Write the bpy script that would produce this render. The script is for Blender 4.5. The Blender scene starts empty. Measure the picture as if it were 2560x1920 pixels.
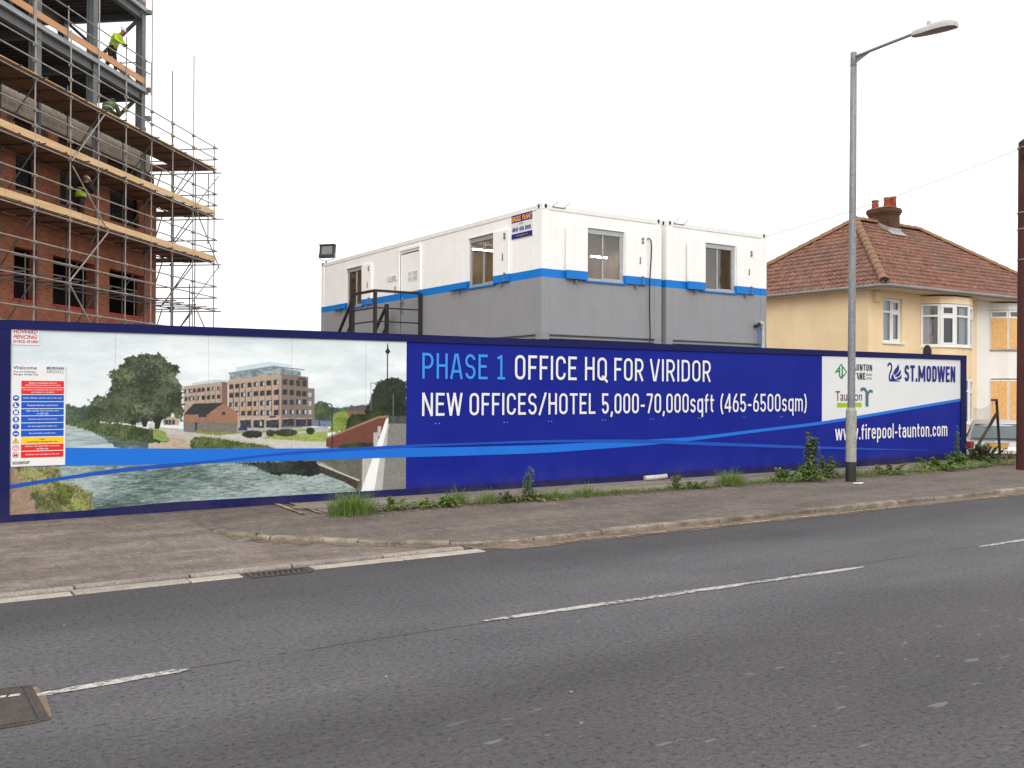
import bpy, math, random
import numpy as np
from mathutils import Vector, Matrix, Euler
R = math.radians
sc = bpy.context.scene
COL = sc.collection
random.seed(7)

# ------------------------------------------------------------------ helpers
def S(r, g, b):
    f = lambda c: (c/255/12.92) if c/255 <= .04045 else ((c/255+.055)/1.055)**2.4
    return (f(r), f(g), f(b), 1.0)

def nodes_of(name):
    m = bpy.data.materials.new(name); m.use_nodes = True
    nt = m.node_tree; b = nt.nodes['Principled BSDF']
    return m, nt, b

class NT:
    """tiny helper to wire nodes"""
    def __init__(s, nt): s.nt = nt
    def n(s, t, **kw):
        x = s.nt.nodes.new(t)
        for k, v in kw.items():
            if k.startswith('i_'):
                x.inputs[int(k[2:]) if k[2:].isdigit() else k[2:].replace('_', ' ')].default_value = v
            else: setattr(x, k, v)
        return x
    def l(s, a, b): s.nt.links.new(a, b)
    def coord(s, scale=(1, 1, 1), kind='Object'):
        tc = s.n('ShaderNodeTexCoord'); mp = s.n('ShaderNodeMapping')
        mp.inputs['Scale'].default_value = scale
        s.l(tc.outputs[kind], mp.inputs['Vector']); return mp.outputs['Vector']
    def noise(s, vec, scale, detail=4, rough=.6):
        x = s.n('ShaderNodeTexNoise'); x.inputs['Scale'].default_value = scale
        x.inputs['Detail'].default_value = detail; x.inputs['Roughness'].default_value = rough
        s.l(vec, x.inputs['Vector']); return x.outputs['Fac']
    def ramp(s, fac, stops, interp='LINEAR'):
        x = s.n('ShaderNodeValToRGB'); x.color_ramp.interpolation = interp
        e = x.color_ramp.elements
        while len(e) < len(stops): e.new(.5)
        for el, (p, c) in zip(e, stops):
            el.position = p; el.color = c if len(c) == 4 else (*c, 1)
        s.l(fac, x.inputs['Fac']); return x.outputs['Color']
    def mix(s, fac, a, b, mode='MIX'):
        x = s.n('ShaderNodeMix', data_type='RGBA', blend_type=mode)
        for k, v in (('Factor', fac), ('A', a), ('B', b)):
            sock = [i for i in x.inputs if i.name == k and (i.type == ('VALUE' if k == 'Factor' else 'RGBA'))][0]
            if hasattr(v, 'node'): s.l(v, sock)
            else: sock.default_value = v
        return [o for o in x.outputs if o.type == 'RGBA'][0]
    def math(s, op, a, b=0.0, c=0.0):
        x = s.n('ShaderNodeMath', operation=op)
        for i, v in enumerate((a, b, c)):
            if hasattr(v, 'node'): s.l(v, x.inputs[i])
            else: x.inputs[i].default_value = v
        return x.outputs[0]
    def sep(s, vec):
        x = s.n('ShaderNodeSeparateXYZ'); s.l(vec, x.inputs[0]); return x.outputs
    def comb(s, x, y, z):
        c = s.n('ShaderNodeCombineXYZ')
        for i, v in enumerate((x, y, z)):
            if hasattr(v, 'node'): s.l(v, c.inputs[i])
            else: c.inputs[i].default_value = v
        return c.outputs[0]
    def bump(s, h, strength, dist, bsdf):
        x = s.n('ShaderNodeBump'); x.inputs['Strength'].default_value = strength
        x.inputs['Distance'].default_value = dist
        s.l(h, x.inputs['Height']); s.l(x.outputs[0], bsdf.inputs['Normal'])

_g = (0, 0, 0, 1)
def M(name, c, c2=None, scale=3, detail=5, rough=.75, metal=0, bump=0, bscale=60, stretch=(1, 1, 1),
      grain=.12, gscale=90, lo=.35, hi=.68, spec=.35):
    """procedural surface: two tones over noise, fine grain, optional bump"""
    m, nt, b = nodes_of(name); t = NT(nt)
    v = t.coord(stretch)
    if c2 is None: c2 = tuple(x*.82 for x in c[:3]) + (1,)
    col = t.ramp(t.noise(v, scale, detail), ((lo, c), (hi, c2)))
    if grain:
        g = t.noise(v, gscale, 2)
        col = t.mix(grain, col, t.ramp(g, ((.3, (0, 0, 0)), (.7, (1, 1, 1)))), 'OVERLAY')
    t.l(col, b.inputs['Base Color'])
    b.inputs['Roughness'].default_value = rough; b.inputs['Metallic'].default_value = metal
    b.inputs['Specular IOR Level'].default_value = spec
    if bump: t.bump(t.noise(v, bscale, 5), bump, .01, b)
    return m

def norm(v):
    v = Vector(v); return v/v.length if v.length else v

FR = {}          # frame of each object: (matrix that takes its local space to the world)
class MB:
    def __init__(s): s.v = []; s.f = []
    def add(s, vs, fs):
        o = len(s.v); s.v += [tuple(p) for p in vs]; s.f += [tuple(i+o for i in q) for q in fs]
    def quad(s, a, b, c, d): s.add((a, b, c, d), ((0, 1, 2, 3),))
    def box(s, x0, x1, y0, y1, z0, z1):
        s.add([(x, y, z) for z in (z0, z1) for y in (y0, y1) for x in (x0, x1)],
              ((0, 2, 3, 1), (4, 5, 7, 6), (0, 1, 5, 4), (2, 6, 7, 3), (0, 4, 6, 2), (1, 3, 7, 5)))
        return s
    def obox(s, p, q, w, h, up=(0, 0, 1)):
        """bar from p to q, w wide, h tall"""
        p = Vector(p); q = Vector(q); d = norm(q-p); up = Vector(up)
        sd = d.cross(up)
        if sd.length < 1e-4: sd = d.cross(Vector((1, 0, 0)))
        sd.normalize(); u = sd.cross(d)
        vs = [b + sd*x*w/2 + u*y*h/2 for b in (p, q) for x, y in ((-1, -1), (1, -1), (1, 1), (-1, 1))]
        s.add(vs, ((0, 1, 2, 3), (7, 6, 5, 4), (0, 4, 5, 1), (1, 5, 6, 2), (2, 6, 7, 3), (3, 7, 4, 0))); return s
    def cyl(s, p, q, r0, r1=None, n=10, caps=True):
        r1 = r0 if r1 is None else r1
        p = Vector(p); q = Vector(q); d = norm(q-p)
        a = d.orthogonal().normalized(); b = d.cross(a)
        vs = [c + (a*math.cos(t)+b*math.sin(t))*r for c, r in ((p, r0), (q, r1)) for t in [2*math.pi*i/n for i in range(n)]]
        fs = [(i, (i+1) % n, n+(i+1) % n, n+i) for i in range(n)]
        if caps: fs += [tuple(range(n-1, -1, -1)), tuple(range(n, 2*n))]
        s.add(vs, fs); return s
    def tube(s, pts, r, n=8):
        pts = [Vector(p) for p in pts]; rings = []; a = None
        for i, p in enumerate(pts):
            d = norm(pts[min(i+1, len(pts)-1)] - pts[max(i-1, 0)])
            if a is None: a = d.orthogonal().normalized()
            a = (a - d*a.dot(d)).normalized(); b = d.cross(a)
            rr = r[i] if isinstance(r, (list, tuple)) else r
            rings.append([p + (a*math.cos(2*math.pi*k/n)+b*math.sin(2*math.pi*k/n))*rr for k in range(n)])
        s.loft(rings, True); return s
    def loft(s, rings, caps=True, closed=True):
        n = len(rings[0]); vs = [p for r_ in rings for p in r_]; fs = []
        for i in range(len(rings)-1):
            for k in range(n if closed else n-1):
                k2 = (k+1) % n
                fs.append((i*n+k, i*n+k2, (i+1)*n+k2, (i+1)*n+k))
        if caps: fs += [tuple(range(n-1, -1, -1)), tuple(range((len(rings)-1)*n, len(rings)*n))]
        s.add(vs, fs); return s
    def lathe(s, c, prof, n=16):
        c = Vector(c)
        s.loft([[c + Vector((r*math.cos(2*math.pi*k/n), r*math.sin(2*math.pi*k/n), z)) for k in range(n)] for r, z in prof]); return s
    def prism(s, poly, ext):
        e = Vector(ext); a = [Vector(p) for p in poly]
        s.loft([a, [p+e for p in a]]); return s
    def wall(s, O, U, V, N, W, H, holes, t):
        """flat wall with rectangular openings: front, back, reveals and rim"""
        O, U, V, N = Vector(O), Vector(U), Vector(V), Vector(N)
        us = sorted({0, W, *[h[0] for h in holes], *[h[2] for h in holes]})
        vs = sorted({0, H, *[h[1] for h in holes], *[h[3] for h in holes]})
        P = lambda u, v, d: O + U*u + V*v - N*d
        for i in range(len(us)-1):
            for j in range(len(vs)-1):
                u0, u1, v0, v1 = us[i], us[i+1], vs[j], vs[j+1]
                cu, cv = (u0+u1)/2, (v0+v1)/2
                if any(h[0] < cu < h[2] and h[1] < cv < h[3] for h in holes): continue
                s.quad(P(u0, v0, 0), P(u1, v0, 0), P(u1, v1, 0), P(u0, v1, 0))
                s.quad(P(u0, v1, t), P(u1, v1, t), P(u1, v0, t), P(u0, v0, t))
        for (a, b, c, d) in list(holes)+[(0, 0, W, H)]:
            q = [(a, b), (c, b), (c, d), (a, d)]
            for k in range(4):
                (u0, v0), (u1, v1) = q[k], q[(k+1) % 4]
                s.quad(P(u0, v0, 0), P(u0, v0, t), P(u1, v1, t), P(u1, v1, 0))
        return s
    def build(s, name, mat, parent=None, world=True, smooth=False, bevel=0, label=None, kind=None, fix=True):
        me = bpy.data.meshes.new(name)
        vs = s.v
        if parent is not None and world:
            inv = FR[parent.name].inverted(); vs = [inv @ Vector(p) for p in vs]
        me.from_pydata([tuple(p) for p in vs], [], s.f)
        if fix:
            import bmesh
            bm = bmesh.new(); bm.from_mesh(me); bmesh.ops.recalc_face_normals(bm, faces=bm.faces[:]); bm.to_mesh(me); bm.free()
        if smooth:
            me.polygons.foreach_set('use_smooth', [True]*len(me.polygons))
        me.materials.append(mat); me.update()
        o = bpy.data.objects.new(name, me); COL.objects.link(o)
        if smooth and smooth != 'all':
            try: me.set_sharp_from_angle(angle=R(40))
            except Exception: pass
        if parent is not None:
            o.parent = parent; FR[o.name] = FR[parent.name]
        else: FR[o.name] = Matrix.Identity(4)
        if bevel:
            b = o.modifiers.new('bevel', 'BEVEL'); b.width = bevel; b.segments = 2; b.limit_method = 'ANGLE'
        if label: o['label'] = label
        if kind: o['kind'] = kind
        return o

def thing(name, label, cat, loc=(0, 0, 0), rz=0, group=None):
    o = bpy.data.objects.new(name, None); COL.objects.link(o)
    o.empty_display_size = .2
    o.location = loc; o.rotation_euler = (0, 0, rz)
    FR[o.name] = Matrix.Translation(Vector(loc)) @ Matrix.Rotation(rz, 4, 'Z')
    o['label'] = label; o['category'] = cat
    if group: o['group'] = group
    return o
def tag(o, label, cat, group=None):
    o['label'] = label; o['category'] = cat
    if group: o['group'] = group
    return o
def rebase(o, loc):
    """put a single-mesh thing's origin at its base"""
    loc = Vector(loc); o.data.transform(Matrix.Translation(-loc)); o.location = loc; FR[o.name] = Matrix.Translation(loc); return o
def structure(o): o['kind'] = 'structure'; return o
def dup(root, loc, rz=0, label=None):
    def cp(o, par):
        c = o.copy(); COL.objects.link(c); c.parent = par
        for ch in list(o.children): cp(ch, c)
        return c
    r = cp(root, None); r.location = loc; r.rotation_euler = (0, 0, rz)
    if label: r['label'] = label
    return r

# --- writing: builtin font -> mesh, fitted into a rectangle on a surface
def text(s, name, mat, parent, O, U, V, w, h, depth=.0015, shear=0, bold=0, keep=False):
    cu = bpy.data.curves.new('t', 'FONT'); cu.body = s; cu.extrude = .02; cu.shear = shear; cu.offset = bold
    cu.resolution_u = 4
    o = bpy.data.objects.new('t', cu); COL.objects.link(o)
    dg = bpy.context.evaluated_depsgraph_get()
    me = bpy.data.meshes.new_from_object(o.evaluated_get(dg))
    bpy.data.objects.remove(o); bpy.data.curves.remove(cu)
    vs = [v.co.copy() for v in me.vertices]
    x0, x1 = min(v.x for v in vs), max(v.x for v in vs); y0, y1 = min(v.y for v in vs), max(v.y for v in vs)
    O, U, V = Vector(O), Vector(U), Vector(V); N = U.cross(V)
    sx, sy = w/(x1-x0), h/(y1-y0)
    mb = MB(); mb.v = [tuple(O + U*((v.x-x0)*sx) + V*((v.y-y0)*sy) + N*(depth*(1 if v.z > 0 else 0))) for v in vs]
    mb.f = [tuple(p.vertices) for p in me.polygons]
    bpy.data.meshes.remove(me)
    if isinstance(parent, MB): parent.add(mb.v, mb.f); return parent
    return mb.build(name, mat, parent, fix=False)

# --- condensed sign-writer's alphabet made of strokes of even width
def arc(cx, cy, rx, ry, a0, a1, n=12):
    return [(cx+rx*math.cos(R(a0+(a1-a0)*i/n)), cy+ry*math.sin(R(a0+(a1-a0)*i/n))) for i in range(n+1)]
def glyph(ch, t):
    h = t/2; T = 1-h; B = h; X = .74; XT = X-h; D = -.24
    def std(w): return h, w-h, w/2
    def bowl(w, y0, y1):
        L, Rr, c = std(w); rx = (Rr-L)/2; ry = min(rx*1.15, (y1-y0)/2)
        return arc(c, y1-ry, rx, ry, 0, 180)+arc(c, y0+ry, rx, ry, 180, 360)+[(Rr, y1-ry)]
    def ess(w, y0, y1):
        L, Rr, c = std(w); m = (y0+y1)/2+.01; rx = (Rr-L)/2
        return arc(c, (y1+m)/2, rx, (y1-m)/2, 12, 270, 16)+arc(c, (m+y0)/2, rx, (m-y0)/2, 90, -168, 16)[1:]
    w = .44; L, Rr, c = std(w)
    if ch == 'I': return .12, [[(.06, 0), (.06, 1)]]
    if ch == 'O' or ch == '0': w = .44 if ch == 'O' else .42; return w, [bowl(w, B, T)]
    if ch == 'Q': return w, [bowl(w, B, T), [(c, .2), (w+.02, -.07)]]
    if ch == 'C': return .43, [arc(c, T-.21, (Rr-L)/2, .21, -8, 180)+arc(c, B+.21, (Rr-L)/2, .21, 180, 368)]
    if ch == 'D': return w, [[(L, B), (L, T), (c, T)]+arc(c, T-.2, Rr-c, .2, 90, 0)+arc(c, B+.2, Rr-c, .2, 0, -90)+[(L-h*0, B)]]
    if ch == 'P' or ch == 'R':
        m = .44; r = (T-m)/2
        g = [[(L, 0), (L, 1)], [(L, T), (c, T)]+arc(c, T-r, Rr-c, r, 90, -90)+[(L, m)]]
        if ch == 'R': g.append([(c, m), (Rr+.01, 0)])
        return w, g
    if ch == 'H': return w, [[(L, 0), (L, 1)], [(Rr, 0), (Rr, 1)], [(L, .52), (Rr, .52)]]
    if ch == 'A': return .47, [[(.03, 0), (.235-.03, 1)], [(.44, 0), (.235+.03, 1)], [(.1, .3), (.37, .3)], [(.17, T), (.30, T)]]
    if ch == 'S': return .43, [ess(.43, B, T)]
    if ch == 'E': return .38, [[(L, 0), (L, 1)], [(L, T), (.38, T)], [(L, .52), (.34, .52)], [(L, B), (.38, B)]]
    if ch == 'F': return .37, [[(L, 0), (L, 1)], [(L, T), (.37, T)], [(L, .5), (.33, .5)]]
    if ch == 'L': return .36, [[(L, 0), (L, 1)], [(L, B), (.36, B)]]
    if ch == 'T': return .40, [[(.2, 0), (.2, 1)], [(0, T), (.40, T)]]
    if ch == 'V': return .46, [[(.03, 1), (.205, 0)], [(.43, 1), (.255, 0)], [(.17, B), (.29, B)]]
    if ch == 'N': return .47, [[(L, 0), (L, 1)], [(.47-h, 0), (.47-h, 1)], [(L, 1), (.47-h, 0)]]
    if ch == 'M': return .66, [[(h, 0), (h, 1)], [(.66-h, 0), (.66-h, 1)], [(h, 1-h*.6), (.33, .22)], [(.66-h, 1-h*.6), (.33, .22)]]
    if ch == 'W': return .66, [[(.03, 1), (.17, 0)], [(.17, 0), (.33, 1)], [(.33, 1), (.49, 0)], [(.49, 0), (.63, 1)]]
    if ch == 'U': return w, [[(L, 1), (L, B+.2)]+arc(c, B+.2, (Rr-L)/2, .2, 180, 360)+[(Rr, 1)]]
    if ch == 'B': return w, [bowl(w, B, T), [(L, 0), (L, 1)], [(L, .52), (Rr, .52)]]
    if ch == 'G': return w, [arc(c, T-.21, (Rr-L)/2, .21, -8, 180)+arc(c, B+.21, (Rr-L)/2, .21, 180, 360)+[(Rr, .48), (c, .48)]]
    if ch == '1': return .30, [[(.15, 0), (.15, 1)], [(.0, .86), (.15, .94)], [(0, B), (.30, B)]]
    if ch == '5': return .40, [[(.36, T), (L, T), (L-.0, .52)], arc(.2-h*.2, .3, .2-h*.8, .3-h, 150, -165, 18)]
    if ch == '6': return .41, [bowl(.41, B, .58), [(L, .3), (L, .45)]+[(.12, .72), (.27, 1)]]
    if ch == '7': return .38, [[(0, T), (.36, T)], [(.345, T), (.11, 0)]]
    if ch == '4': return .43, [[(.32, 0), (.32, 1)], [(.32, 1), (.02, .26)], [(0, .25), (.43, .25)]]
    if ch == '-': return .28, [[(.02, .38), (.26, .38)]]
    if ch == ',': return .12, [[(.09, .1), (.03, -.16)]]
    if ch == '.': return .13, [[(.065, 0), (.065, t*1.15)]]
    if ch == '/': return .36, [[(.02, -.03), (.34, 1.03)]]
    if ch == '(': return .20, [arc(.3, .45, .24, .62, 118, 242)]
    if ch == ')': return .20, [arc(-.1, .45, .24, .62, 62, -62)]
    w = .40; L, Rr, c = std(w)
    if ch == 'o': return w, [bowl(w, B, XT)]
    if ch == 's': return .36, [ess(.36, B, XT)]
    if ch == 'q': return w, [bowl(w, B, XT), [(Rr, D), (Rr, X)]]
    if ch == 'p': return w, [bowl(w, B, XT), [(L, D), (L, X)]]
    if ch == 'f': return .27, [[(.1, 0), (.1, T-.15)]+arc(.24, T-.15, .14, .15, 180, 95), [(0, .66), (.26, .66)]]
    if ch == 't': return .27, [[(.1, .93), (.1, B+.13)]+arc(.23, B+.13, .13, .13, 180, 265), [(0, .66), (.26, .66)]]
    if ch == 'i': return .12, [[(.06, 0), (.06, X)], [(.06, .87), (.06, 1)]]
    if ch == 'l': return .12, [[(.06, 0), (.06, 1)]]
    if ch == 'r': return .26, [[(L, 0), (L, X)], [(L, X-.24)]+arc(L+.17, X-.2, .17, .2-h, 170, 80)]
    if ch == 'n': return w, [[(L, 0), (L, X)], arc(c, X-.2, (Rr-L)/2, .2-h, 180, 0)+[(Rr, 0)]]
    if ch == 'u': return w, [[(Rr, 0), (Rr, X)], [(L, X), (L, .2)]+arc(c, .2, (Rr-L)/2, .2-h, 180, 360)]
    if ch == 'm':
        a = .24
        return 2*a+t, [[(L, 0), (L, X)], arc(L+a/2, X-.17, a/2, .17-h, 180, 0)+[(L+a, 0)], arc(L+1.5*a, X-.17, a/2, .17-h, 180, 0)+[(L+2*a, 0)]]
    if ch == 'c': return .37, [arc(.185, XT-.17, .185-h, .17, -5, 180)+arc(.185, B+.17, .185-h, .17, 180, 365)]
    if ch == 'e': return w, [[(L, .39), (Rr, .39), (Rr, XT-.17)]+arc(c, XT-.17, (Rr-L)/2, .17, 0, 180)+arc(c, B+.17, (Rr-L)/2, .17, 180, 345)]
    if ch == 'a': return w, [[(Rr, 0), (Rr, XT-.16)]+arc(c, XT-.16, (Rr-L)/2, .16, 0, 160), bowl(w, B, .45)]
    if ch == 'w': return .60, [[(.03, X), (.16, 0)], [(.16, 0), (.30, X)], [(.30, X), (.44, 0)], [(.44, 0), (.57, X)]]
    return .2, []
def strokes(mb, word, x0, x1, zb, ht, t, O, U, V, gap=.10, off=0.0):
    """write word between x0 and x1 on the plane O,U,V with even stroke width t*ht"""
    O, U, V = Vector(O), Vector(U), Vector(V); N = U.cross(V)
    gl = [glyph(c, t) for c in word]
    tot = sum(g[0] for g in gl) + gap*(len(gl)-1)
    sx = (x1-x0)/tot; x = 0; tw = t*ht*.96; k = 0
    for w, pl in gl:
        for line in pl:
            p = [Vector((x0+(x+a)*sx, zb+b*ht)) for a, b in line]
            q = [p[0]]
            for a in p[1:]:
                if (a-q[-1]).length > 1e-4: q.append(a)
            ls, rs = [], []
            for i in range(len(q)):
                d0 = (q[i]-q[i-1]).normalized() if i else None
                d1 = (q[i+1]-q[i]).normalized() if i < len(q)-1 else None
                if len(q) > 3 and (q[0]-q[-1]).length < 1e-3:
                    if i == 0: d0 = (q[-1]-q[-2]).normalized()
                    if i == len(q)-1: d1 = (q[1]-q[0]).normalized()
                d0 = d0 or d1; d1 = d1 or d0
                m = Vector((-d0.y-d1.y, d0.x+d1.x))
                m = m.normalized() if m.length > 1e-3 else Vector((-d0.y, d0.x))
                cosv = max(.45, m.dot(Vector((-d0.y, d0.x))))
                ls.append(q[i]+m*tw/2/cosv); rs.append(q[i]-m*tw/2/cosv)
            dd = off + .0004*(k % 6); k += 1
            P = lambda a: O + U*a.x + V*a.y + N*dd
            n = len(q)
            mb.add([P(a) for a in ls]+[P(a) for a in rs], [(i, n+i, n+i+1, i+1) for i in range(n-1)])
        x += w+gap

# ------------------------------------------------------------------ materials
def road_mat():
    m, nt, b = nodes_of('asphalt'); t = NT(nt); v = t.coord()
    x, y, z = t.sep(v)[:3]
    # worn lanes run along the carriageway (X): tone depends on Y with wobble
    wob = t.math('MULTIPLY', t.math('SUBTRACT', t.noise(t.coord((.12, .5, 1)), 1.0, 3), .5), 1.3)
    yy = t.math('DIVIDE', t.math('ADD', y, wob), 9.0)
    lane = t.ramp(yy, ((.10, (.110, .106, .108)), (.36, (.092, .086, .087)), (.50, (.080, .0755, .076)), (.585, (.108, .105, .109)), (.68, (.116, .112, .115)),
                       (.78, (.108, .105, .108)), (.86, (.075, .073, .075)), (.955, (.072, .069, .069))))
    big = t.ramp(t.noise(t.coord((.5, 1.2, 1)), .9, 5), ((.3, (.80, .80, .81)), (.7, (1.15, 1.13, 1.12))))
    col = t.mix(1.0, t.mix(1.0, lane, (.975, 1.0, 1.035, 1), 'MULTIPLY'), big, 'MULTIPLY')
    sp = t.ramp(t.noise(t.coord((.8, 1, 1)), 30, 5, .82), ((.37, (.10, .10, .11)), (.45, (.92, .92, .93)), (.56, (1.05, 1.04, 1.03)), (.68, (1.7, 1.62, 1.55))))
    col = t.mix(.85, col, sp, 'MULTIPLY')
    vo = t.n('ShaderNodeTexVoronoi'); vo.inputs['Scale'].default_value = 95; t.l(v, vo.inputs['Vector'])
    stone = t.ramp(vo.outputs['Color'], ((.0, (.75, .75, .77)), (.5, (1, .98, .97)), (1, (1.35, 1.28, 1.22))))
    col = t.mix(.75, col, stone, 'MULTIPLY')
    hue = t.ramp(t.noise(v, 9, 4, .7), ((.3, (.93, .98, 1.0)), (.5, (1, 1, 1)), (.7, (1.10, 1.0, .95))))
    col = t.mix(1.0, col, hue, 'MULTIPLY')
    # short pale scuffs along the near lane
    scf = t.math('ADD', t.math('MULTIPLY', t.noise(t.coord((.8, 2.4, 1)), 5.2, 2, .4), .86), t.math('MULTIPLY', t.noise(v, 40, 3, .7), .16))
    scm = t.math('MULTIPLY', t.ramp(scf, ((.665, (0, 0, 0)), (.70, (1, 1, 1)))), t.ramp(yy, ((.43, (1, 1, 1)), (.50, (0, 0, 0)))))
    col = t.mix(t.math('MULTIPLY', scm, .55), col, (.22, .22, .23, 1))
    # ragged crack beside the centre line
    cy = t.math('ADD', y, t.math('MULTIPLY', t.math('SUBTRACT', t.noise(t.coord((1, 0, 0)), 2.3, 6, .7), .5), .10))
    ck = t.math('LESS_THAN', t.math('ABSOLUTE', t.math('SUBTRACT', cy, 6.02)), .010)
    ck = t.math('MULTIPLY', ck, t.math('GREATER_THAN', t.noise(t.coord((1, 0, 0)), 1.1, 3), .44))
    col = t.mix(t.math('MULTIPLY', ck, .75), col, (.02, .02, .02, 1))
    t.l(col, b.inputs['Base Color']); b.inputs['Roughness'].default_value = .82
    b.inputs['Specular IOR Level'].default_value = .3
    t.bump(t.noise(v, 75, 4, .7), .55, .012, b)
    return m
def pave_mat(name, c1, c2, c3, patch=True):
    m, nt, b = nodes_of(name); t = NT(nt); v = t.coord()
    col = t.ramp(t.noise(t.coord((.6, 1.5, 1)), 1.2, 6, .65), ((.32, c1), (.5, c2), (.68, c3)))
    if patch:   # reinstated trench patches, straight edged
        x, y, z = t.sep(v)[:3]
        br = t.n('ShaderNodeTexBrick'); br.inputs['Scale'].default_value = .35; br.inputs['Mortar Size'].default_value = .004
        br.inputs['Color1'].default_value = (.86, .86, .87, 1); br.inputs['Color2'].default_value = (1.06, 1.04, 1.02, 1); br.inputs['Mortar'].default_value = (.7, .68, .66, 1)
        t.l(v, br.inputs['Vector']); col = t.mix(.8, col, br.outputs['Color'], 'MULTIPLY')
    sp = t.ramp(t.noise(v, 34, 4, .8), ((.32, (.42, .41, .40)), (.44, (.92, .92, .92)), (.56, (1.05, 1.03, 1.0)), (.68, (1.75, 1.66, 1.55))))
    col = t.mix(.9, col, sp, 'MULTIPLY')
    md = t.ramp(t.noise(v, 7, 5, .75), ((.3, (.80, .81, .83)), (.5, (1, 1, 1)), (.7, (1.2, 1.15, 1.1))))
    col = t.mix(.9, col, md, 'MULTIPLY')
    bl = t.ramp(t.noise(t.coord((2.4, .8, 1)), 4.0, 5, .7), ((.32, (.80, .80, .81)), (.5, (1, 1, 1)), (.68, (1.18, 1.15, 1.12))))
    col = t.mix(.9, col, bl, 'MULTIPLY')
    fl = t.ramp(t.noise(t.coord((1.6, .7, 1)), 15, 2, .5), ((.66, (0, 0, 0)), (.73, (1, 1, 1))))
    col = t.mix(t.math('MULTIPLY', fl, .30), col, S(196, 180, 162))
    dk = t.ramp(t.noise(t.coord((1.5, .6, 1)), 11, 3, .6), ((.27, (1, 1, 1)), (.36, (0, 0, 0))))
    col = t.mix(t.math('MULTIPLY', dk, .35), col, (.04, .036, .034, 1))
    sand = t.ramp(t.noise(t.coord((1, 2.2, 1)), 3.2, 8, .75), ((.56, (0, 0, 0)), (.74, (1, 1, 1))))
    col = t.mix(t.math('MULTIPLY', sand, .36), col, S(165, 145, 122))
    t.l(col, b.inputs['Base Color']); b.inputs['Roughness'].default_value = .9; b.inputs['Specular IOR Level'].default_value = .25
    t.bump(t.noise(v, 60, 5, .7), .6, .012, b)
    return m
def brick_mat(name, a, b_, mort, bw=.225, rh=.075, ms=.011, dirt=.35):
    m, nt, bs = nodes_of(name); t = NT(nt); v = t.coord(); x, y, z = t.sep(v)[:3]
    vec = t.comb(t.math('ADD', x, y), z, 0.0)
    br = t.n('ShaderNodeTexBrick'); br.inputs['Scale'].default_value = 1; br.inputs['Brick Width'].default_value = bw
    br.inputs['Row Height'].default_value = rh; br.inputs['Mortar Size'].default_value = ms; br.inputs['Mortar Smooth'].default_value = .2
    br.inputs['Color1'].default_value = a; br.inputs['Color2'].default_value = b_; br.inputs['Mortar'].default_value = mort
    t.l(vec, br.inputs['Vector'])
    dn = t.ramp(t.noise(v, 1.1, 6, .65), ((.3, (.70, .68, .66)), (.7, (1.12, 1.1, 1.08))))
    col = t.mix(dirt*2 if dirt < .5 else 1, br.outputs['Color'], dn, 'MULTIPLY')
    col = t.mix(.5, col, t.ramp(t.noise(v, 30, 3), ((.3, (.75, .75, .75)), (.7, (1.15, 1.15, 1.15)))), 'MULTIPLY')
    t.l(col, bs.inputs['Base Color']); bs.inputs['Roughness'].default_value = .9; bs.inputs['Specular IOR Level'].default_value = .2
    t.bump(br.outputs['Fac'], -.4, .01, bs)
    return m
def cabin_mat():
    m, nt, b = nodes_of('cabin_paint'); t = NT(nt); v = t.coord(); x, y, z = t.sep(v)[:3]
    zz = t.math('DIVIDE', z, 3.0)
    col = t.ramp(zz, ((0, (.285, .287, .30)), (1.20/3, S(14, 120, 205)), (1.362/3, (.90, .89, .865))), 'CONSTANT')
    # shallow folds of the steel sheet
    u = t.math('ADD', x, y); fr = t.math('FRACT', t.math('DIVIDE', u, .388))
    ln = t.math('LESS_THAN', fr, .022)
    col = t.mix(t.math('MULTIPLY', ln, .12), col, (.12, .12, .12, 1))
    st = t.ramp(t.noise(t.coord((5, 5, .35)), 1.6, 6, .7), ((.30, (.90, .88, .85)), (.5, (1, 1, 1))))
    col = t.mix(.5, col, st, 'MULTIPLY')
    sm = t.ramp(t.noise(v, 2.2, 6, .7), ((.3, (.93, .92, .9)), (.6, (1.02, 1.02, 1.02))))
    col = t.mix(.7, col, sm, 'MULTIPLY')
    t.l(col, b.inputs['Base Color']); b.inputs['Roughness'].default_value = .5; b.inputs['Specular IOR Level'].default_value = .3
    hb = t.ramp(fr, ((0, (0, 0, 0)), (.03, (1, 1, 1)), (.5, (1, 1, 1)), (.53, (.3, .3, .3))))
    t.bump(t.noise(t.coord((1, 1, .3)), 3, 3), .25, .02, b)
    return m
def glass_mat(name, tint=(.85, .9, .9, 1), refl=.22, rough=.02):
    m, nt, b = nodes_of(name); t = NT(nt); nt.nodes.remove(b)
    tr = t.n('ShaderNodeBsdfTransparent'); tr.inputs[0].default_value = tint
    gl = t.n('ShaderNodeBsdfGlossy'); gl.inputs['Color'].default_value = (.9, .93, .95, 1); gl.inputs['Roughness'].default_value = rough
    # old panes are never quite flat
    bp = t.n('ShaderNodeBump'); bp.inputs['Strength'].default_value = .04; bp.inputs['Distance'].default_value = .02
    t.l(t.noise(t.coord(), 3, 2), bp.inputs['Height']); t.l(bp.outputs[0], gl.inputs['Normal'])
    fr = t.n('ShaderNodeFresnel'); fr.inputs['IOR'].default_value = 1.5
    fac = t.math('ADD', t.math('MULTIPLY', fr.outputs[0], .8), refl)
    mx = t.n('ShaderNodeMixShader'); t.l(fac, mx.inputs[0]); t.l(tr.outputs[0], mx.inputs[1]); t.l(gl.outputs[0], mx.inputs[2])
    out = [n for n in nt.nodes if n.type == 'OUTPUT_MATERIAL'][0]; t.l(mx.outputs[0], out.inputs['Surface'])
    return m
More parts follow.
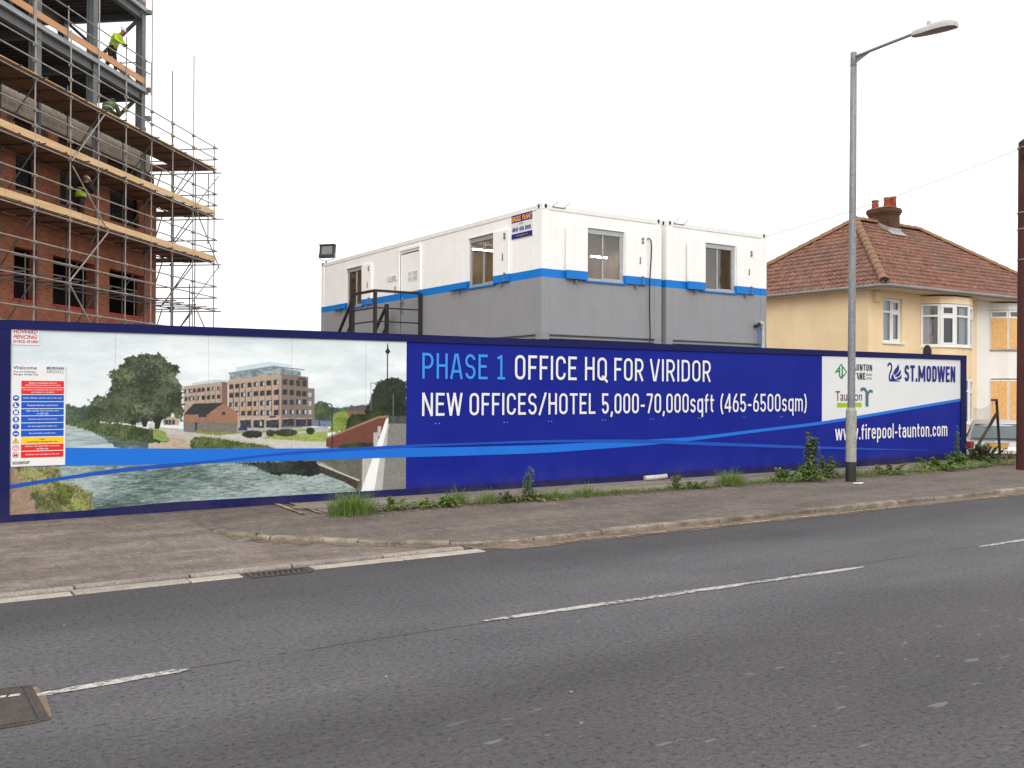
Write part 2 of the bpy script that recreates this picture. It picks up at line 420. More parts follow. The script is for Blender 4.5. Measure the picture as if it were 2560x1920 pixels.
def emit_mat(name, c, s):
    m, nt, b = nodes_of(name); b.inputs['Emission Color'].default_value = c; b.inputs['Emission Strength'].default_value = s
    b.inputs['Base Color'].default_value = (.8, .8, .8, 1); return m
def vcol_mat(name, rough=.55):
    m, nt, b = nodes_of(name); t = NT(nt)
    a = t.n('ShaderNodeAttribute', attribute_name='print'); g = t.ramp(t.noise(t.coord(), 260, 2), ((.3, (.93, .93, .93)), (.7, (1.07, 1.07, 1.07))))
    t.l(t.mix(1, a.outputs['Color'], g, 'MULTIPLY'), b.inputs['Base Color']); b.inputs['Roughness'].default_value = rough
    b.inputs['Specular IOR Level'].default_value = .25
    return m
def leaf_mat(name, c1, c2, c3):
    m, nt, b = nodes_of(name); t = NT(nt); v = t.coord()
    gi = t.n('ShaderNodeNewGeometry')
    col = t.ramp(gi.outputs['Random Per Island'], ((0, c1), (.5, c2), (1, c3)))
    col = t.mix(.6, col, t.ramp(t.noise(v, 9, 3), ((.3, (.6, .62, .55)), (.7, (1.25, 1.2, 1.1)))), 'MULTIPLY')
    t.l(col, b.inputs['Base Color']); b.inputs['Roughness'].default_value = .65
    b.inputs['Specular IOR Level'].default_value = .25
    tl = t.n('ShaderNodeBsdfTranslucent'); t.l(col, tl.inputs['Color'])
    mx = t.n('ShaderNodeMixShader'); mx.inputs[0].default_value = .3
    out = [n for n in nt.nodes if n.type == 'OUTPUT_MATERIAL'][0]
    t.l(b.outputs[0], mx.inputs[1]); t.l(tl.outputs[0], mx.inputs[2]); t.l(mx.outputs[0], out.inputs['Surface'])
    return m
def render_wall(name, c1, c2):     # pebble-dashed render
    m, nt, b = nodes_of(name); t = NT(nt); v = t.coord()
    col = t.ramp(t.noise(v, .9, 6, .6), ((.34, c1), (.66, c2)))
    st = t.ramp(t.noise(t.coord((2.5, 2.5, .22)), 1.4, 6, .7), ((.30, (.86, .84, .80)), (.5, (1, 1, 1))))
    col = t.mix(.35, col, st, 'MULTIPLY')
    col = t.mix(.5, col, t.ramp(t.noise(v, 45, 3), ((.3, (.78, .77, .75)), (.7, (1.14, 1.13, 1.12)))), 'MULTIPLY')
    t.l(col, b.inputs['Base Color']); b.inputs['Roughness'].default_value = .92; b.inputs['Specular IOR Level'].default_value = .15
    t.bump(t.noise(v, 55, 4), .5, .01, b)
    return m

MT = {}
MT['asphalt'] = road_mat()
MT['pave'] = pave_mat('footway_tarmac', (.125, .105, .092, 1), (.155, .130, .114, 1), (.19, .162, .142, 1))
MT['apron'] = pave_mat('old_tarmac', (.135, .110, .098, 1), (.185, .152, .133, 1), (.27, .23, .195, 1), False)
MT['dirt'] = pave_mat('dusty_concrete', (.19, .155, .13, 1), (.25, .21, .178, 1), (.33, .285, .245, 1), False)
MT['site'] = pave_mat('site_ground', (.16, .13, .11, 1), (.2, .165, .14, 1), (.25, .21, .18, 1), False)
MT['patch'] = pave_mat('newer_tarmac', (.112, .098, .09, 1), (.145, .125, .114, 1), (.20, .175, .152, 1), False)
MT['kerb'] = M('kerb_concrete', (.24, .21, .185, 1), (.34, .30, .265, 1), scale=2.5, rough=.9, bump=.5, bscale=50, grain=.35, gscale=60)
MT['kerb_dirty'] = M('kerb_mossy', (.13, .105, .08, 1), (.31, .265, .22, 1), scale=3.5, rough=.9, bump=.6, bscale=50, grain=.4, gscale=60)
MT['channel'] = M('channel_stone', (.33, .285, .24, 1), (.46, .41, .36, 1), scale=5, rough=.85, bump=.4, bscale=50, grain=.3, gscale=70)
def stones(m):     # each kerb stone its own shade
    nt = m.node_tree; t = NT(nt); b = nt.nodes['Principled BSDF']; old = b.inputs['Base Color'].links[0].from_socket
    gi = t.n('ShaderNodeNewGeometry'); t.l(t.mix(1.0, old, t.ramp(gi.outputs['Random Per Island'], ((0, (.72, .71, .70)), (.5, (.98, .97, .95)), (1, (1.18, 1.16, 1.13)))), 'MULTIPLY'), b.inputs['Base Color'])
for k_ in ('kerb', 'kerb_dirty', 'channel'): stones(MT[k_])
MT['gutter_dirt'] = pave_mat('gutter_silt', (.10, .075, .055, 1), (.17, .13, .098, 1), (.25, .195, .15, 1), False)
def paint_mat(name, c, wear):
    m, nt, b = nodes_of(name); t = NT(nt); v = t.coord()
    n1 = t.noise(t.coord((.7, 1.3, 1)), 22, 6, .8); n2 = t.noise(v, 1.3, 3)
    w = t.ramp(t.math('ADD', t.math('MULTIPLY', n1, .75), t.math('MULTIPLY', n2, .35)), ((wear-.03, (1, 1, 1)), (wear+.03, (0, 0, 0))))
    col = t.mix(w, (.095, .092, .092, 1), t.mix(.6, c, t.ramp(t.noise(v, 60, 3), ((.3, (.7, .7, .7)), (.7, (1.1, 1.1, 1.1)))), 'MULTIPLY'))
    t.l(col, b.inputs['Base Color']); b.inputs['Roughness'].default_value = .75
    return m
MT['white_line'] = paint_mat('worn_white_paint', (.56, .53, .48, 1), .53)
MT['white_line2'] = paint_mat('old_white_paint', (.50, .475, .44, 1), .575)
MT['yellow_line'] = paint_mat('worn_yellow_paint', (.56, .40, .17, 1), .53)
MT['iron'] = M('cast_iron', (.060, .048, .042, 1), (.095, .075, .062, 1), scale=9, rough=.7, metal=.2, bump=.5, bscale=120, grain=.4)
MT['rustdirt'] = M('rusty_silt', S(134, 108, 84), S(112, 98, 86), scale=12, rough=.95, grain=.5)
MT['blue'] = M('hoarding_blue', S(20, 32, 132), S(24, 38, 138), scale=1.2, rough=.6, grain=.10, gscale=160, spec=.12)
MT['navy'] = M('hoarding_navy', S(25, 28, 78), S(29, 33, 84), scale=1.5, rough=.65, spec=.12, grain=.14, gscale=120, stretch=(.5, 1, 3))
def splash(m):
    # dried mud thrown up along the foot of the boards
    nt = m.node_tree; t = NT(nt); b = nt.nodes['Principled BSDF']; old = b.inputs['Base Color'].links[0].from_socket
    z = t.sep(t.coord())[2]; n_ = t.math('ADD', t.noise(t.coord((1, 1, 1)), 1.7, 5, .7), t.math('MULTIPLY', t.noise(t.coord(), 30, 4, .8), .5))
    k = t.math('MULTIPLY', t.ramp(n_, ((.62, (0, 0, 0)), (.95, (1, 1, 1)))), t.ramp(z, ((.0, (1, 1, 1)), (.42, (0, 0, 0)))))
    t.l(t.mix(t.math('MULTIPLY', k, .16), old, S(120, 104, 92)), b.inputs['Base Color'])
splash(MT['blue']); splash(MT['navy'])
MT['print'] = vcol_mat('digital_print')
MT['band'] = M('swoosh_blue', S(10, 104, 206), S(14, 110, 212), scale=1, rough=.5, grain=.06)
MT['band2'] = M('swoosh_mid_blue', S(8, 72, 172), S(12, 78, 180), scale=1, rough=.5, grain=.06)
MT['ltext'] = M('lettering_light_blue', S(50, 140, 228), S(54, 145, 232), scale=1, rough=.5, grain=.05)
MT['white'] = M('white_vinyl', (.78, .78, .77, 1), (.74, .74, .735, 1), scale=2, rough=.45, grain=.05)
MT['whitepanel'] = M('white_board', (.72, .735, .74, 1), (.68, .695, .70, 1), scale=1.5, rough=.5, grain=.08)
MT['green'] = M('logo_green', S(20, 135, 70), None, grain=.05); MT['lime'] = M('logo_lime', S(160, 190, 30), None, grain=.05)
MT['black'] = M('black_ink', (.02, .02, .022, 1), (.028, .028, .03, 1), grain=.05, rough=.5)
MT['grey'] = M('grey_ink', (.25, .25, .26, 1), None, grain=.05)
MT['plum'] = M('plum_ink', S(95, 35, 65), None, grain=.05); MT['teal'] = M('teal_ink', S(70, 130, 135), None, grain=.05)
MT['navyink'] = M('navy_ink', S(34, 38, 125), None, grain=.05); MT['redink'] = M('red_ink', S(185, 30, 50), None, grain=.05)
MT['ored'] = M('sign_red', S(222, 40, 36), S(214, 38, 36), grain=.05, rough=.4); MT['sblue'] = M('sign_blue', S(10, 86, 190), S(12, 80, 180), grain=.05, rough=.4)
MT['syel'] = M('sign_yellow', S(250, 200, 30), S(244, 192, 28), grain=.05, rough=.4); MT['olive'] = M('sign_olive', S(105, 115, 70), None, grain=.05)
MT['pipe'] = M('white_plastic', (.58, .56, .52, 1), (.36, .335, .30, 1), scale=4, rough=.4)
MT['bluehose'] = M('blue_hose', S(40, 110, 190), None, rough=.4); MT['cable'] = M('black_cable', (.02, .02, .02, 1), None, rough=.6)
MT['cabin'] = cabin_mat()
MT['cabinblue'] = M('cabin_blue', S(14, 116, 200), S(18, 122, 206), scale=3, rough=.5, grain=.05)
MT['lensglass'] = M('floodlight_glass', (.20, .205, .19, 1), (.15, .155, .15, 1), scale=6, rough=.2)
MT['cabinwhite'] = M('cabin_white', (.84, .825, .79, 1), (.76, .745, .71, 1), scale=3, rough=.5, grain=.08)
MT['cabingrey'] = M('cabin_grey', (.27, .275, .287, 1), (.23, .235, .245, 1), scale=3, rough=.5, grain=.1)
MT['alu'] = M('aluminium', (.46, .46, .47, 1), (.38, .38, .39, 1), scale=6, rough=.42, metal=.35, grain=.1)
MT['steelblack'] = M('black_steel', (.022, .021, .021, 1), (.035, .033, .032, 1), scale=5, rough=.5)
MT['galv'] = M('galvanised_pole', (.245, .25, .26, 1), (.19, .195, .205, 1), scale=4, rough=.5, metal=.25, stretch=(1, 1, .4), grain=.22, gscale=40, bump=.1)
MT['stone_paint'] = M('stone_grey_paint', (.36, .345, .305, 1), (.29, .275, .24, 1), scale=5, rough=.75, grain=.35, gscale=40, bump=.25)
MT['blackpaint'] = M('black_base_paint', (.018, .018, .019, 1), (.03, .03, .03, 1), scale=7, rough=.6, bump=.2)
MT['lantern'] = M('lantern_shell', (.52, .49, .46, 1), (.44, .41, .385, 1), scale=5, rough=.5, grain=.12)
MT['lens'] = M('lantern_bowl', (.30, .24, .19, 1), (.20, .155, .125, 1), scale=5, rough=.25)
MT['creosote'] = M('creosoted_pole', S(86, 42, 38), S(66, 34, 32), scale=5, rough=.85, stretch=(3, 3, .25), bump=.5, bscale=30, grain=.3)
MT['rust'] = M('rusty_angle_iron', (.026, .02, .018, 1), (.045, .03, .024, 1), scale=10, rough=.85, grain=.3)
MT['wire'] = M('galvanised_wire', (.25, .25, .24, 1), None, rough=.6, metal=.3)
MT['cream'] = render_wall('cream_render', S(238, 214, 176), S(228, 203, 163)); MT['whiterender'] = render_wall('white_render', (.84, .825, .785, 1), (.77, .755, .71, 1))
MT['upvc'] = M('white_window_plastic', (.76, .76, .74, 1), (.7, .7, .68, 1), scale=5, rough=.35, grain=.04)
MT['osb'] = M('board_ply', S(226, 182, 124), S(206, 158, 100), scale=9, rough=.85, detail=8, stretch=(1.5, 1.5, 1), grain=.35, gscale=55)
MT['net'] = M('net_curtain', (.50, .53, .54, 1), (.36, .39, .41, 1), scale=7, stretch=(6, 6, .25), rough=.95, grain=.1)
MT['pinkcurtain'] = M('pale_curtain', (.50, .43, .44, 1), (.38, .32, .34, 1), scale=6, stretch=(8, 8, .2), rough=.95)
MT['browncurtain'] = M('brown_curtain', (.10, .045, .035, 1), (.06, .03, .025, 1), scale=6, stretch=(8, 8, .2), rough=.95)
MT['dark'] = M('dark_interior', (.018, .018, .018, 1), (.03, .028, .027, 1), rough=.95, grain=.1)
MT['gutter'] = M('grey_gutter', (.20, .19, .185, 1), (.27, .255, .245, 1), scale=3, rough=.6)
MT['soffit'] = M('painted_soffit', (.62, .53, .38, 1), (.50, .42, .30, 1), scale=2, rough=.8)
def tile_mat():
    m, nt, b = nodes_of('clay_pantile'); t = NT(nt); v = t.coord()
    gi = t.n('ShaderNodeNewGeometry'); rn = gi.outputs['Random Per Island']
    col = t.ramp(t.math('ADD', t.math('MULTIPLY', t.noise(v, 7, 4, .8), .75), .1), ((.28, S(84, 60, 52)), (.44, S(121, 85, 73)), (.6, S(148, 108, 94)), (.78, S(184, 153, 140))))
    vo = t.n('ShaderNodeTexVoronoi'); vo.inputs['Scale'].default_value = 4.2; t.l(t.coord((1.3, 1.3, 1.1)), vo.inputs['Vector'])
    col = t.mix(.75, col, t.ramp(t.sep(vo.outputs['Color'])[0], ((0, (.58, .56, .56)), (.45, (.98, .97, .97)), (.8, (1.1, 1.06, 1.02)), (1, (1.4, 1.32, 1.28)))), 'MULTIPLY')
    pn = t.noise(v, .55, 5, .6)
    col = t.mix(t.math('MULTIPLY', t.ramp(pn, ((.44, (0, 0, 0)), (.66, (1, 1, 1)))), .42), col, S(104, 96, 88))
    mo = t.ramp(t.noise(v, 1.3, 8, .8), ((.54, (0, 0, 0)), (.70, (1, 1, 1))))
    col = t.mix(t.math('MULTIPLY', mo, .55), col, S(120, 106, 66))
    li = t.ramp(t.noise(v, 16, 3), ((.66, (0, 0, 0)), (.76, (1, 1, 1))))
    col = t.mix(t.math('MULTIPLY', li, .35), col, S(175, 165, 155))
    t.l(col, b.inputs['Base Color']); b.inputs['Roughness'].default_value = .85; b.inputs['Specular IOR Level'].default_value = .25
    t.bump(t.noise(v, 40, 4), .3, .01, b); return m
MT['tile'] = tile_mat()
MT['hip'] = M('hip_tile', S(146, 106, 82), S(124, 104, 76), scale=2.5, rough=.85, bump=.4, bscale=20, grain=.3, gscale=30)
MT['oldbrick'] = brick_mat('old_chimney_brick', S(112, 62, 47), S(76, 52, 42), S(92, 84, 68), dirt=.45)
MT['chimpot'] = M('terracotta_pot', S(168, 72, 48), S(120, 60, 46), scale=4, rough=.85, grain=.25)
MT['lead'] = M('lead_flashing', (.30, .30, .30, 1), (.38, .375, .36, 1), scale=5, rough=.7)
MT['brick'] = brick_mat('red_facing_brick', S(178, 104, 74), S(144, 80, 57), S(150, 121, 102))
MT['brickdark'] = brick_mat('brown_block', S(84, 66, 56), S(98, 76, 64), S(70, 60, 54), .44, .215, .012)
MT['block'] = brick_mat('concrete_block', S(188, 180, 168), S(158, 150, 142), S(206, 192, 158), .45, .225, .016)
MT['steelgrey'] = M('primed_steel', (.15, .165, .17, 1), (.19, .205, .21, 1), scale=3, rough=.6, grain=.12)
MT['steellite'] = M('galvanised_edge_trim', (.42, .44, .45, 1), (.34, .36, .37, 1), scale=4, rough=.5, metal=.2)
MT['decking'] = M('metal_decking', (.10, .10, .10, 1), (.075, .075, .078, 1), scale=2, rough=.7)
MT['membrane'] = M('red_sill_membrane', S(224, 62, 62), S(205, 60, 62), scale=6, rough=.7)
MT['tubeL'] = M('scaffold_tube', (.42, .38, .345, 1), (.28, .25, .225, 1), scale=5, rough=.55, metal=.25, grain=.2, stretch=(1, 1, .5))
MT['tubeD'] = M('dark_scaffold_tube', (.16, .145, .14, 1), (.11, .095, .09, 1), scale=5, rough=.6, metal=.25, grain=.2)  # darker tube tone, mostly on the inner, end and cross tubes
MT['plank'] = M('scaffold_board', S(146, 112, 88), S(112, 82, 64), scale=2.5, rough=.9, stretch=(.4, 6, 1), grain=.3, gscale=40)
MT['toe'] = M('toe_board', S(232, 202, 156), S(214, 174, 124), scale=1.6, rough=.9, stretch=(.5, 1, 6), grain=.25, gscale=45)
MT['toe2'] = M('orange_toe_board', S(222, 170, 128), S(206, 154, 112), scale=1.6, rough=.9, stretch=(.5, 1, 6), grain=.2, gscale=45)
MT['hivis'] = M('hi_vis_yellow', S(200, 232, 20), S(168, 205, 22), scale=9, rough=.7, grain=.1)
MT['hivisgreen'] = M('hi_vis_green', S(84, 112, 44), S(60, 84, 40), scale=9, rough=.7, grain=.1)
MT['trouser'] = M('dark_trousers', S(62, 50, 48), S(48, 40, 42), scale=9, rough=.9); MT['darkjacket'] = M('dark_jacket', S(34, 36, 42), S(26, 27, 32), scale=9, rough=.9)
MT['skin'] = M('skin', S(205, 140, 112), S(186, 118, 94), scale=20, rough=.6, grain=.05)
MT['helmet'] = M('white_helmet', (.78, .78, .77, 1), (.7, .7, .69, 1), scale=5, rough=.3); MT['glove'] = M('dark_glove', (.025, .025, .035, 1), None, rough=.9)
MT['band_refl'] = M('reflective_band', (.5, .5, .5, 1), None, rough=.4)
MT['carpaint'] = M('silver_car_paint', (.50, .495, .495, 1), (.45, .445, .445, 1), scale=2, rough=.28, metal=.15, grain=.03)
MT['carglass'] = M('tinted_glass', (.10, .13, .135, 1), (.07, .095, .10, 1), scale=1.2, rough=.08, spec=.8, grain=0)
MT['tyre'] = M('tyre_rubber', (.018, .018, .018, 1), None, rough=.9); MT['rim'] = M('alloy_rim', (.4, .4, .4, 1), None, rough=.35, metal=.7)
MT['taillight'] = M('tail_light_red', S(150, 18, 22), S(120, 14, 18), rough=.2); MT['plate'] = M('yellow_number_plate', S(214, 160, 40), S(190, 136, 34), rough=.5)
MT['grass'] = leaf_mat('grass_blades', (.11, .20, .035, 1), (.16, .27, .055, 1), (.24, .32, .09, 1))
MT['weed'] = leaf_mat('weed_leaves', (.13, .21, .055, 1), (.19, .28, .08, 1), (.26, .34, .11, 1))
MT['mullein'] = leaf_mat('grey_green_leaves', (.13, .19, .09, 1), (.18, .24, .12, 1), (.24, .30, .16, 1))
MT['bramble'] = leaf_mat('bramble_leaves', (.08, .10, .04, 1), (.12, .135, .06, 1), (.17, .14, .09, 1))
MT['cover'] = leaf_mat('mixed_ground_growth', (.13, .18, .05, 1), (.19, .25, .075, 1), (.26, .24, .11, 1))
MT['dry'] = leaf_mat('dry_stalks', (.20, .15, .08, 1), (.15, .10, .06, 1), (.24, .19, .11, 1))
MT['glass'] = glass_mat('window_glass', refl=.07); MT['hglass'] = glass_mat('house_glass', (.85, .88, .9, 1), .06)
MT['tubelight'] = emit_mat('fluorescent_tube', (1, .90, .76, 1), 42.0)
MT['roomwood'] = M('cabin_lining', S(160, 142, 122), S(136, 118, 98), scale=2, rough=.7, stretch=(3, 3, .4))
MT['ceil'] = M('cabin_ceiling', (.46, .39, .31, 1), None, rough=.9)

# ------------------------------------------------------------------ ground, road, kerbs
def lerp_tab(tab, x):
    if x <= tab[0][0]: return tab[0][1]
    for (a, b), (c, d) in zip(tab, tab[1:]):
        if x <= c: return b+(d-b)*(x-a)/(c-a)
    return tab[-1][1]
z_foot = lambda y: .055+.02*(y-8.9)
z_apr = lambda y: .02+.012*(y-8.93)+.019*max(0, y-11)
KF = [(8.9, 6.3), (9.03, 5.42), (9.5, 4.66), (10.27, 3.82), (10.72, 3.5), (11.2, 3.34), (11.5, 3.28)]   # kerb front: Y -> X
mb = MB(); mb.quad((-120, 1.9, 0), (160, 1.9, 0), (160, 9.12, 0), (-120, 9.12, 0)); structure(mb.build('road', MT['asphalt']))
mb = MB(); mb.box(-120, 160, 1.77, 1.9, -.2, .10); structure(mb.build('near_kerb', MT['kerb']))
mb = MB(); mb.quad((-120, -60, .09), (160, -60, .09), (160, 1.77, .09), (-120, 1.77, .09)); structure(mb.build('near_pavement', MT['pave']))
# footway behind the far kerb, sweeping round the old side-road mouth
def zp(x, y, xl):
    b = min(1, max(0, (y-10.7)/.6)); a_ = z_foot(min(y, 11.6)); k = min(1, max(0, (x-xl)/.6)); e = z_apr(y)+.003
    return a_*(1-b)+b*(e+(a_-e)*k)
mb = MB(); rows = []
ys = [8.93, 9.05, 9.2, 9.35, 9.5, 9.75, 10.0, 10.27, 10.5, 10.72, 11.0, 11.2, 11.5, 12, 12.5, 13.05]
for y in ys:
    xl = lerp_tab(KF, y)+.08
    rows.append([(xl, y, -.25)]+[(x, y, zp(x, y, xl)+(.004*math.sin(x*1.7+y) if x > xl+.6 else 0)) for x in [xl, xl+.15, xl+.3, xl+.45]+[xl+.6+(20-xl)*(k/24) for k in range(25)]+[30, 60, 160]])
rows.insert(0, [(x, y, -.25) for x, y, z in rows[0]]); mb.loft(rows, False, False); structure(mb.build('pavement', MT['pave']))
mb = MB(); rows = []
for y in [8.93, 9.5, 10.27, 10.72, 11.2, 11.5, 12, 12.5, 13.05]:
    xr = lerp_tab(KF, y)+(.11 if y < 11 else .3)
    rows.append([(x, y, z_apr(y)+0) for x in (-120, -40, -10, -4, -2, -1, 0, .5, 1, 1.5, 2, 2.5, 3 if xr > 3.1 else 2.9, xr)])
rows.insert(0, [(x, y, -.25) for x, y, z in rows[0]]); mb.loft(rows, False, False); structure(mb.build('old_side_road', MT['apron']))
# dusty strip between footway and hoarding
mb = MB(); fr = []; bk = []; rr = random.Random(4)
x = 5.0
while x < 60:
    dz = .2*min(1, max(0, (x-22)/1.0)); fr.append((x, 11.68+.10*math.sin(x*.9)+rr.uniform(-.05, .05), z_foot(11.6)+.009)); bk.append((x, 13.05, z_foot(11.6)+.012-dz)); x += .25 if x < 26 else 3
mb.loft([fr, bk], False, False); structure(mb.build('dirt_strip', MT['dirt']))
mb = MB()
for (cx, cy, rx, ry) in ((5.15, 12.4, .3, .35), (6.2, 12.3, .5, .3)):
    p = [(cx+rx*math.cos(a)*(1+.25*math.sin(3*a+cx)), cy+ry*math.sin(a)*(1+.2*math.cos(5*a)), z_foot(11.6)+.014) for a in [2*math.pi*k/22 for k in range(22)]]
    mb.add(p, [tuple(range(22))])
structure(mb.build('bare_concrete_patch', MT['dirt']))
# site ground and lower forecourt beyond the hoarding, out to the horizon
def zg(x, y):
    k = min(1, max(0, (x-21.6)/2.6)); f = min(1, max(0, (y-13.05)/1.7)); f = f*f*(3-2*f)
    d0 = .2*min(1, max(0, (x-22)/1.0)); return z_foot(11.6)-.005-d0-max(0, k*.56-d0)*f
mb = MB(); xs = [-400, -120, -60, -30, -10, 0, 10, 20, 21.6, 22, 22.6, 23.2, 23.8, 24.2, 26, 30, 40, 60, 160, 500]; ysg = [13.0505, 13.2, 13.5, 13.8, 14.1, 14.4, 14.75, 16, 20, 40, 80, 200, 700]
mb.loft([[(x, 13.05, -.4) for x in xs]]+[[(x, y, zg(x, y)) for x in xs] for y in ysg], False, False); structure(mb.build('ground', MT['site']))
# kerbs
def kerb_run(pts, z_of, h, d, gap=.018, L=.915):
    """kerb stones along pts (front edge), depth d to the left of travel"""
    m = MB(); P = [Vector((a, b, 0)) for a, b in pts]
    acc = []; 
    for a, b in zip(P, P[1:]):
        n = max(1, int((b-a).length/.12)); acc += [a.lerp(b, k/n) for k in range(n)]
    acc.append(P[-1]); s = 0; cur = [acc[0]]; out = []
    for a, b in zip(acc, acc[1:]):
        s += (b-a).length; cur.append(b)
        if s >= L: out.append(cur); cur = [b]; s = 0
    if len(cur) > 1: out.append(cur)
    r2 = random.Random(3)
    for st in out:
        rings = []; dz = r2.uniform(-.006, .006); dy = r2.uniform(-.008, .008)
        for i, p in enumerate(st):
            t = norm(st[min(i+1, len(st)-1)]-st[max(i-1, 0)]); nrm = Vector((-t.y, t.x, 0)); q = p+nrm*dy
            if i == 0: q = q+t*gap/2
            if i == len(st)-1: q = q-t*gap/2
            zt = z_of(p)+dz; hh = h(p)
            rings.append([q+Vector((0, 0, -.08)), q+Vector((0, 0, zt-.018)), q+nrm*.006+Vector((0, 0, zt-.006)), q+nrm*.02+Vector((0, 0, zt)), q+nrm*d+Vector((0, 0, zt)), q+nrm*d+Vector((0, 0, -.08))])
        m.loft(rings, True, True)
    return m
kp = [(a, b) for b, a in KF[:-1]][::-1]+[(10, 8.9), (20, 8.9), (60, 8.9)]
def zk(p):
    y = p.y; return (z_foot(y)+.004) if y < 10.6 else z_foot(y)+.004-.02*min(1, (y-10.6)/.6)
structure(kerb_run(kp, zk, lambda p: .06, .13).build('kerb', MT['kerb_dirty']))
structure(kerb_run([(-60, 8.855), (-3, 8.855), (5.35, 8.86)], lambda p: .034, lambda p: .03, .095).build('dropped_kerb', MT['kerb']))
structure(kerb_run([(-60, 8.66), (-3, 8.66), (2.88, 8.66)], lambda p: .010, lambda p: .01, .175).build('channel_stones', MT['channel']))
structure(kerb_run([(3.56, 8.66), (5.5, 8.65)], lambda p: .010, lambda p: .01, .175).build('channel_stones', MT['channel']))
# silt in the gutter, thin ragged edge
mb = MB(); a_, b_ = [], []; x = 5.45; rr = random.Random(9)
while x < 60:
    a_.append((x, 8.60+rr.uniform(-.015, .02)+(.20 if x < 5.7 else 0), .004)); yk = lerp_tab(sorted([(q, p) for p, q in KF]), x) if x < 6.3 else 8.905; b_.append((x, yk+.01, .008 if x > 6.4 else .0245)); x += .2 if x < 25 else 3
mb.loft([a_, b_], False, False)
pp = [(a, b) for b, a in KF]; 
f_ = [(a-.0, b, z_apr(b)+.016) for a, b in pp]; pp = [(lerp_tab(KF, y), y) for y in [8.95+2.3*k/60 for k in range(61)]]; rj = random.Random(12)
f_ = [(a+.01, b, z_apr(b)+.010) for a, b in pp]; g_ = []
for k, (a, b) in enumerate(pp):
    wd = (.05+.07*rj.random()+.05*math.sin(k*.7)**2)*min(1, k/6, (60-k)/22); g_.append((a-wd, b-wd*.9, max(z_apr(max(8.93, b-wd*.9)), .02)+.0035))
mb.loft([g_, f_], False, False); structure(mb.build('gutter_silt', MT['gutter_dirt']))
mb = MB()
mb.quad((6.4, 8.655, .011), (60, 8.655, .011), (60, 8.70, .012), (6.4, 8.70, .012)); structure(mb.build('yellow_kerb_line', MT['yellow_line']))
# painted markings
def marking(nm, quads, z, mat):
    m = MB()
    for (x0, y0, x1, y1, w) in quads:
        n = 24; lo = []; hi = []; r3 = random.Random(int(x0*10))
        for k in range(n+1):
            x = x0+(x1-x0)*k/n; y = y0+(y1-y0)*k/n; tp = min(1, .45+k*.4, .45+(n-k)*.4)
            lo.append((x, y-w/2*tp+r3.uniform(-.006, .006), z)); hi.append((x, y+w/2*tp+r3.uniform(-.006, .006), z))
        m.loft([lo, hi], False, False)
    return structure(m.build(nm, mat))
marking('centre_line', [(-3.4, 5.95, -1.2, 5.95, .085), (.80, 5.95, 1.66, 6.0, .085)], .005, MT['white_line'])
marking('centre_line', [(3.83, 6.05, 8.15, 5.895, .085), (10.3, 5.965, 14.6, 5.95, .085), (17, 5.95, 21.2, 5.95, .085)], .005, MT['white_line2'])
mb = MB()
for (xa, xb) in ((4.735, 4.64), (4.945, 4.86)):
    mb.quad((xb, 11.74, z_foot(11.6)+.019), (xb+.065, 11.72, z_foot(11.6)+.019), (xa+.065, 13.0, z_foot(11.6)+.019), (xa, 13.0, z_foot(11.6)+.019))
structure(mb.build('old_yellow_lines', MT['yellow_line']))

# gully grate and manhole cover
g = thing('drain_grate', 'rusty iron gully grate set in the channel beside the dropped kerb', 'drain', (3.22, 8.68, 0))
mb = MB(); fx0, fx1, fy0, fy1 = 2.93, 3.5, 8.55, 8.79
for q in ((fx0, fx1, fy0, fy0+.03), (fx0, fx1, fy1-.03, fy1), (fx0, fx0+.03, fy0+.03, fy1-.03), (fx1-.03, fx1, fy0+.03, fy1-.03)): mb.box(*q, -.05, .012)
mb.build('frame', MT['iron'], g)
mb = MB()
for k in range(10):
    x = fx0+.05+k*.052; mb.obox((x-.01, fy0+.03, -.002), (x+.035, fy1-.03, -.002), .024, .018)
mb.build('bars', MT['iron'], g)
mb = MB(); mb.quad((fx0, fy0, .0025), (fx1, fy0, .0025), (fx1, fy1, .0025), (fx0, fy1, .0025)); mb.build('pit', MT['dark'], g)
h = thing('manhole_cover', 'worn square iron manhole cover with a scrap of centre line painted across it', 'manhole cover', (.35, 5.83, 0))
mb = MB(); mb.box(.0, .74, 5.50, 6.14, -.03, .010); mb.build('cover', MT['iron'], h, bevel=.004)
mb = MB(); mb.box(.752, .80, 5.47, 6.17, -.03, .007); mb.box(-.06, .752, 5.455, 5.485, -.03, .007); mb.box(-.06, .752, 6.155, 6.185, -.03, .007); mb.build('frame', MT['iron'], h)
mb = MB(); mb.add([(.80, 6.15, .0045), (.825, 6.1, .0045), (.84, 5.9, .0045), (.83, 5.7, .0045), (.815, 5.52, .0045), (.80, 5.49, .0045)], [(0, 1, 2, 3, 4, 5)]); mb.build('rusty_surround', MT['rustdirt'], h)
mb = MB(); r4 = random.Random(2)
for k in range(9):
    x0 = .12+k*.066+r4.uniform(-.01, .01); y0 = 5.955+k*.004+r4.uniform(-.015, .015); mb.add([(x0, y0-.02, .0125), (x0+.06, y0-.025, .0125), (x0+.07, y0+.012, .0125), (x0+.02, y0+.02, .0125)], [(0, 1, 2, 3)])
mb.build('painted_line', MT['white_line'], h)

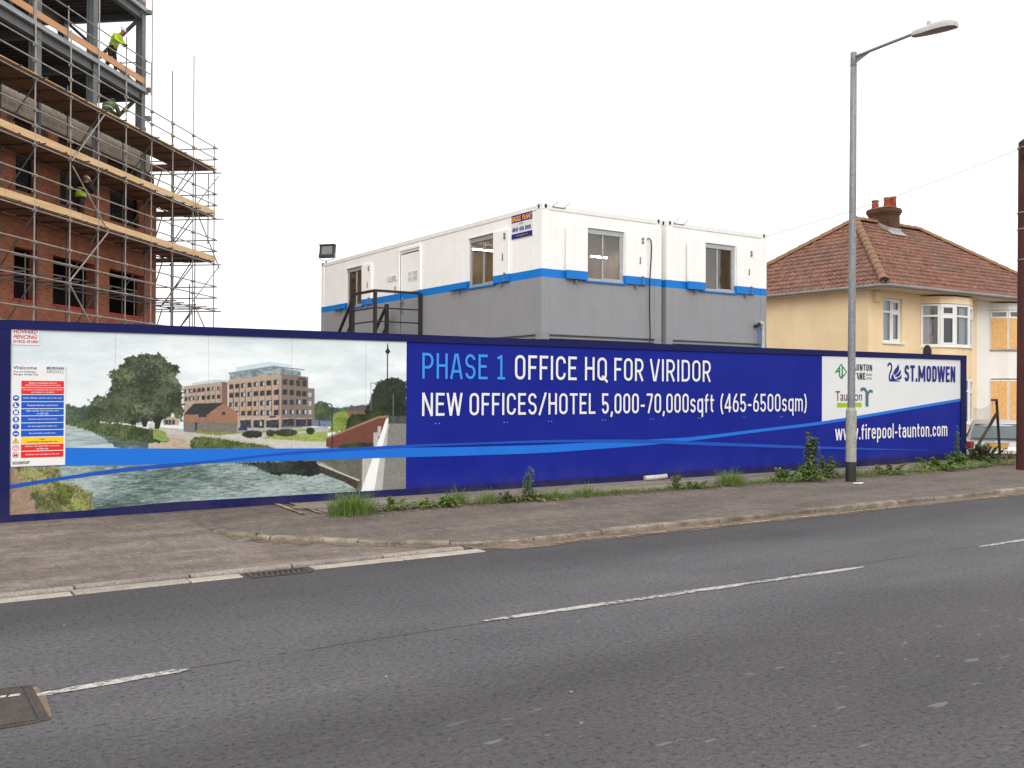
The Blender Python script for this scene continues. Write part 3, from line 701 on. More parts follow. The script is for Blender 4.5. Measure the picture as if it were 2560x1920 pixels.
# ------------------------------------------------------------------ hoarding
HY = 13.0
TOP = [(1.2, 2.551), (6.8, 2.575), (11.7, 2.588), (21.86, 2.617)]; BOT = [(1.2, .102), (6.8, .090), (11.7, .096), (21.86, .150)]
tp = lambda x: lerp_tab(TOP, x); bt = lambda x: lerp_tab(BOT, x)
ho = thing('site_hoarding', 'long blue timber hoarding printed with a riverside view and white lettering', 'hoarding', (11.5, HY, .10))
def strip(x0, x1, lo, hi, y0, y1, n=8):
    m = MB(); ring = []
    for k in range(n+1):
        x = x0+(x1-x0)*k/n; ring.append([(x, y0, lo(x)), (x, y0, hi(x)), (x, y1, hi(x)), (x, y1, lo(x))])
    m.loft(ring); return m
strip(1.25, 21.84, lambda x: bt(x)+.04, lambda x: tp(x)-.02, HY, HY+.018).build('panel', MT['blue'], ho)
def split(x0, x1, lo, hi, y0, y1, cuts):
    m = MB(); xs = [x0]+cuts+[x1]
    for a, b in zip(xs, xs[1:]):
        s_ = strip(a+.001, b-.001, lo, hi, y0, y1, 3); m.add(s_.v, s_.f)
    return m
for xj in (8.03, 9.25, 10.47, 11.69, 12.91, 14.13, 15.35, 17.79, 19.01, 20.23):     # butt joints between the sheets, with pairs of screw heads
    m = MB(); m.add([(xj-.002, HY-.0012, bt(xj)+.137), (xj+.002, HY-.0012, bt(xj)+.137), (xj+.002, HY-.0012, tp(xj)-.114), (xj-.002, HY-.0012, tp(xj)-.114)], [(0, 1, 2, 3)]); m.build('sheet_joint', MT['navy'], ho, fix=False)
m = MB()
for xj in (7.35, 8.62, 9.52, 10.68, 11.8, 13.0, 14.2, 15.3):
    for q in (-.03, .03): m.cyl((xj+q, HY-.0005, 1.215+.01*math.sin(xj*5)), (xj+q, HY-.004, 1.215+.01*math.sin(xj*5)), .0055, n=8)
o = m.build('screw_heads', MT['white'], ho); o['kind'] = 'stuff'
split(1.2, 21.87, lambda x: tp(x)-.112, tp, HY-.028, HY+.05, [4.4, 8.0, 11.4, 15.2, 18.7]).build('top_rail', MT['navy'], ho)
split(1.2, 21.87, bt, lambda x: bt(x)+(.092 if x < 3 else .135), HY-.026, HY+.04, [4.4, 7.75, 11.4, 15.2, 18.7]).build('bottom_rail', MT['navy'], ho)
strip(1.2, 1.432, lambda x: bt(x)+.0925, lambda x: tp(x)-.1125, HY-.025, HY+.04, 1).build('end_post', MT['navy'], ho)
strip(21.645, 21.87, lambda x: bt(x)+.1355, lambda x: tp(x)-.1125, HY-.025, HY+.04, 1).build('end_post', MT['navy'], ho)
for k in range(9):    # timber posts and blocks it stands on
    x = 2.6+k*2.35
    m = MB(); m.box(x-.05, x+.05, HY+.055, HY+.155, .02, tp(x)-.1); m.obox((x, HY+.155, 1.8), (x, HY+1.5, .12), .05, .1); m.build('support_post', MT['plank'], ho)
for x in (3.02, 5.0, 7.45, 9.6, 12.05, 15.0, 19.2):
    m = MB(); m.box(x-.11, x+.11, HY-.02, HY+.16, .06, bt(x)-.001); m.build('timber_block', MT['rust'], ho)

# --- the printed picture: pigment on the sheet, one colour per grid point
MURAL = [
('fartree',[2012,1516,2086,1527,2131,1508,2192,1488,2252,1507,2343,1515,2436,1440,2437,1275,2014,1314]),
('water',[2014,1282,2133,1261,2346,1195,2578,1115,2815,1043,3172,1008,3338,961,3574,971,3991,924,3992,880,2016,942]),
('waterdark',[2346,1186,2438,1193,2656,1122,2815,1051,3188,1016,3338,969,3139,941,2657,964,2547,1058]),
('apron',[3040,1239,3490,1193,3975,1152,4205,1148,4754,1185,5533,1163,5535,836,4756,877,3042,915]),
('sand',[3230,1106,3574,1037,3621,927,3042,945,3099,996,3305,1028]),
('reed',[2014,1330,2133,1326,2223,1308,2437,1300,2655,1272,2829,1261,2974,1216,3154,1187,3253,1126,3321,1038,3139,1018,2911,1040,2735,1062,2578,1124,2346,1186,2193,1238,2014,1282]),
('lawnl',[3098,1200,3186,1191,3259,1151,3304,1044,3231,1030,3099,1079]),
('fartree',[5319,1441,5513,1473,5730,1463,5876,1488,6173,1504,6231,1262,5878,1165,5320,1208]),
('house',[5821,1395,5912,1479,6079,1487,6174,1409,6155,1332,5840,1335]),
('houseroof',[5821,1417,5903,1484,6070,1483,6155,1414]),
('carpark',[5320,1291,5586,1271,5587,1196,5320,1200]),
('apron',[4754,1169,5551,1163,5551,1104,4754,1120]),
('smalltree',[5284,1375,5318,1507,5406,1557,5513,1540,5567,1456,5550,1355,5479,1323,5337,1308]),
('trunk',[5394,1324,5411,1324,5416,1198,5398,1199]),
('darktree',[6117,1401,6192,1538,6247,1710,6323,1831,6456,1893,6572,1924,6709,1887,6817,1853,6821,1201,6537,1206,6364,1260,6174,1297]),
('bush',[5586,1238,5622,1371,5730,1413,5840,1386,5877,1267,5841,1149,5659,1102,5534,1104]),
('hedge',[5840,1285,5913,1369,6174,1366,6363,1433,6478,1433,6537,1328,6364,1278,5988,1163,5804,1133]),
('wingface',[3479,1761,3994,1828,3996,1450,3489,1423]),
('wingside',[3994,1828,4073,1819,4076,1418,3996,1450]),
('pent2',[3592,1805,3915,1858,4070,1847,4070,1819,3994,1828,3592,1778]),
('wingface2',[3229,1346,3429,1362,3430,1247,3229,1251]),
('plant',[4183,2027,4648,2112,4977,2074,4977,2046,4723,2058,4192,1963]),
('glassband',[4099,1936,4723,2042,5115,1989,5115,1920,4825,1946,4100,1852]),
('proof',[4080,1948,4723,2058,5179,2012,5175,1999,4723,2035,4083,1929]),
('face',[4081,1847,4825,1949,4830,1176,4209,1187,4083,1434]),
('side',[4825,1949,5228,1905,5233,1190,4830,1176]),
('side',[5229,1748,5326,1740,5329,1205,5233,1193]),
('win',[4096,1788,4145,1793,4146,1732,4097,1727]),
('win',[4097,1671,4146,1676,4146,1612,4098,1607]),
('win',[4098,1544,4147,1549,4147,1488,4098,1483]),
('winlit',[4127,1537,4147,1540,4147,1492,4128,1490]),
('win',[4099,1423,4148,1428,4148,1365,4099,1361]),
('pil',[4148,1785,4155,1785,4158,1352,4151,1352]),
('win',[4175,1797,4226,1802,4227,1740,4175,1734]),
('win',[4176,1677,4227,1682,4227,1617,4176,1612]),
('win',[4177,1548,4228,1553,4228,1490,4177,1486]),
('winlit',[4207,1541,4228,1544,4228,1494,4208,1493]),
('win',[4177,1425,4229,1429,4229,1365,4178,1361]),
('winlit',[4208,1418,4229,1421,4229,1369,4209,1368]),
('pil',[4229,1794,4236,1794,4239,1352,4232,1352]),
('win',[4257,1806,4311,1812,4311,1748,4258,1742]),
('winlit',[4290,1799,4311,1803,4311,1751,4290,1750]),
('win',[4258,1683,4312,1689,4312,1622,4259,1617]),
('winlit',[4290,1677,4312,1680,4312,1626,4291,1625]),
('win',[4259,1552,4313,1557,4313,1493,4259,1488]),
('winlit',[4291,1545,4313,1548,4313,1497,4292,1495]),
('win',[4260,1427,4314,1431,4314,1365,4260,1361]),
('pil',[4314,1803,4321,1803,4324,1353,4317,1353]),
('win',[4345,1816,4401,1822,4402,1756,4345,1750]),
('win',[4346,1690,4402,1696,4403,1628,4346,1622]),
('winlit',[4380,1683,4402,1687,4403,1632,4380,1630]),
('win',[4347,1556,4403,1562,4404,1496,4347,1490]),
('win',[4347,1428,4404,1434,4404,1365,4348,1360]),
('pil',[4405,1812,4411,1812,4414,1353,4408,1353]),
('win',[4433,1826,4493,1833,4493,1765,4434,1759]),
('winlit',[4469,1820,4493,1823,4493,1768,4469,1767]),
('win',[4434,1697,4493,1703,4494,1634,4434,1628]),
('win',[4435,1560,4494,1566,4495,1498,4435,1493]),
('winlit',[4471,1554,4494,1557,4495,1502,4471,1500]),
('win',[4436,1430,4495,1436,4496,1366,4436,1360]),
('winlit',[4471,1423,4495,1426,4496,1369,4472,1368]),
('pil',[4496,1822,4502,1822,4505,1354,4499,1354]),
('win',[4525,1837,4588,1844,4588,1774,4526,1767]),
('winlit',[4563,1831,4588,1834,4588,1777,4563,1776]),
('win',[4526,1704,4589,1710,4589,1639,4527,1633]),
('win',[4527,1565,4589,1571,4590,1501,4528,1495]),
('winlit',[4565,1558,4589,1561,4590,1505,4565,1503]),
('win',[4528,1432,4590,1438,4591,1366,4528,1360]),
('winlit',[4565,1425,4590,1428,4591,1369,4566,1368]),
('pil',[4591,1831,4598,1832,4601,1354,4594,1354]),
('win',[4617,1847,4682,1854,4682,1783,4617,1776]),
('win',[4618,1711,4683,1717,4683,1645,4618,1639]),
('win',[4618,1569,4684,1576,4684,1504,4619,1498]),
('winlit',[4658,1563,4684,1566,4684,1507,4658,1506]),
('win',[4619,1434,4685,1440,4685,1366,4620,1360]),
('winlit',[4658,1427,4685,1430,4685,1369,4659,1368]),
('pil',[4685,1841,4692,1841,4695,1355,4688,1355]),
('win',[4722,1859,4790,1867,4791,1793,4722,1786]),
('winlit',[4763,1853,4791,1857,4791,1796,4763,1794]),
('win',[4723,1719,4791,1726,4792,1652,4723,1645]),
('win',[4724,1574,4792,1581,4793,1507,4724,1501]),
('win',[4725,1437,4793,1443,4794,1366,4725,1360]),
('pil',[4794,1853,4801,1853,4804,1356,4797,1356]),
('win2',[4850,1869,4917,1870,4917,1792,4851,1791]),
('win2',[4851,1726,4918,1726,4918,1651,4852,1651]),
('win2',[4852,1583,4918,1583,4919,1509,4853,1510]),
('win2',[4853,1441,4919,1441,4920,1370,4854,1371]),
('winlit',[4891,1434,4916,1433,4916,1375,4891,1376]),
('win2',[4951,1862,5017,1862,5018,1784,4951,1783]),
('win2',[4952,1718,5018,1718,5019,1642,4952,1642]),
('win2',[4953,1583,5019,1583,5020,1509,4953,1510]),
('win2',[4953,1441,5020,1440,5021,1370,4954,1371]),
('winlit',[4991,1434,5017,1432,5017,1375,4991,1375]),
('win2',[5048,1854,5116,1855,5116,1776,5049,1775]),
('win2',[5049,1710,5117,1710,5117,1634,5050,1634]),
('win2',[5050,1584,5117,1583,5118,1509,5051,1510]),
('winlit',[5088,1577,5114,1575,5114,1514,5088,1514]),
('win2',[5051,1441,5118,1440,5119,1369,5051,1370]),
('winlit',[5089,1434,5115,1432,5115,1374,5089,1375]),
('win2',[5138,1847,5206,1848,5206,1769,5139,1768]),
('win2',[5139,1702,5207,1702,5207,1626,5140,1626]),
('win2',[5140,1584,5208,1584,5208,1509,5140,1510]),
('win2',[5141,1440,5209,1440,5209,1369,5141,1369]),
('winlit',[5179,1433,5205,1432,5205,1374,5179,1374]),
('winlit',[5237,1682,5279,1682,5279,1619,5237,1619]),
('winlit',[5237,1557,5279,1557,5280,1494,5238,1494]),
('winlit',[5238,1433,5280,1433,5281,1370,5239,1370]),
('shop',[4247,1306,4401,1313,4402,1192,4248,1202]),
('canopy',[4247,1315,4401,1326,4401,1310,4247,1299]),
('shop',[4432,1303,4590,1311,4590,1188,4433,1199]),
('canopy',[4432,1313,4590,1324,4590,1308,4432,1297]),
('shop',[4616,1301,4797,1308,4797,1185,4617,1196]),
('canopy',[4616,1310,4797,1321,4797,1305,4616,1294]),
('canopy',[4524,1286,4550,1287,4551,1218,4524,1218]),
('shop',[4849,1307,5021,1312,5022,1210,4850,1203]),
('canopy',[4849,1317,5021,1322,5021,1312,4849,1307]),
('shop',[5045,1305,5201,1310,5201,1207,5046,1200]),
('canopy',[5045,1315,5201,1319,5201,1310,5045,1305]),
('shop',[5215,1303,5284,1308,5285,1206,5215,1197]),
('canopy',[5215,1313,5284,1318,5284,1308,5215,1303]),
('ink',[4661,1349,4758,1356,4758,1336,4661,1329]),
('ink',[5072,1895,5197,1880,5197,1855,5072,1870]),
('win',[3497,1719,3535,1722,3535,1668,3497,1665]),
('winlit',[3518,1714,3533,1714,3534,1671,3519,1671]),
('win',[3498,1618,3536,1621,3536,1567,3498,1564]),
('pil',[3538,1719,3542,1719,3544,1438,3540,1438]),
('win',[3553,1724,3591,1727,3591,1674,3553,1671]),
('winlit',[3574,1720,3589,1720,3590,1677,3575,1677]),
('win',[3554,1622,3592,1626,3592,1571,3554,1568]),
('winlit',[3575,1618,3590,1618,3590,1574,3575,1574]),
('pil',[3594,1724,3599,1724,3600,1438,3596,1438]),
('win',[3608,1729,3646,1733,3646,1679,3608,1676]),
('win',[3608,1627,3646,1630,3647,1575,3609,1572]),
('winlit',[3630,1622,3645,1622,3645,1578,3630,1578]),
('pil',[3649,1729,3653,1730,3655,1437,3651,1437]),
('win',[3667,1735,3705,1738,3706,1685,3667,1682]),
('win',[3668,1631,3706,1634,3706,1579,3668,1576]),
('winlit',[3689,1626,3705,1626,3705,1582,3690,1582]),
('pil',[3709,1735,3713,1735,3715,1437,3711,1437]),
('win',[3725,1741,3764,1744,3764,1691,3726,1688]),
('win',[3726,1636,3765,1639,3765,1583,3726,1580]),
('pil',[3767,1741,3772,1741,3774,1436,3769,1436]),
('win',[3790,1747,3829,1750,3829,1698,3790,1694]),
('win',[3791,1640,3830,1644,3830,1588,3791,1585]),
('pil',[3832,1747,3837,1747,3839,1436,3834,1436]),
('win',[3858,1753,3897,1757,3898,1704,3859,1701]),
('winlit',[3880,1749,3896,1749,3896,1707,3880,1707]),
('win',[3859,1646,3898,1649,3898,1593,3859,1590]),
('pil',[3900,1754,3905,1754,3907,1435,3903,1435]),
('win',[3928,1760,3968,1763,3968,1711,3929,1708]),
('winlit',[3950,1755,3966,1756,3966,1714,3951,1714]),
('win',[3929,1651,3968,1654,3969,1598,3930,1595]),
('pil',[3971,1760,3976,1760,3978,1435,3973,1435]),
('shop',[3251,1319,3286,1321,3287,1257,3251,1258]),
('shop',[3295,1318,3331,1321,3331,1257,3296,1257]),
('shop',[3340,1318,3375,1320,3376,1256,3340,1256]),
('road',[4197,1183,5533,1185,5533,1151,4197,1148]),
('car',[4216,1171,4245,1207,4317,1209,4345,1189,4345,1158,4216,1160]),
('bigtree',[2314,1294,2298,1441,2328,1572,2404,1630,2496,1638,2542,1705,2589,1771,2573,1846,2549,1904,2619,1946,2650,1997,2728,2057,2744,2115,2823,2156,2887,2135,2952,2176,3000,2194,3065,2165,3131,2187,3197,2165,3263,2119,3280,2068,3364,2043,3440,2019,3418,1950,3399,1880,3441,1812,3450,1743,3481,1674,3468,1536,3503,1432,3461,1302,3352,1398,3227,1297,3104,1316,3006,1266,2813,1269,2577,1290]),
('treelight',[2812,1504,2940,1537,3135,1520,3185,1451,3054,1401,2844,1437]),
('treelight',[2328,1540,2435,1622,2528,1605,2497,1539,2374,1507]),
('treelight',[2904,2111,3098,2149,3230,2101,3214,2015,3001,2028]),
('treelight',[3100,1911,3348,1949,3416,1829,3232,1776]),
('treelight',[2619,1888,2809,1941,2873,1857,2699,1772]),
('trunkd',[3103,1367,3219,1366,3174,1199,3121,1205]),
('trunkd',[2957,1335,3038,1334,3015,1229,2966,1233]),
('trunkd',[2813,1320,2893,1319,2885,1258,2817,1259]),
('gap',[2909,1285,2950,1293,2958,1257,2893,1258]),
('gap',[3042,1274,3104,1282,3108,1239,3039,1240]),
('shedroof',[3486,1385,3617,1530,4023,1543,3799,1382]),
('shedbrick',[3486,1392,3799,1382,4020,1537,4211,1401,4212,1271,3486,1291]),
('shedroof',[3486,1385,3617,1530,4023,1543,3799,1389]),
('shedlow',[3486,1294,4212,1274,4205,1119,3975,1108,3487,1159]),
('win',[3682,1391,3789,1389,3790,1346,3682,1347]),
('win',[4005,1416,4036,1415,4046,1396,4036,1378,4005,1378,3995,1397]),
('win',[3638,1280,3664,1279,3665,1158,3639,1162]),
('weed',[3634,1144,3665,1189,3711,1165,3819,1148,3975,1152,4165,1140,4165,1114,3944,1103,3634,1136]),
('path',[3975,1105,4261,1112,4555,1044,5517,974,5517,870,4756,893,4672,952,4166,1053]),
('lawn',[4572,1047,4754,1085,5095,1094,5525,1121,5534,974,5234,986,4588,1040]),
('lawnl',[4205,1148,5198,1158,5198,1136,4205,1119]),
('darkbush',[4568,1100,4551,1075,4503,1057,4436,1049,4365,1054,4307,1070,4274,1093,4274,1119,4306,1142,4364,1155,4435,1157,4502,1147,4550,1126]),
('darkbush',[4754,1112,4746,1090,4724,1073,4692,1065,4658,1069,4630,1083,4615,1104,4614,1127,4630,1147,4658,1160,4691,1162,4723,1153,4746,1135]),
('darkbush',[5069,1114,5050,1088,4997,1070,4922,1062,4844,1067,4779,1083,4742,1107,4742,1134,4778,1156,4843,1170,4921,1172,4996,1161,5049,1140]),
('darkbush',[5331,1133,5324,1110,5303,1093,5273,1085,5241,1089,5215,1103,5200,1124,5200,1148,5215,1169,5241,1182,5272,1184,5302,1175,5323,1157]),
('bankveg',[3577,1034,3635,1082,3757,1087,3944,1059,4166,1019,4262,1000,4392,984,4589,955,4689,920,4772,885,3590,921]),
('rampbrick',[5507,1021,6345,1309,6460,1315,6479,1259,6309,916,5589,860,5508,904]),
('coping',[5502,1035,6326,1330,6508,1345,6508,1314,6345,1302,5511,1008]),
('darkbush',[5679,866,5733,923,5990,950,6233,944,6309,847]),
('lamp',[5592,1456,5607,1456,5610,876,5596,876]),
('lamp',[5513,1527,5567,1531,5603,1498,5609,1439,5592,1439,5585,1489,5558,1518,5513,1513]),
('lamp',[6477,2311,6492,2312,6501,1398,6480,1398]),
('lamp',[6480,2424,6492,2425,6500,2347,6531,2304,6508,2272,6469,2271,6446,2302,6475,2346]),
('lampg',[6209,1827,6220,1827,6224,1417,6213,1417]),
('lampg',[6209,1830,6342,1832,6342,1823,6209,1820]),
('lampg',[6579,1676,6591,1676,6589,1257,6578,1257]),
('road2',[6518,1220,6821,1215,6827,162,6409,185,6462,912]),
('railing',[6537,1336,6820,1324,6821,1215,6528,1220]),
('wallgrey',[5341,726,6103,733,6078,187,5976,226,6030,377]),
('walldark',[5350,656,6034,380,5985,260,5809,371,5430,523]),
('railw',[5369,655,5387,665,6034,397,6034,373]),
('darkrefl',[4104,724,5350,709,5430,515,5255,481,4978,527,4758,517,4558,594,4426,679]),
('beamg',[6326,1183,6387,1182,6375,1035,6327,1036]),
('beamg',[6260,1093,6336,1091,6338,872,6262,874]),
('beamg',[6084,734,6234,728,6078,187,6072,187]),
('beamg',[6469,1308,6514,1310,6481,876,6454,686,6405,168,6257,176,6367,741]),
('beamw',[6460,1276,6502,1307,6484,1154,6367,715,6275,193,6054,205,6249,728,6313,890]),
('dirtpath',[1413,804,1639,796,1699,491,1802,133,1417,160]),
('lgrass',[1497,793,1754,807,1947,771,2003,668,1975,581,2004,536,2138,529,2259,477,2351,390,2375,290,2414,206,2353,95,1788,134,1707,331,1627,526,1540,657]),
('lgrassd',[1901,560,2019,546,2139,500,2110,306,2021,247,1947,349]),
('lgrassy',[2110,339,2230,348,2322,261,2292,181,2141,207]),
]

def make_print():
    X0, X1, Z0, Z1 = 1.432, 6.805, .19, 2.47; NX, NZ = 940, 392
    U, V = np.meshgrid(np.linspace(X0, X1, NX)*1000, np.linspace(Z0, Z1, NZ)*1000)
    rng = np.random.RandomState(11)
    def vn(u, v):
        tab = rng.rand(256, 256); iu = np.floor(u).astype(int); iv = np.floor(v).astype(int); fu = u-iu; fv = v-iv
        fu = fu*fu*(3-2*fu); fv = fv*fv*(3-2*fv); T = lambda a, b: tab[a % 256, b % 256]
        return (T(iu, iv)*(1-fu)+T(iu+1, iv)*fu)*(1-fv)+(T(iu, iv+1)*(1-fu)+T(iu+1, iv+1)*fu)*fv
    def fbm(su, sv, o=4, g=.55):
        s = 0; a = 1; t = 0
        for k in range(o): s = s+a*vn(U/su*2**k+k*17, V/sv*2**k+k*31); t += a; a *= g
        return s/t
    def inside(pts, u, v):
        r = np.zeros(u.shape, bool); n = len(pts)
        for i in range(n):
            (x1, y1), (x2, y2) = pts[i], pts[(i+1) % n]
            if y1 == y2: continue
            c = (y1 > v) != (y2 > v); r ^= c & (u < (x2-x1)*(v-y1)/(y2-y1)+x1)
        return r
    lin = lambda c: np.where(np.array(c)/255. <= .04045, np.array(c)/255/12.92, ((np.array(c)/255.+.055)/1.055)**2.4)
    img = np.zeros((NZ, NX, 3))
    n1 = fbm(1500, 420, 5); n2 = fbm(380, 120, 4)
    k = np.clip((n1*.65+n2*.35-.33)*3, 0, 1)[..., None]
    img[:] = np.array((204, 214, 218))*(1-k)+np.array((233, 240, 241))*k
    low = V < 830
    # style: dark, light, noise size u, v, edge jitter, contrast
    ST = dict(fartree=((54, 70, 58), (92, 108, 88), 40, 30, 14, 2.5), water=((138, 156, 158), (186, 198, 199), 260, 22, 6, 3), waterdark=((70, 84, 76), (112, 126, 120), 160, 20, 14, 2.5),
      apron=((168, 165, 154), (192, 190, 180), 60, 20, 3, 2), sand=((165, 145, 122), (196, 182, 158), 60, 20, 8, 2), reed=((44, 56, 34), (98, 108, 68), 12, 40, 14, 3), lawnl=((112, 134, 64), (146, 164, 90), 30, 10, 4, 2),
      house=((116, 82, 62), (138, 100, 76), 20, 12, 2, 1.5), houseroof=((74, 76, 84), (92, 94, 100), 20, 10, 2, 1.5), carpark=((90, 104, 130), (120, 134, 158), 30, 8, 3, 2),
      smalltree=((52, 66, 42), (96, 108, 74), 16, 14, 16, 3), trunk=((70, 60, 48), (84, 74, 60), 10, 10, 1, 1), darktree=((24, 32, 24), (52, 62, 44), 20, 18, 22, 3), bush=((98, 118, 46), (146, 160, 84), 16, 14, 14, 3),
      hedge=((30, 40, 24), (62, 72, 42), 18, 16, 12, 3), wingface=((168, 146, 130), (182, 160, 142), 30, 8, 1, 1), wingside=((116, 92, 82), (128, 104, 92), 30, 8, 1, 1), pent2=((176, 196, 206), (196, 212, 220), 40, 20, 1, 1),
      wingface2=((172, 150, 134), (188, 166, 150), 20, 10, 1, 1), plant=((186, 206, 214), (204, 220, 226), 60, 20, 1, 1), glassband=((104, 116, 122), (158, 170, 176), 60, 40, 1, 3), proof=((112, 128, 134), (132, 146, 150), 60, 10, 1, 1),
      face=((168, 146, 128), (184, 161, 142), 40, 8, 1, 1.2), side=((118, 104, 94), (134, 119, 107), 40, 8, 1, 1.2), win=((40, 42, 48), (66, 68, 72), 20, 20, 0, 2), win2=((44, 46, 50), (72, 74, 78), 20, 20, 0, 2),
      winlit=((150, 164, 174), (196, 206, 212), 20, 20, 0, 2), pil=((92, 66, 54), (104, 76, 64), 20, 20, 0, 1), shop=((36, 40, 46), (78, 82, 86), 30, 20, 0, 2.5), canopy=((176, 172, 166), (196, 192, 186), 20, 20, 0, 1), ink=((70, 48, 42), (84, 58, 50), 10, 10, 2, 1),
      road=((150, 156, 160), (180, 184, 186), 60, 8, 2, 1.5), car=((30, 44, 80), (60, 76, 116), 20, 8, 2, 2), bigtree=((46, 54, 40), (92, 100, 74), 26, 22, 30, 3), treelight=((60, 68, 50), (124, 131, 104), 18, 15, 40, 3),
      trunkd=((38, 36, 28), (54, 50, 40), 12, 20, 4, 1.5), gap=((170, 178, 176), (196, 204, 204), 20, 8, 4, 1.5), shedroof=((44, 48, 48), (62, 66, 64), 30, 10, 2, 2), shedbrick=((138, 100, 78), (164, 122, 98), 26, 8, 2, 2),
      shedlow=((104, 100, 92), (128, 122, 112), 30, 10, 3, 2), weed=((96, 110, 60), (140, 140, 84), 14, 12, 12, 2.5), path=((180, 178, 170), (204, 202, 194), 60, 12, 4, 2), lawn=((124, 142, 70), (164, 176, 102), 40, 8, 4, 2.5),
      darkbush=((36, 42, 30), (72, 80, 56), 12, 10, 10, 3), bankveg=((54, 68, 34), (112, 126, 72), 16, 14, 14, 3), rampbrick=((98, 58, 47), (120, 75, 61), 24, 8, 2, 2), coping=((140, 108, 86), (164, 130, 106), 20, 8, 1, 1.5),
      lamp=((28, 34, 34), (40, 46, 46), 10, 10, 0, 1), lampg=((112, 122, 126), (128, 136, 140), 10, 10, 0, 1), road2=((116, 114, 110), (136, 134, 128), 40, 30, 2, 2), railing=((54, 58, 60), (88, 92, 92), 8, 40, 1, 3),
      wallgrey=((84, 84, 76), (112, 110, 102), 50, 30, 3, 2), walldark=((46, 40, 34), (76, 66, 56), 24, 16, 4, 2.5), railw=((190, 186, 176), (206, 202, 192), 20, 20, 0, 1), darkrefl=((22, 28, 26), (56, 66, 58), 40, 14, 18, 3),
      beamg=((168, 168, 162), (186, 186, 180), 30, 60, 0, 1.5), beamw=((226, 228, 226), (238, 240, 238), 30, 60, 0, 1), dirtpath=((132, 110, 94), (166, 142, 122), 30, 20, 8, 2), lgrass=((70, 78, 44), (164, 158, 108), 9, 26, 26, 3),
      lgrassd=((52, 62, 28), (110, 120, 60), 14, 18, 30, 3), lgrassy=((112, 124, 62), (172, 172, 104), 12, 14, 26, 2.5))
    # river in the lower half
    rp = fbm(85, 9, 4, .75); wd = fbm(800, 240, 3)
    dk = .55*np.exp(-((U-3050-1.1*(V-450))/620)**2)+.35*np.exp(-((U-5400)/900)**2)*np.clip((V-380)/300, 0, 1)
    k = np.clip((rp-.5)*2.0+.80+(wd-.5)*.9-dk, 0, 1)[..., None]
    riv = np.array((64, 84, 78))*(1-k)+np.array((166, 180, 179))*k
    img[low] = riv[low]
    jn = {'big': fbm(170, 130, 3), 'fine': fbm(9, 9, 2)}
    for st, q in MURAL:
        d, l, su, sv, jit, con = ST[st]; pts = [(q[i], q[i+1]) for i in range(0, len(q), 2)]
        x0, x1 = min(p[0] for p in pts)-jit*2-5, max(p[0] for p in pts)+jit*2+5; y0, y1 = min(p[1] for p in pts)-jit*2-5, max(p[1] for p in pts)+jit*2+5
        sl = (slice(max(0, int((y0/1000-Z0)/(Z1-Z0)*NZ)-1), max(0, int((y1/1000-Z0)/(Z1-Z0)*NZ)+3)), slice(max(0, int((x0/1000-X0)/(X1-X0)*NX)-1), max(0, int((x1/1000-X0)/(X1-X0)*NX)+3)))
        if jit not in jn:
            s_ = max(6, jit*1.3); jn[jit] = ((fbm(s_, s_, 3, .8)-.5)*4*jit, (fbm(s_, s_, 3, .8)-.5)*4*jit) if jit > 1 else (0*U, 0*U)
        if (su, sv) not in jn: jn[(su, sv)] = fbm(su, sv, 4, .75)
        j = jn[jit]; m = inside(pts, U[sl]+j[0][sl], V[sl]+j[1][sl])
        if not m.any(): continue
        kk = (jn[(su, sv)][sl]-.5)*con
        if jit >= 10: kk = kk*.8+(jn['big'][sl]-.5)*1.6+(jn['fine'][sl]-.5)*1.3
        k = np.clip(kk+.5, 0, 1)[..., None]
        c = np.array(d)*(1-k)+np.array(l)*k
        img[sl][m] = c[m]
    bl = np.pad(img, ((1, 1), (1, 1), (0, 0)), 'edge'); img = img*.4+.15*(bl[:-2, 1:-1]+bl[2:, 1:-1]+bl[1:-1, :-2]+bl[1:-1, 2:])
    img += (rng.rand(NZ, NX, 1)-.5)*14
    for xj in (2.63, 3.815, 4.985, 6.13): # sheet joints
        cidx = int((xj-X0)/(X1-X0)*NX); img[:, cidx] *= .80
    img = lin(np.clip(img, 0, 255))
    me = bpy.data.meshes.new('printed_picture')
    vs = np.stack([U.ravel()/1000, np.full(U.size, HY-.004), V.ravel()/1000], 1)
    vs = vs-np.array((11.5, HY, .10))
    idx = np.arange(NX*NZ).reshape(NZ, NX); fs = np.stack([idx[:-1, :-1], idx[:-1, 1:], idx[1:, 1:], idx[1:, :-1]], -1).reshape(-1, 4)
    me.vertices.add(len(vs)); me.vertices.foreach_set('co', vs.astype(np.float32).ravel())
    me.loops.add(fs.size); me.loops.foreach_set('vertex_index', fs.astype(np.int32).ravel())
    me.polygons.add(len(fs)); me.polygons.foreach_set('loop_start', np.arange(0, fs.size, 4, dtype=np.int32)); me.polygons.foreach_set('loop_total', np.full(len(fs), 4, dtype=np.int32))
    me.update(); me.validate()
    at = me.attributes.new('print', 'FLOAT_COLOR', 'POINT'); at.data.foreach_set('color', np.concatenate([img.reshape(-1, 3), np.ones((NX*NZ, 1))], 1).astype(np.float32).ravel())
    me.materials.append(MT['print'])
    o = bpy.data.objects.new('printed_picture', me); COL.objects.link(o); o.parent = ho
    return o
make_print()

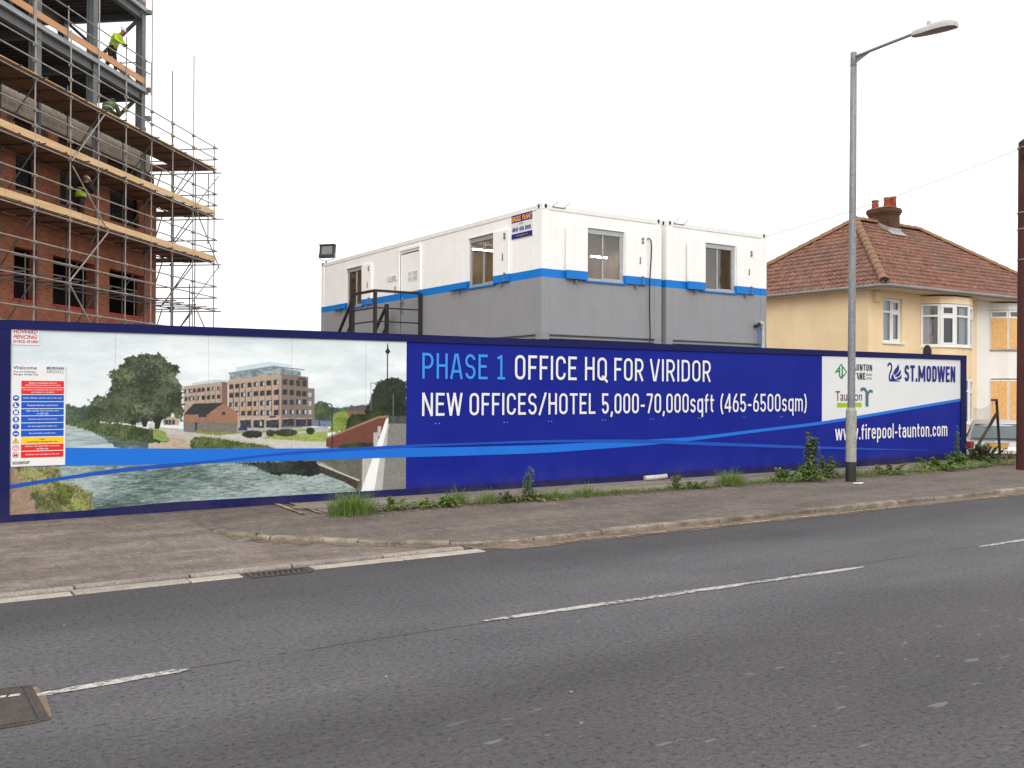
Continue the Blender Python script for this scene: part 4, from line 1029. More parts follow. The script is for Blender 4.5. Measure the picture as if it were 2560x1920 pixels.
# --- flat vinyl shapes and writing on the boards
UX, VZ = Vector((1, 0, 0)), Vector((0, 0, 1))
def face(pts, d, name, mat, par=None):
    m = MB()
    m.add([(x, HY-d, z) for x, z in pts], [tuple(range(len(pts)))]); return m.build(name, mat, par or ho, fix=False)
def ribbon(top, bot, d, name, mat):
    xs = sorted({x for x, _ in top} | {x for x, _ in bot}); full = []
    for a, b in zip(xs, xs[1:]): full += [a+(b-a)*k/6 for k in range(6)]
    full.append(xs[-1])
    def sm(tab, x):   # gentle curve through the points
        n = len(tab)
        for i in range(n-1):
            if tab[i][0] <= x <= tab[i+1][0]:
                p0 = tab[max(i-1, 0)]; p1 = tab[i]; p2 = tab[i+1]; p3 = tab[min(i+2, n-1)]
                t_ = (x-p1[0])/(p2[0]-p1[0]); hh = p2[0]-p1[0]
                m1 = (p2[1]-p0[1])/(p2[0]-p0[0]); m2 = (p3[1]-p1[1])/(p3[0]-p1[0])
                return (2*t_**3-3*t_**2+1)*p1[1]+(t_**3-2*t_**2+t_)*hh*m1+(-2*t_**3+3*t_**2)*p2[1]+(t_**3-t_**2)*hh*m2
        return tab[-1][1]
    m = MB(); m.loft([[(x, HY-d, sm(top, x)) for x in full], [(x, HY-d, sm(bot, x)) for x in full]], False, False)
    m.build(name, mat, ho, fix=False)
face([(16.556, 1.085), (21.65, 1.55), (21.65, 2.505), (16.556, 2.475)], .0015, 'logo_board', MT['whitepanel'])
ribbon([(1.44, 1.005), (2.04, .987), (3.81, .924), (6.8, .849), (7.96, .828), (9.35, .821), (10.32, .832), (11.78, .852), (12.79, .872), (14.6, .985), (16.62, 1.118), (21.65, 1.586)],
       [(1.44, .775), (2.04, .763), (3.14, .740), (4.76, .722), (6.8, .703), (7.96, .691), (9.35, .686), (10.32, .707), (11.78, .754), (12.79, .802), (14.6, .925), (16.62, 1.054), (21.65, 1.520)], .007, 'wide_swoosh', MT['band'])
ribbon([(1.44, .559), (2.05, .634), (2.82, .716), (3.81, .763), (4.93, .839), (6.8, .893), (7.96, .893), (9.35, .898), (10.32, .885), (11.78, .846), (12.69, .795), (16.42, .594), (20.3, .395)],
       [(1.44, .512), (2.05, .593), (2.82, .665), (3.81, .731), (4.93, .806), (6.8, .849), (7.96, .862), (9.35, .856), (10.32, .835), (11.78, .782), (12.69, .729), (16.42, .541), (20.3, .385)], .010, 'thin_swoosh', MT['band2'])
O0 = Vector((0, HY-.013, 0))
def line(name, mat, words, zb, ht, t, gap=.1):
    for w, a, b in words:
        m = MB(); strokes(m, w, a, b, zb, ht, t, O0, UX, VZ, gap); m.build(name, mat, ho, fix=False)
line('headline_lettering', MT['ltext'], [('PHASE', 7.07, 8.262), ('1', 8.452, 8.60)], 1.903, .397, .106)
line('headline_lettering', MT['white'], [('OFFICE', 8.79, 10.07), ('HQ', 10.245, 10.742), ('FOR', 10.902, 11.59), ('VIRIDOR', 11.747, 13.288)], 1.908, .402, .113)
line('subhead_lettering', MT['white'], [('NEW', 7.07, 7.79), ('OFFICES/HOTEL', 7.923, 10.484), ('5,000-70,000sqft', 10.63, 13.375), ('(465-6500sqm)', 13.54, 16.06)], 1.328, .356, .115)
line('web_address', MT['white'], [('www.firepool-taunton.com', 16.98, 21.088)], .705, .325, .135, .09)
line('developer_name', MT['navyink'], [('ST.MODWEN', 19.41, 21.42)], 1.972, .372, .175, .09)
line('council_name', MT['black'], [('TAUNTON', 17.46, 18.238)], 2.19, .142, .17)
line('council_name', MT['black'], [('DEANE', 17.46, 17.985)], 2.0, .145, .19)
text('BOROUGH', 'council_small_print', MT['grey'], ho, (18.02, HY-.006, 2.085), UX, VZ, .215, .05)
text('COUNCIL', 'council_small_print', MT['grey'], ho, (18.02, HY-.006, 2.003), UX, VZ, .215, .05)
text('Taunton', 'town_name', MT['plum'], ho, (16.99, HY-.006, 1.54), UX, VZ, .895, .205)
face([(17.047, 1.403), (17.876, 1.403), (17.876, 1.497), (17.047, 1.497)], .006, 'lime_bar', MT['lime'])
m = MB()   # council diamond with its T and D strokes
def pl(m, pts, w, d=.006):
    """flat poly-line on the board"""
    p = [Vector(a) for a in pts]; L_, R_ = [], []
    for i in range(len(p)):
        d0 = (p[i]-p[max(i-1, 0)]); d1 = (p[min(i+1, len(p)-1)]-p[i]); dd = ((d0.normalized() if d0.length else d0)+(d1.normalized() if d1.length else d1)).normalized()
        n = Vector((-dd.y, dd.x)); L_.append(p[i]+n*w/2); R_.append(p[i]-n*w/2)
    n = len(p); m.add([(a.x, HY-d, a.y) for a in L_+R_], [(i, n+i, n+i+1, i+1) for i in range(n-1)])
pl(m, [(16.985, 2.13), (17.18, 2.315), (17.36, 2.155), (17.185, 2.012)], .036); pl(m, [(17.125, 2.245), (17.125, 2.06)], .04, .0064); pl(m, [(17.215, 2.26), (17.215, 2.05)], .04, .0068); pl(m, [(17.0, 2.165), (17.125, 2.165)], .032, .0072); pl(m, [(17.125, 2.07), (17.19, 2.02)], .036, .0076)
m.build('council_emblem', MT['green'], ho, fix=False)
m = MB()
for k, (dx, c) in enumerate(((0, 'teal'),)):
    pl(m, [(18.05, 1.41), (18.05, 1.70)]+[(17.93+.12*math.cos(R(a)), 1.70+.10*math.sin(R(a))) for a in range(0, 150, 15)], .07); pl(m, [(18.09, 1.41), (18.09, 1.68)]+[(18.19-.10*math.cos(R(a)), 1.68+.08*math.sin(R(a))) for a in range(0, 140, 15)], .05, .0065)
m.build('fountain_emblem', MT['teal'], ho, fix=False)
m = MB(); pl(m, [(18.02+0*a, 1.43+a*.09) for a in range(4)]+[(17.92+.10*math.cos(R(a)), 1.70+.075*math.sin(R(a))) for a in range(0, 160, 15)], .018, .0075); pl(m, [(18.2-.085*math.cos(R(a)), 1.675+.055*math.sin(R(a))) for a in range(0, 150, 15)], .016, .0078)
m.build('fountain_streak', MT['plum'], ho, fix=False)
m = MB()   # swan: neck, breast and three wing feathers
pl(m, [(18.80, 2.30), (18.825, 2.345), (18.87, 2.37), (18.915, 2.355), (18.945, 2.305), (18.935, 2.235), (18.89, 2.16), (18.855, 2.08), (18.865, 2.01), (18.90, 1.972)], .05)
m.add([(x, HY-.0068, z) for x, z in [(18.90, 1.968), (18.935, 2.09), (19.0, 2.16), (19.02, 2.07), (19.07, 2.02), (19.17, 1.99), (19.27, 1.968)]], [(0, 1, 2, 3, 4, 5, 6)])
for q in ([(19.0, 2.175), (19.06, 2.24), (19.13, 2.29), (19.19, 2.365), (19.22, 2.28), (19.21, 2.22), (19.15, 2.16), (19.05, 2.10)], [(19.05, 2.075), (19.13, 2.13), (19.20, 2.17), (19.27, 2.235), (19.29, 2.17), (19.25, 2.11), (19.17, 2.07)], [(19.09, 2.03), (19.17, 2.05), (19.24, 2.075), (19.31, 2.12), (19.31, 2.06), (19.27, 2.02), (19.18, 2.005)]):
    m.add([(x, HY-.0072, z) for x, z in q], [tuple(range(len(q)))])
m.build('swan_emblem', MT['navyink'], ho, fix=False)

# --- signs screwed on the hoarding
sg = thing('fencing_contractor_sign', 'small white sign with red lettering in the top left corner of the hoarding', 'sign', (1.59, HY-.01, 2.25))
MB().box(1.438, 1.744, HY-.012, HY-.0045, 2.252, 2.452).build('board', MT['whitepanel'], sg)
for s_, z_, w_, h_ in (('HOWARD', 2.390, .265, .047), ('FENCING', 2.328, .265, .047), ('(01823) 451800', 2.268, .272, .044)):
    text(s_, 'lettering', MT['redink'], sg, (1.459, HY-.0125, z_), UX, VZ, w_, h_, .001, .25, .018)
ss = thing('safety_sign', 'tall white site safety board with red, blue and yellow rows on the hoarding', 'sign', (1.745, HY-.012, .776))
YF = HY-.014
MB().box(1.443, 2.046, YF, HY-.0135+.004, .776, 2.014).build('board', MT['white'], ss)
def rect(x0, x1, z0, z1, name, mat, d=.001):
    m = MB(); m.add([(x0, YF-d, z0), (x1, YF-d, z0), (x1, YF-d, z1), (x0, YF-d, z1)], [(0, 1, 2, 3)]); return m.build(name, mat, ss, fix=False)
text('Welcome', 'lettering', MT['black'], ss, (1.462, YF-.001, 1.955), UX, VZ, .255, .042); text('You are entering a', 'lettering', MT['black'], ss, (1.462, YF-.001, 1.912), UX, VZ, .25, .026)
text('Morgan Sindall Site', 'lettering', MT['black'], ss, (1.462, YF-.001, 1.878), UX, VZ, .272, .027)
text('MORGAN', 'contractor_name', MT['black'], ss, (1.83, YF-.001, 1.962), UX, VZ, .195, .03, bold=.02); text('SINDALL', 'contractor_name', MT['grey'], ss, (1.83, YF-.001, 1.915), UX, VZ, .195, .03); rect(1.83, 2.025, 1.951, 1.955, 'rule', MT['sblue'])
RW = [('ored', 'Caution construction works no|unauthorised access beyond this point', 'white'), ('ored', 'All visitors, contractors and delivery drivers|must report to reception', 'white'), ('sblue', 'Safety helmets must be worn in this area', 'white'), ('sblue', 'Protective footwear must be worn', 'white'),
      ('sblue', 'High visibility vests must be worn|on this site', 'white'), ('sblue', 'Protective gloves must be worn', 'white'), ('sblue', 'No reversing without banks man', 'white'), ('sblue', 'Eye protection must be worn', 'white'), ('syel', 'Danger|Construction site hazardous area', 'black'),
      ('ored', 'Observe the speed limit as specified|on this site', 'white'), ('ored', 'Children must not play on this site', 'white')]
def disc(cx, cz, r, d, name, mat, r_in=0, n=24):
    m = MB(); a = [2*math.pi*k/n for k in range(n)]
    if r_in: m.add([(cx+q*math.cos(t), YF-d, cz+q*math.sin(t)) for q in (r, r_in) for t in a], [(k, (k+1) % n, n+(k+1) % n, n+k) for k in range(n)])
    else: m.add([(cx+r*math.cos(t), YF-d, cz+r*math.sin(t)) for t in a], [tuple(range(n))])
    return m.build(name, mat, ss, fix=False)
def icon(pts, mat=None, d=.003):
    m = MB(); m.add([(x, YF-d, z) for x, z in pts], [tuple(range(len(pts)))]); m.build('symbol', mat or MT['white'], ss, fix=False)
for i, (c, s_, tc) in enumerate(RW):
    z1 = 1.817-i*.0862; z0 = z1-.0775; rect(1.551, 2.026, z0, z1, 'warning_row', MT[c]); zc = (z0+z1)/2; cx = 1.495
    ls = s_.split('|')
    for j, q in enumerate(ls):
        wd = min(.44, .0107*len(q)); text(q, 'lettering', MT[tc], ss, (1.7885-wd/2, YF-.002, zc-.011+(.015-.03*j if len(ls) > 1 else 0)), UX, VZ, wd, .021, .0008, bold=.01)
    if 2 <= i <= 7:
        disc(cx, zc, .036, .001, 'symbol_disc', MT['sblue'])
        if i == 2: icon([(cx-.024, zc-.004)]+[(cx+.024*math.cos(R(a)), zc-.004+.022*math.sin(R(a))) for a in range(180, -1, -20)])
        if i == 3: icon([(cx-.016, zc+.022), (cx-.002, zc+.022), (cx+.002, zc-.004), (cx+.022, zc-.012), (cx+.022, zc-.022), (cx-.018, zc-.022)])
        if i == 4: icon([(cx-.02, zc+.022), (cx-.008, zc+.022), (cx, zc+.01), (cx+.008, zc+.022), (cx+.02, zc+.022), (cx+.02, zc-.022), (cx-.02, zc-.022)])
        if i == 5: icon([(cx-.016, zc+.004), (cx-.008, zc+.024), (cx+.006, zc+.024), (cx+.016, zc+.006), (cx+.012, zc-.022), (cx-.006, zc-.022)])
        if i == 6: icon([(cx-.005, zc+.026), (cx+.005, zc+.026), (cx+.003, zc-.008), (cx-.003, zc-.008)]); icon([(cx-.004, zc-.014), (cx+.004, zc-.014), (cx+.004, zc-.023), (cx-.004, zc-.023)])
        if i == 7: icon([(cx-.024, zc+.006), (cx+.024, zc+.006), (cx+.02, zc-.01), (cx+.006, zc-.012), (cx, zc-.002), (cx-.006, zc-.012), (cx-.02, zc-.01)])
    elif i == 8:
        icon([(cx-.038, zc-.03), (cx+.038, zc-.03), (cx, zc+.036)], MT['black'], .001); icon([(cx-.03, zc-.025), (cx+.03, zc-.025), (cx, zc+.027)], MT['syel'], .002); icon([(cx-.004, zc+.012), (cx+.004, zc+.012), (cx+.002, zc-.01), (cx-.002, zc-.01)], MT['black']); icon([(cx-.003, zc-.014), (cx+.003, zc-.014), (cx+.003, zc-.02), (cx-.003, zc-.02)], MT['black'])
    elif i > 8:
        disc(cx, zc, .036, .001, 'symbol_ring', MT['ored'], .029)
        if i == 9: text('10', 'lettering', MT['black'], ss, (cx-.017, YF-.001, zc-.002), UX, VZ, .034, .02, .0008); text('mph', 'lettering', MT['black'], ss, (cx-.012, YF-.001, zc-.017), UX, VZ, .024, .008, .0008)
        else:
            icon([(cx-.018, zc+.006), (cx-.008, zc+.014), (cx, zc+.002), (cx-.004, zc-.018), (cx-.02, zc-.018)], MT['black']); icon([(cx+.004, zc+.012), (cx+.014, zc+.016), (cx+.02, zc-.016), (cx+.006, zc-.018)], MT['black']); icon([(cx-.028, zc+.02), (cx-.023, zc+.025), (cx+.028, zc-.02), (cx+.023, zc-.025)], MT['ored'], .004)
m = MB(); m.add([(1.462, YF-.001, .802), (1.63, YF-.001, .802), (1.655, YF-.001, .836), (1.462, YF-.001, .836)], [(0, 1, 2, 3)]); m.build('slogan_bar', MT['olive'], ss, fix=False)
text('100% Safe', 'lettering', MT['white'], ss, (1.47, YF-.002, .809), UX, VZ, .155, .022, .0008)

# ------------------------------------------------------------------ lamp post
LX, LY, LZ = 14.894, 11.054, z_foot(11.05)
lp = thing('street_lamp', 'tall grey street lamp with black painted foot standing in front of the hoarding', 'street lamp', (LX, LY, LZ))
ln = lambda z: Vector((LX+.0075*(z-LZ), LY, z))
mb = MB(); mb.lathe((LX, LY, 0), [(.0, LZ-.1), (.094, LZ-.1), (.094, LZ+.06), (.092, .455)], 24); mb.build('painted_foot', MT['blackpaint'], lp, smooth=True)
mb = MB(); mb.loft([[ln(z)+Vector((r*math.cos(t), r*math.sin(t), 0)) for t in [2*math.pi*k/24 for k in range(24)]] for z, r in ((.456, .094), (1.36, .095), (1.385, .094), (1.42, .078), (1.44, .069))]); mb.build('base_section', MT['stone_paint'], lp, smooth=True)
mb = MB(); mb.box(LX+.088, LX+.101, LY-.05, LY+.05, .75, 1.2); mb.build('access_door', MT['stone_paint'], lp, bevel=.004)
mb = MB(); mb.loft([[ln(z)+Vector((r*math.cos(t), r*math.sin(t), 0)) for t in [2*math.pi*k/24 for k in range(24)]] for z, r in ((1.44, .068), (2.5, .067), (5.0, .063), (7.66, .058), (7.665, .054), (7.68, .054), (7.685, .058), (7.93, .057), (7.955, .05))]); mb.build('column', MT['galv'], lp, smooth=True)
mb = MB(); tpz = ln(7.86); a1 = Vector((tpz.x, 9.85, 7.925)); mb.tube([tpz+Vector((0, .0, 0)), tpz.lerp(a1, .5), a1+Vector((0, -.1, .0))], .027, 12); mb.build('arm', MT['galv'], lp, smooth=True)
mb = MB(); mb.prism([tpz+Vector((-.004, -.05, -.02)), tpz+Vector((-.004, -.05, -.12)), tpz+Vector((-.004, -.36, .0))], (.008, 0, 0)); mb.build('gusset', MT['galv'], lp)
def lantern():
    # cobra head: sections from the arm to the nose, flat underside, domed top
    sec = [(9.86, .045, 7.885, .085), (9.80, .075, 7.872, .105), (9.62, .105, 7.852, .125), (9.42, .135, 7.838, .150), (9.24, .140, 7.825, .150), (9.12, .120, 7.815, .125), (9.06, .075, 7.81, .085)]
    up, lo = [], []
    for y, w, zb, h in sec:
        up.append([(tpz.x+w*math.cos(t), y, zb+h*(math.sin(t)**.8 if math.sin(t) > 0 else 0)) for t in [math.pi*k/12 for k in range(13)]])
        lo.append([(tpz.x+w*(1-2*k/8), y, zb-.004-.035*(h/.15)*math.sin(math.pi*k/8)) for k in range(9)])
    return up, lo
up, lo = lantern()
mb = MB(); mb.loft(up, False, False); 
mb.add(up[0], [tuple(range(13))]); mb.add(up[-1], [tuple(range(12, -1, -1))]); mb.build('lantern_housing', MT['lantern'], lp, smooth=True)
mb = MB(); mb.loft(lo, False, False); mb.build('lantern_bowl', MT['lens'], lp, smooth=True)
mb = MB(); mb.cyl((tpz.x, 9.55, 7.96), (tpz.x, 9.55, 8.045), .036, n=14); mb.build('photocell', MT['lantern'], lp, smooth=True)
mb = MB(); mb.box(LX+.035, LX+.085, LY-.068, LY-.064, 1.86, 2.05); mb.build('number_plate', MT['whitepanel'], lp)

# ------------------------------------------------------------------ dark pole at the right edge, with its street sign
PX, PY = 20.40, 10.77; PZ = z_foot(10.77)
po = thing('utility_pole', 'dark red brown wooden utility pole at the right edge of the photo', 'pole', (PX, PY, PZ))
mb = MB(); mb.loft([[(PX+r*math.cos(t), PY+r*math.sin(t), z) for t in [2*math.pi*k/20 for k in range(20)]] for z, r in ((PZ-.2, .20), (1.5, .19), (4, .175), (6.9, .16), (7.06, .155), (7.14, .05))]); mb.build('shaft', MT['creosote'], po, smooth=True)
for z in (6.93, 5.55, 5.2, 4.55):
    mb = MB(); mb.lathe((PX, PY, 0), [(.165, z-.012), (.183, z-.012), (.183, z+.012), (.165, z+.012)], 20); mb.build('steel_band', MT['galv'], po)
mb = MB(); mb.obox((PX-.13, PY-.08, 6.78), (PX-.25, PY-.1, 6.72), .06, .12); mb.tube([(PX-.15, PY, 6.86), (PX-.24, PY-.02, 6.86), (PX-.30, PY-.03, 6.90)], .01, 6); mb.build('wire_bracket', MT['rust'], po)
s2 = thing('direction_sign', 'small white arrow sign fixed on the dark utility pole', 'sign', (PX-.3, PY-.21, 2.12))
mb = MB(); mb.box(PX-.33, PX+.45, PY-.225, PY-.215, 2.12, 2.27); mb.build('board', MT['whitepanel'], s2)
mb = MB(); mb.add([(PX-.315+a, PY-.2265, 2.195+b) for a, b in ((0, 0), (.05, .04), (.05, .015), (.11, .015), (.11, -.015), (.05, -.015), (.05, -.04))], [(0, 1, 2, 3, 4, 5, 6)]); mb.build('arrow', MT['sblue'], s2, fix=False)

# ------------------------------------------------------------------ broken chain-link fence
cf = thing('chain_link_fence', 'leaning rusty angle iron post with sagging chain link mesh at the hoarding end', 'fence', (22.95, 12.75, .1))
mb = MB(); b0 = Vector((22.98, 12.75, -.2)); b1 = Vector((22.78, 12.75, 1.57)); mb.obox(b0, b1, .06, .012); mb.obox(b0+Vector((.026, .03, 0)), b1+Vector((.026, .03, 0)), .012, .06); mb.build('post', MT['rust'], cf)
mb = MB(); mb.obox(b1+Vector((.02, 0, -.02)), b1+Vector((-.22, .0, -.02)), .04, .05); mb.build('cranked_head', MT['rust'], cf)
mb = MB(); mb.obox(b0.lerp(b1, .82), Vector((21.93, 12.95, .10)), .05, .05); mb.build('strut', MT['rust'], cf)
mb = MB()   # diamond mesh hanging from a slack wire between the strut head and the hoarding
def fp(u, v):   # u along 0..1 from hoarding to post, v height
    top = 1.50-.13*(1-u)-.09*math.sin(u*math.pi); x = 21.9+u*.88
    return Vector((x, 12.86-.08*u+.03*math.sin(v*5+u*4), .15+(top-.15)*v))
for k in range(-16, 15):
    for sgn in (1, -1):
        pts = []
        for i in range(17):
            v = i/16; u = (k/14)+(v*1.15 if sgn > 0 else 1.15-v*1.15)
            if 0 <= u <= 1 and not (u > .86 and v > .8): pts.append(fp(u, v))
        if len(pts) > 1: mb.tube(pts, .0022, 4)
mb.tube([fp(i/10, 1) for i in range(11)], .003, 5); mb.tube([b1+Vector((-.2, 0, -.03)), b1+Vector((-.17, 0, -.2)), b1+Vector((-.14, -.02, -.38))], .004, 4); mb.build('mesh', MT['wire'], cf)

# ------------------------------------------------------------------ site cabins
CZ0, CZ1 = 2.72, 5.36
def cabin(label, X0, X1, Y0, Y1, z0, front_win, side_wins, door, name='site_cabin', detail=True):
    c = thing(name, label, 'site cabin', (X0, Y0, z0), group='stacked site cabins')
    H = CZ1-CZ0; zt = z0+H; P = lambda z: z-CZ0+z0
    mb = MB(); t = .06
    wz0 = z0+.13; wh = H-.24
    fw = [(a-X0-.03, P(3.93)-wz0, b-X0-.03, P(4.98)-wz0) for a, b in front_win]
    mb.wall((X0+.03, Y0+.012, wz0), (1, 0, 0), (0, 0, 1), (0, -1, 0), X1-X0-.06, wh, fw, t)
    sw = [(Y1-.08-b, P(3.94)-wz0, Y1-.08-a, P(5.0)-wz0) for a, b in side_wins]
    if door: sw.append((Y1-.08-door[1], P(2.95)-wz0, Y1-.08-door[0], P(5.05)-wz0))
    mb.wall((X0+.012, Y1-.08, wz0), (0, -1, 0), (0, 0, 1), (-1, 0, 0), Y1-Y0-.16, wh, sw, t)
    mb.wall((X1-.012, Y0+.08, wz0), (0, 1, 0), (0, 0, 1), (1, 0, 0), Y1-Y0-.16, wh, [], t)
    mb.wall((X1-.03, Y1-.012, wz0), (-1, 0, 0), (0, 0, 1), (0, 1, 0), X1-X0-.06, wh, [], t)
    mb.build('wall', MT['cabin'], c)
    mb = MB(); mb.box(X0+.08, X1-.08, Y0+.08, Y1-.08, zt-.10, zt-.03); mb.build('roof', MT['cabinwhite'], c)
    mb = MB(); mb.box(X0+.08, X1-.08, Y0+.08, Y1-.08, z0+.02, z0+.13); mb.build('floor', MT['cabingrey'], c)
    for q in ((X0+.19, X1-.19, Y0-.004, Y0+.10), (X0+.19, X1-.19, Y1-.10, Y1+.004), (X0-.004, X0+.10, Y0+.19, Y1-.19), (X1-.10, X1+.004, Y0+.19, Y1-.19)):
        mb = MB(); mb.box(*q, zt-.125, zt-.028); mb.build('top_rail', MT['cabinwhite'], c, bevel=.008)
        mb = MB(); a, b, e, d = q   # C-section floor rail
        mb.box(a, b, e, d, z0+.10, z0+.13); mb.box(a, b, e, d, z0+.025, z0+.05)
        mb.box(a+.07*(a < X0+.1), b-.07*(b > X1-.1), e+.07*(e < Y0+.1), d-.07*(d > Y1-.1), z0+.05, z0+.10); mb.build('floor_rail', MT['cabingrey'], c)
    for x in (X0, X1-.19):
        for y in (Y0, Y1-.19):
            mb = MB(); mb.box(x, x+.19, y, y+.19, z0+.12, zt-.12); mb.build('corner_post', MT['cabin'], c, bevel=.006)
            for zz, mt_ in ((zt-.12, 'cabinwhite'), (z0, 'cabingrey')):
                mb = MB(); mb.box(x-.003, x+.193, y-.003, y+.193, zz, zz+.12); o = mb.build('corner_casting', MT[mt_], c, bevel=.008)
                if zz == z0: continue
                m2 = MB()
                for (cx, cy, dx, dy) in ((x+.095, y-.0045, 1, 0), (x-.0045, y+.095, 0, 1)):
                    m2.add([(cx+dx*.03*math.cos(a), cy+dy*.03*math.cos(a), zz+.06+.045*math.sin(a)) for a in [2*math.pi*k/14 for k in range(14)]], [tuple(range(14))])
                m2.build('lifting_hole', MT['dark'], o, fix=False)
    def window(face, a, b, lit):
        """face 'F' front / 'S' side; a..b along the wall, framed sliding window"""
        if face == 'F':  Q = lambda u, z, d: Vector((a+u, Y0+.012+d, P(z)))
        else:            Q = lambda u, z, d: Vector((X0+.012+d, b-u, P(z)))
        w = b-a; zb, zt_ = (3.93, 4.98) if face == 'F' else (3.94, 5.0)
        def bar(m, u0, u1, z0_, z1_, d0, d1):
            p = [Q(u, z, d) for d in (d0, d1) for z in (z0_, z1_) for u in (u0, u1)]
            m.add(p, ((0, 1, 3, 2), (4, 6, 7, 5), (0, 4, 5, 1), (2, 3, 7, 6), (0, 2, 6, 4), (1, 5, 7, 3)))
        m = MB(); bar(m, .002, w-.002, zt_-.10, zt_-.002, .012, .058)
        bar(m, .002, .045, zb+.03, zt_-.10, .02, .058); bar(m, w-.085, w-.002, zb+.03, zt_-.10, .02, .058); bar(m, .002, w-.002, zb+.002, zb+.05, .0, .058)
        f = m.build('window_frame', MT['alu'], c)
        m = MB(); mid = w*.47 if face == 'F' else w*.52; bar(m, mid-.016, mid+.016, zb+.05, zt_-.10, .03, .055); bar(m, mid+.016, w-.085, zb+.05, zb+.075, .034, .055); m.build('sash', MT['alu'], f)
        m = MB(); m.quad(Q(.045, zb+.05, .05), Q(w-.085, zb+.05, .05), Q(w-.085, zt_-.1, .05), Q(.045, zt_-.1, .05)); m.build('pane', MT['glass'], f, fix=False)
        m = MB(); bar(m, -.04, w+.04, zb-.035, zb-.005, -.035, .01); m.build('sill', MT['cabinblue'], c)
        m = MB(); bar(m, -.02, w+.02, zt_, zt_+.018, -.02, .01); m.build('drip_strip', MT['cabinwhite'], c)
        # hinged steel shutters folded back on both sides with their latch bars
        for u0, u1, lat in ((-.52 if face == 'F' else -.70, -.012, False), (w+.012, w+.58, True)):
            m = MB(); bar(m, u0, u1, zb-.005, zt_-.005 if face == 'F' or lat else zb+.128, *((-.055, -.004) if lat else (-.105, -.05)))
            if face == 'F' or lat: sh = m.build('shutter', MT['cabin'], c, bevel=.005)
            else: sh = m.build('shutter', MT['cabin'], c)
            m = MB(); um = (u0+u1)/2
            bar(m, um-.012, um+.012, zb-.065, zb-.02, -.07, -.004); bar(m, um-.03, um+.03, zb-.07, zb-.055, -.075, -.03); m.build('stay', MT['galv'], sh)
            if lat:
                ux = u1-.12
                m = MB()
                for zc in (zt_-.10, zt_-.17): bar(m, ux-.012, ux+.012, zc-.03, zc+.03, -.085, -.056); bar(m, ux-.03, ux+.03, zc-.006, zc+.006, -.075, -.056)
                m.build('upper_bolt', MT['galv'], sh); m = MB()
                bar(m, ux-.075, ux-.062, zt_-.60, zt_-.48, -.08, -.056); bar(m, ux-.085, ux-.062, zt_-.62, zt_-.60, -.08, -.056); m.build('pull_handle', MT['galv'], sh); m = MB()
                for zc in (zb+.16, zb+.09, zb+.03): bar(m, ux-.012, ux+.012, zc-.022, zc+.022, -.085, -.056); bar(m, ux-.03, ux+.03, zc-.005, zc+.005, -.075, -.056)
                m.build('lower_bolt', MT['galv'], sh)
        return Q
    for a, b in front_win: window('F', a, b, True)
    for a, b in side_wins: window('S', a, b, True)
    if door:
        y0, y1 = door; m = MB(); m.box(X0-.02, X0+.03, y0-.06, y0, P(2.93), P(5.10)); m.box(X0-.02, X0+.03, y1, y1+.06, P(2.93), P(5.10)); m.box(X0-.02, X0+.03, y0-.06, y1+.06, P(5.10), P(5.16)); m.build('door_frame', MT['cabin'], c, bevel=.005)
        m = MB(); m.box(X0+.03, X0+.07, y0+.004, y1-.004, P(2.955), P(5.02)); d = m.build('door', MT['cabin'], c)
        m = MB(); m.box(X0-.005, X0+.03, y1-.14, y1-.08, P(3.60), P(3.98)); m.obox((X0-.01, y1-.2, P(3.86)), (X0-.01, y1-.05, P(3.86)), .02, .03); m.build('handle', MT['galv'], d)
    if detail:   # lined room with strip lights
        m = MB(); m.box(X0+.075, X1-.075, Y0+.075, Y1-.075, z0+.135, z0+.15); m.build('carpet', MT['roomwood'], c)
        m = MB(); m.quad((X0+.08, Y0+.08, P(5.18)), (X1-.08, Y0+.08, P(5.18)), (X1-.08, Y1-.08, P(5.18)), (X0+.08, Y1-.08, P(5.18))); m.build('ceiling', MT['ceil'], c, fix=False)
        m = MB(); m.quad((X1-.085, Y0+.08, z0+.16), (X1-.085, Y1-.08, z0+.16), (X1-.085, Y1-.08, P(5.17)), (X1-.085, Y0+.08, P(5.17))); m.quad((X0+.08, Y1-.085, z0+.16), (X1-.09, Y1-.085, z0+.16), (X1-.09, Y1-.085, P(5.17)), (X0+.08, Y1-.085, P(5.17)))
        if (Y1-Y0) > 9: m.box(X0+.9, X1-.2, Y0+5.2, Y0+5.26, z0+.16, P(5.17))
        m.build('lining', MT['roomwood'], c, fix=False)
        for k, y in enumerate((Y0+1.6, Y0+2.9, Y0+4.4, Y0+6.8, Y0+9.0)):
            xm = (X0+X1)/2
            m = MB(); m.box(xm-.6, xm+.6, y-.03, y+.03, P(5.10), P(5.17)); L_ = m.build('strip_light', MT['cabinwhite'], c)
            m = MB(); m.cyl((xm-.57, y, P(5.085)), (xm+.57, y, P(5.085)), .014, n=8); m.build('tube', MT['tubelight'], L_)
        if front_win and (Y1-Y0) > 9 and door:
            m = MB(); m.box(X1-.72, X1-.24, Y0+1.48, Y0+1.52, P(4.705), P(4.73)); L_ = m.build('strip_light', MT['cabinwhite'], c); m = MB(); m.cyl((X1-.71, Y0+1.5, P(4.685)), (X1-.25, Y0+1.5, P(4.685)), .014, n=8); m.build('tube', MT['tubelight'], L_)
    return c
ca = cabin('white and grey upper cabin with the door, hire sign and long side in view', 10.765, 13.885, 15.0, 25.82, CZ0, [(11.84, 12.85)], [(16.68, 17.70), (23.04, 24.07)], (19.92, 20.93))
cb = cabin('white and grey upper cabin beside the house, only its windowed end in view', 14.02, 17.135, 15.0, 25.82, CZ0, [(15.10, 16.11)], [], None)
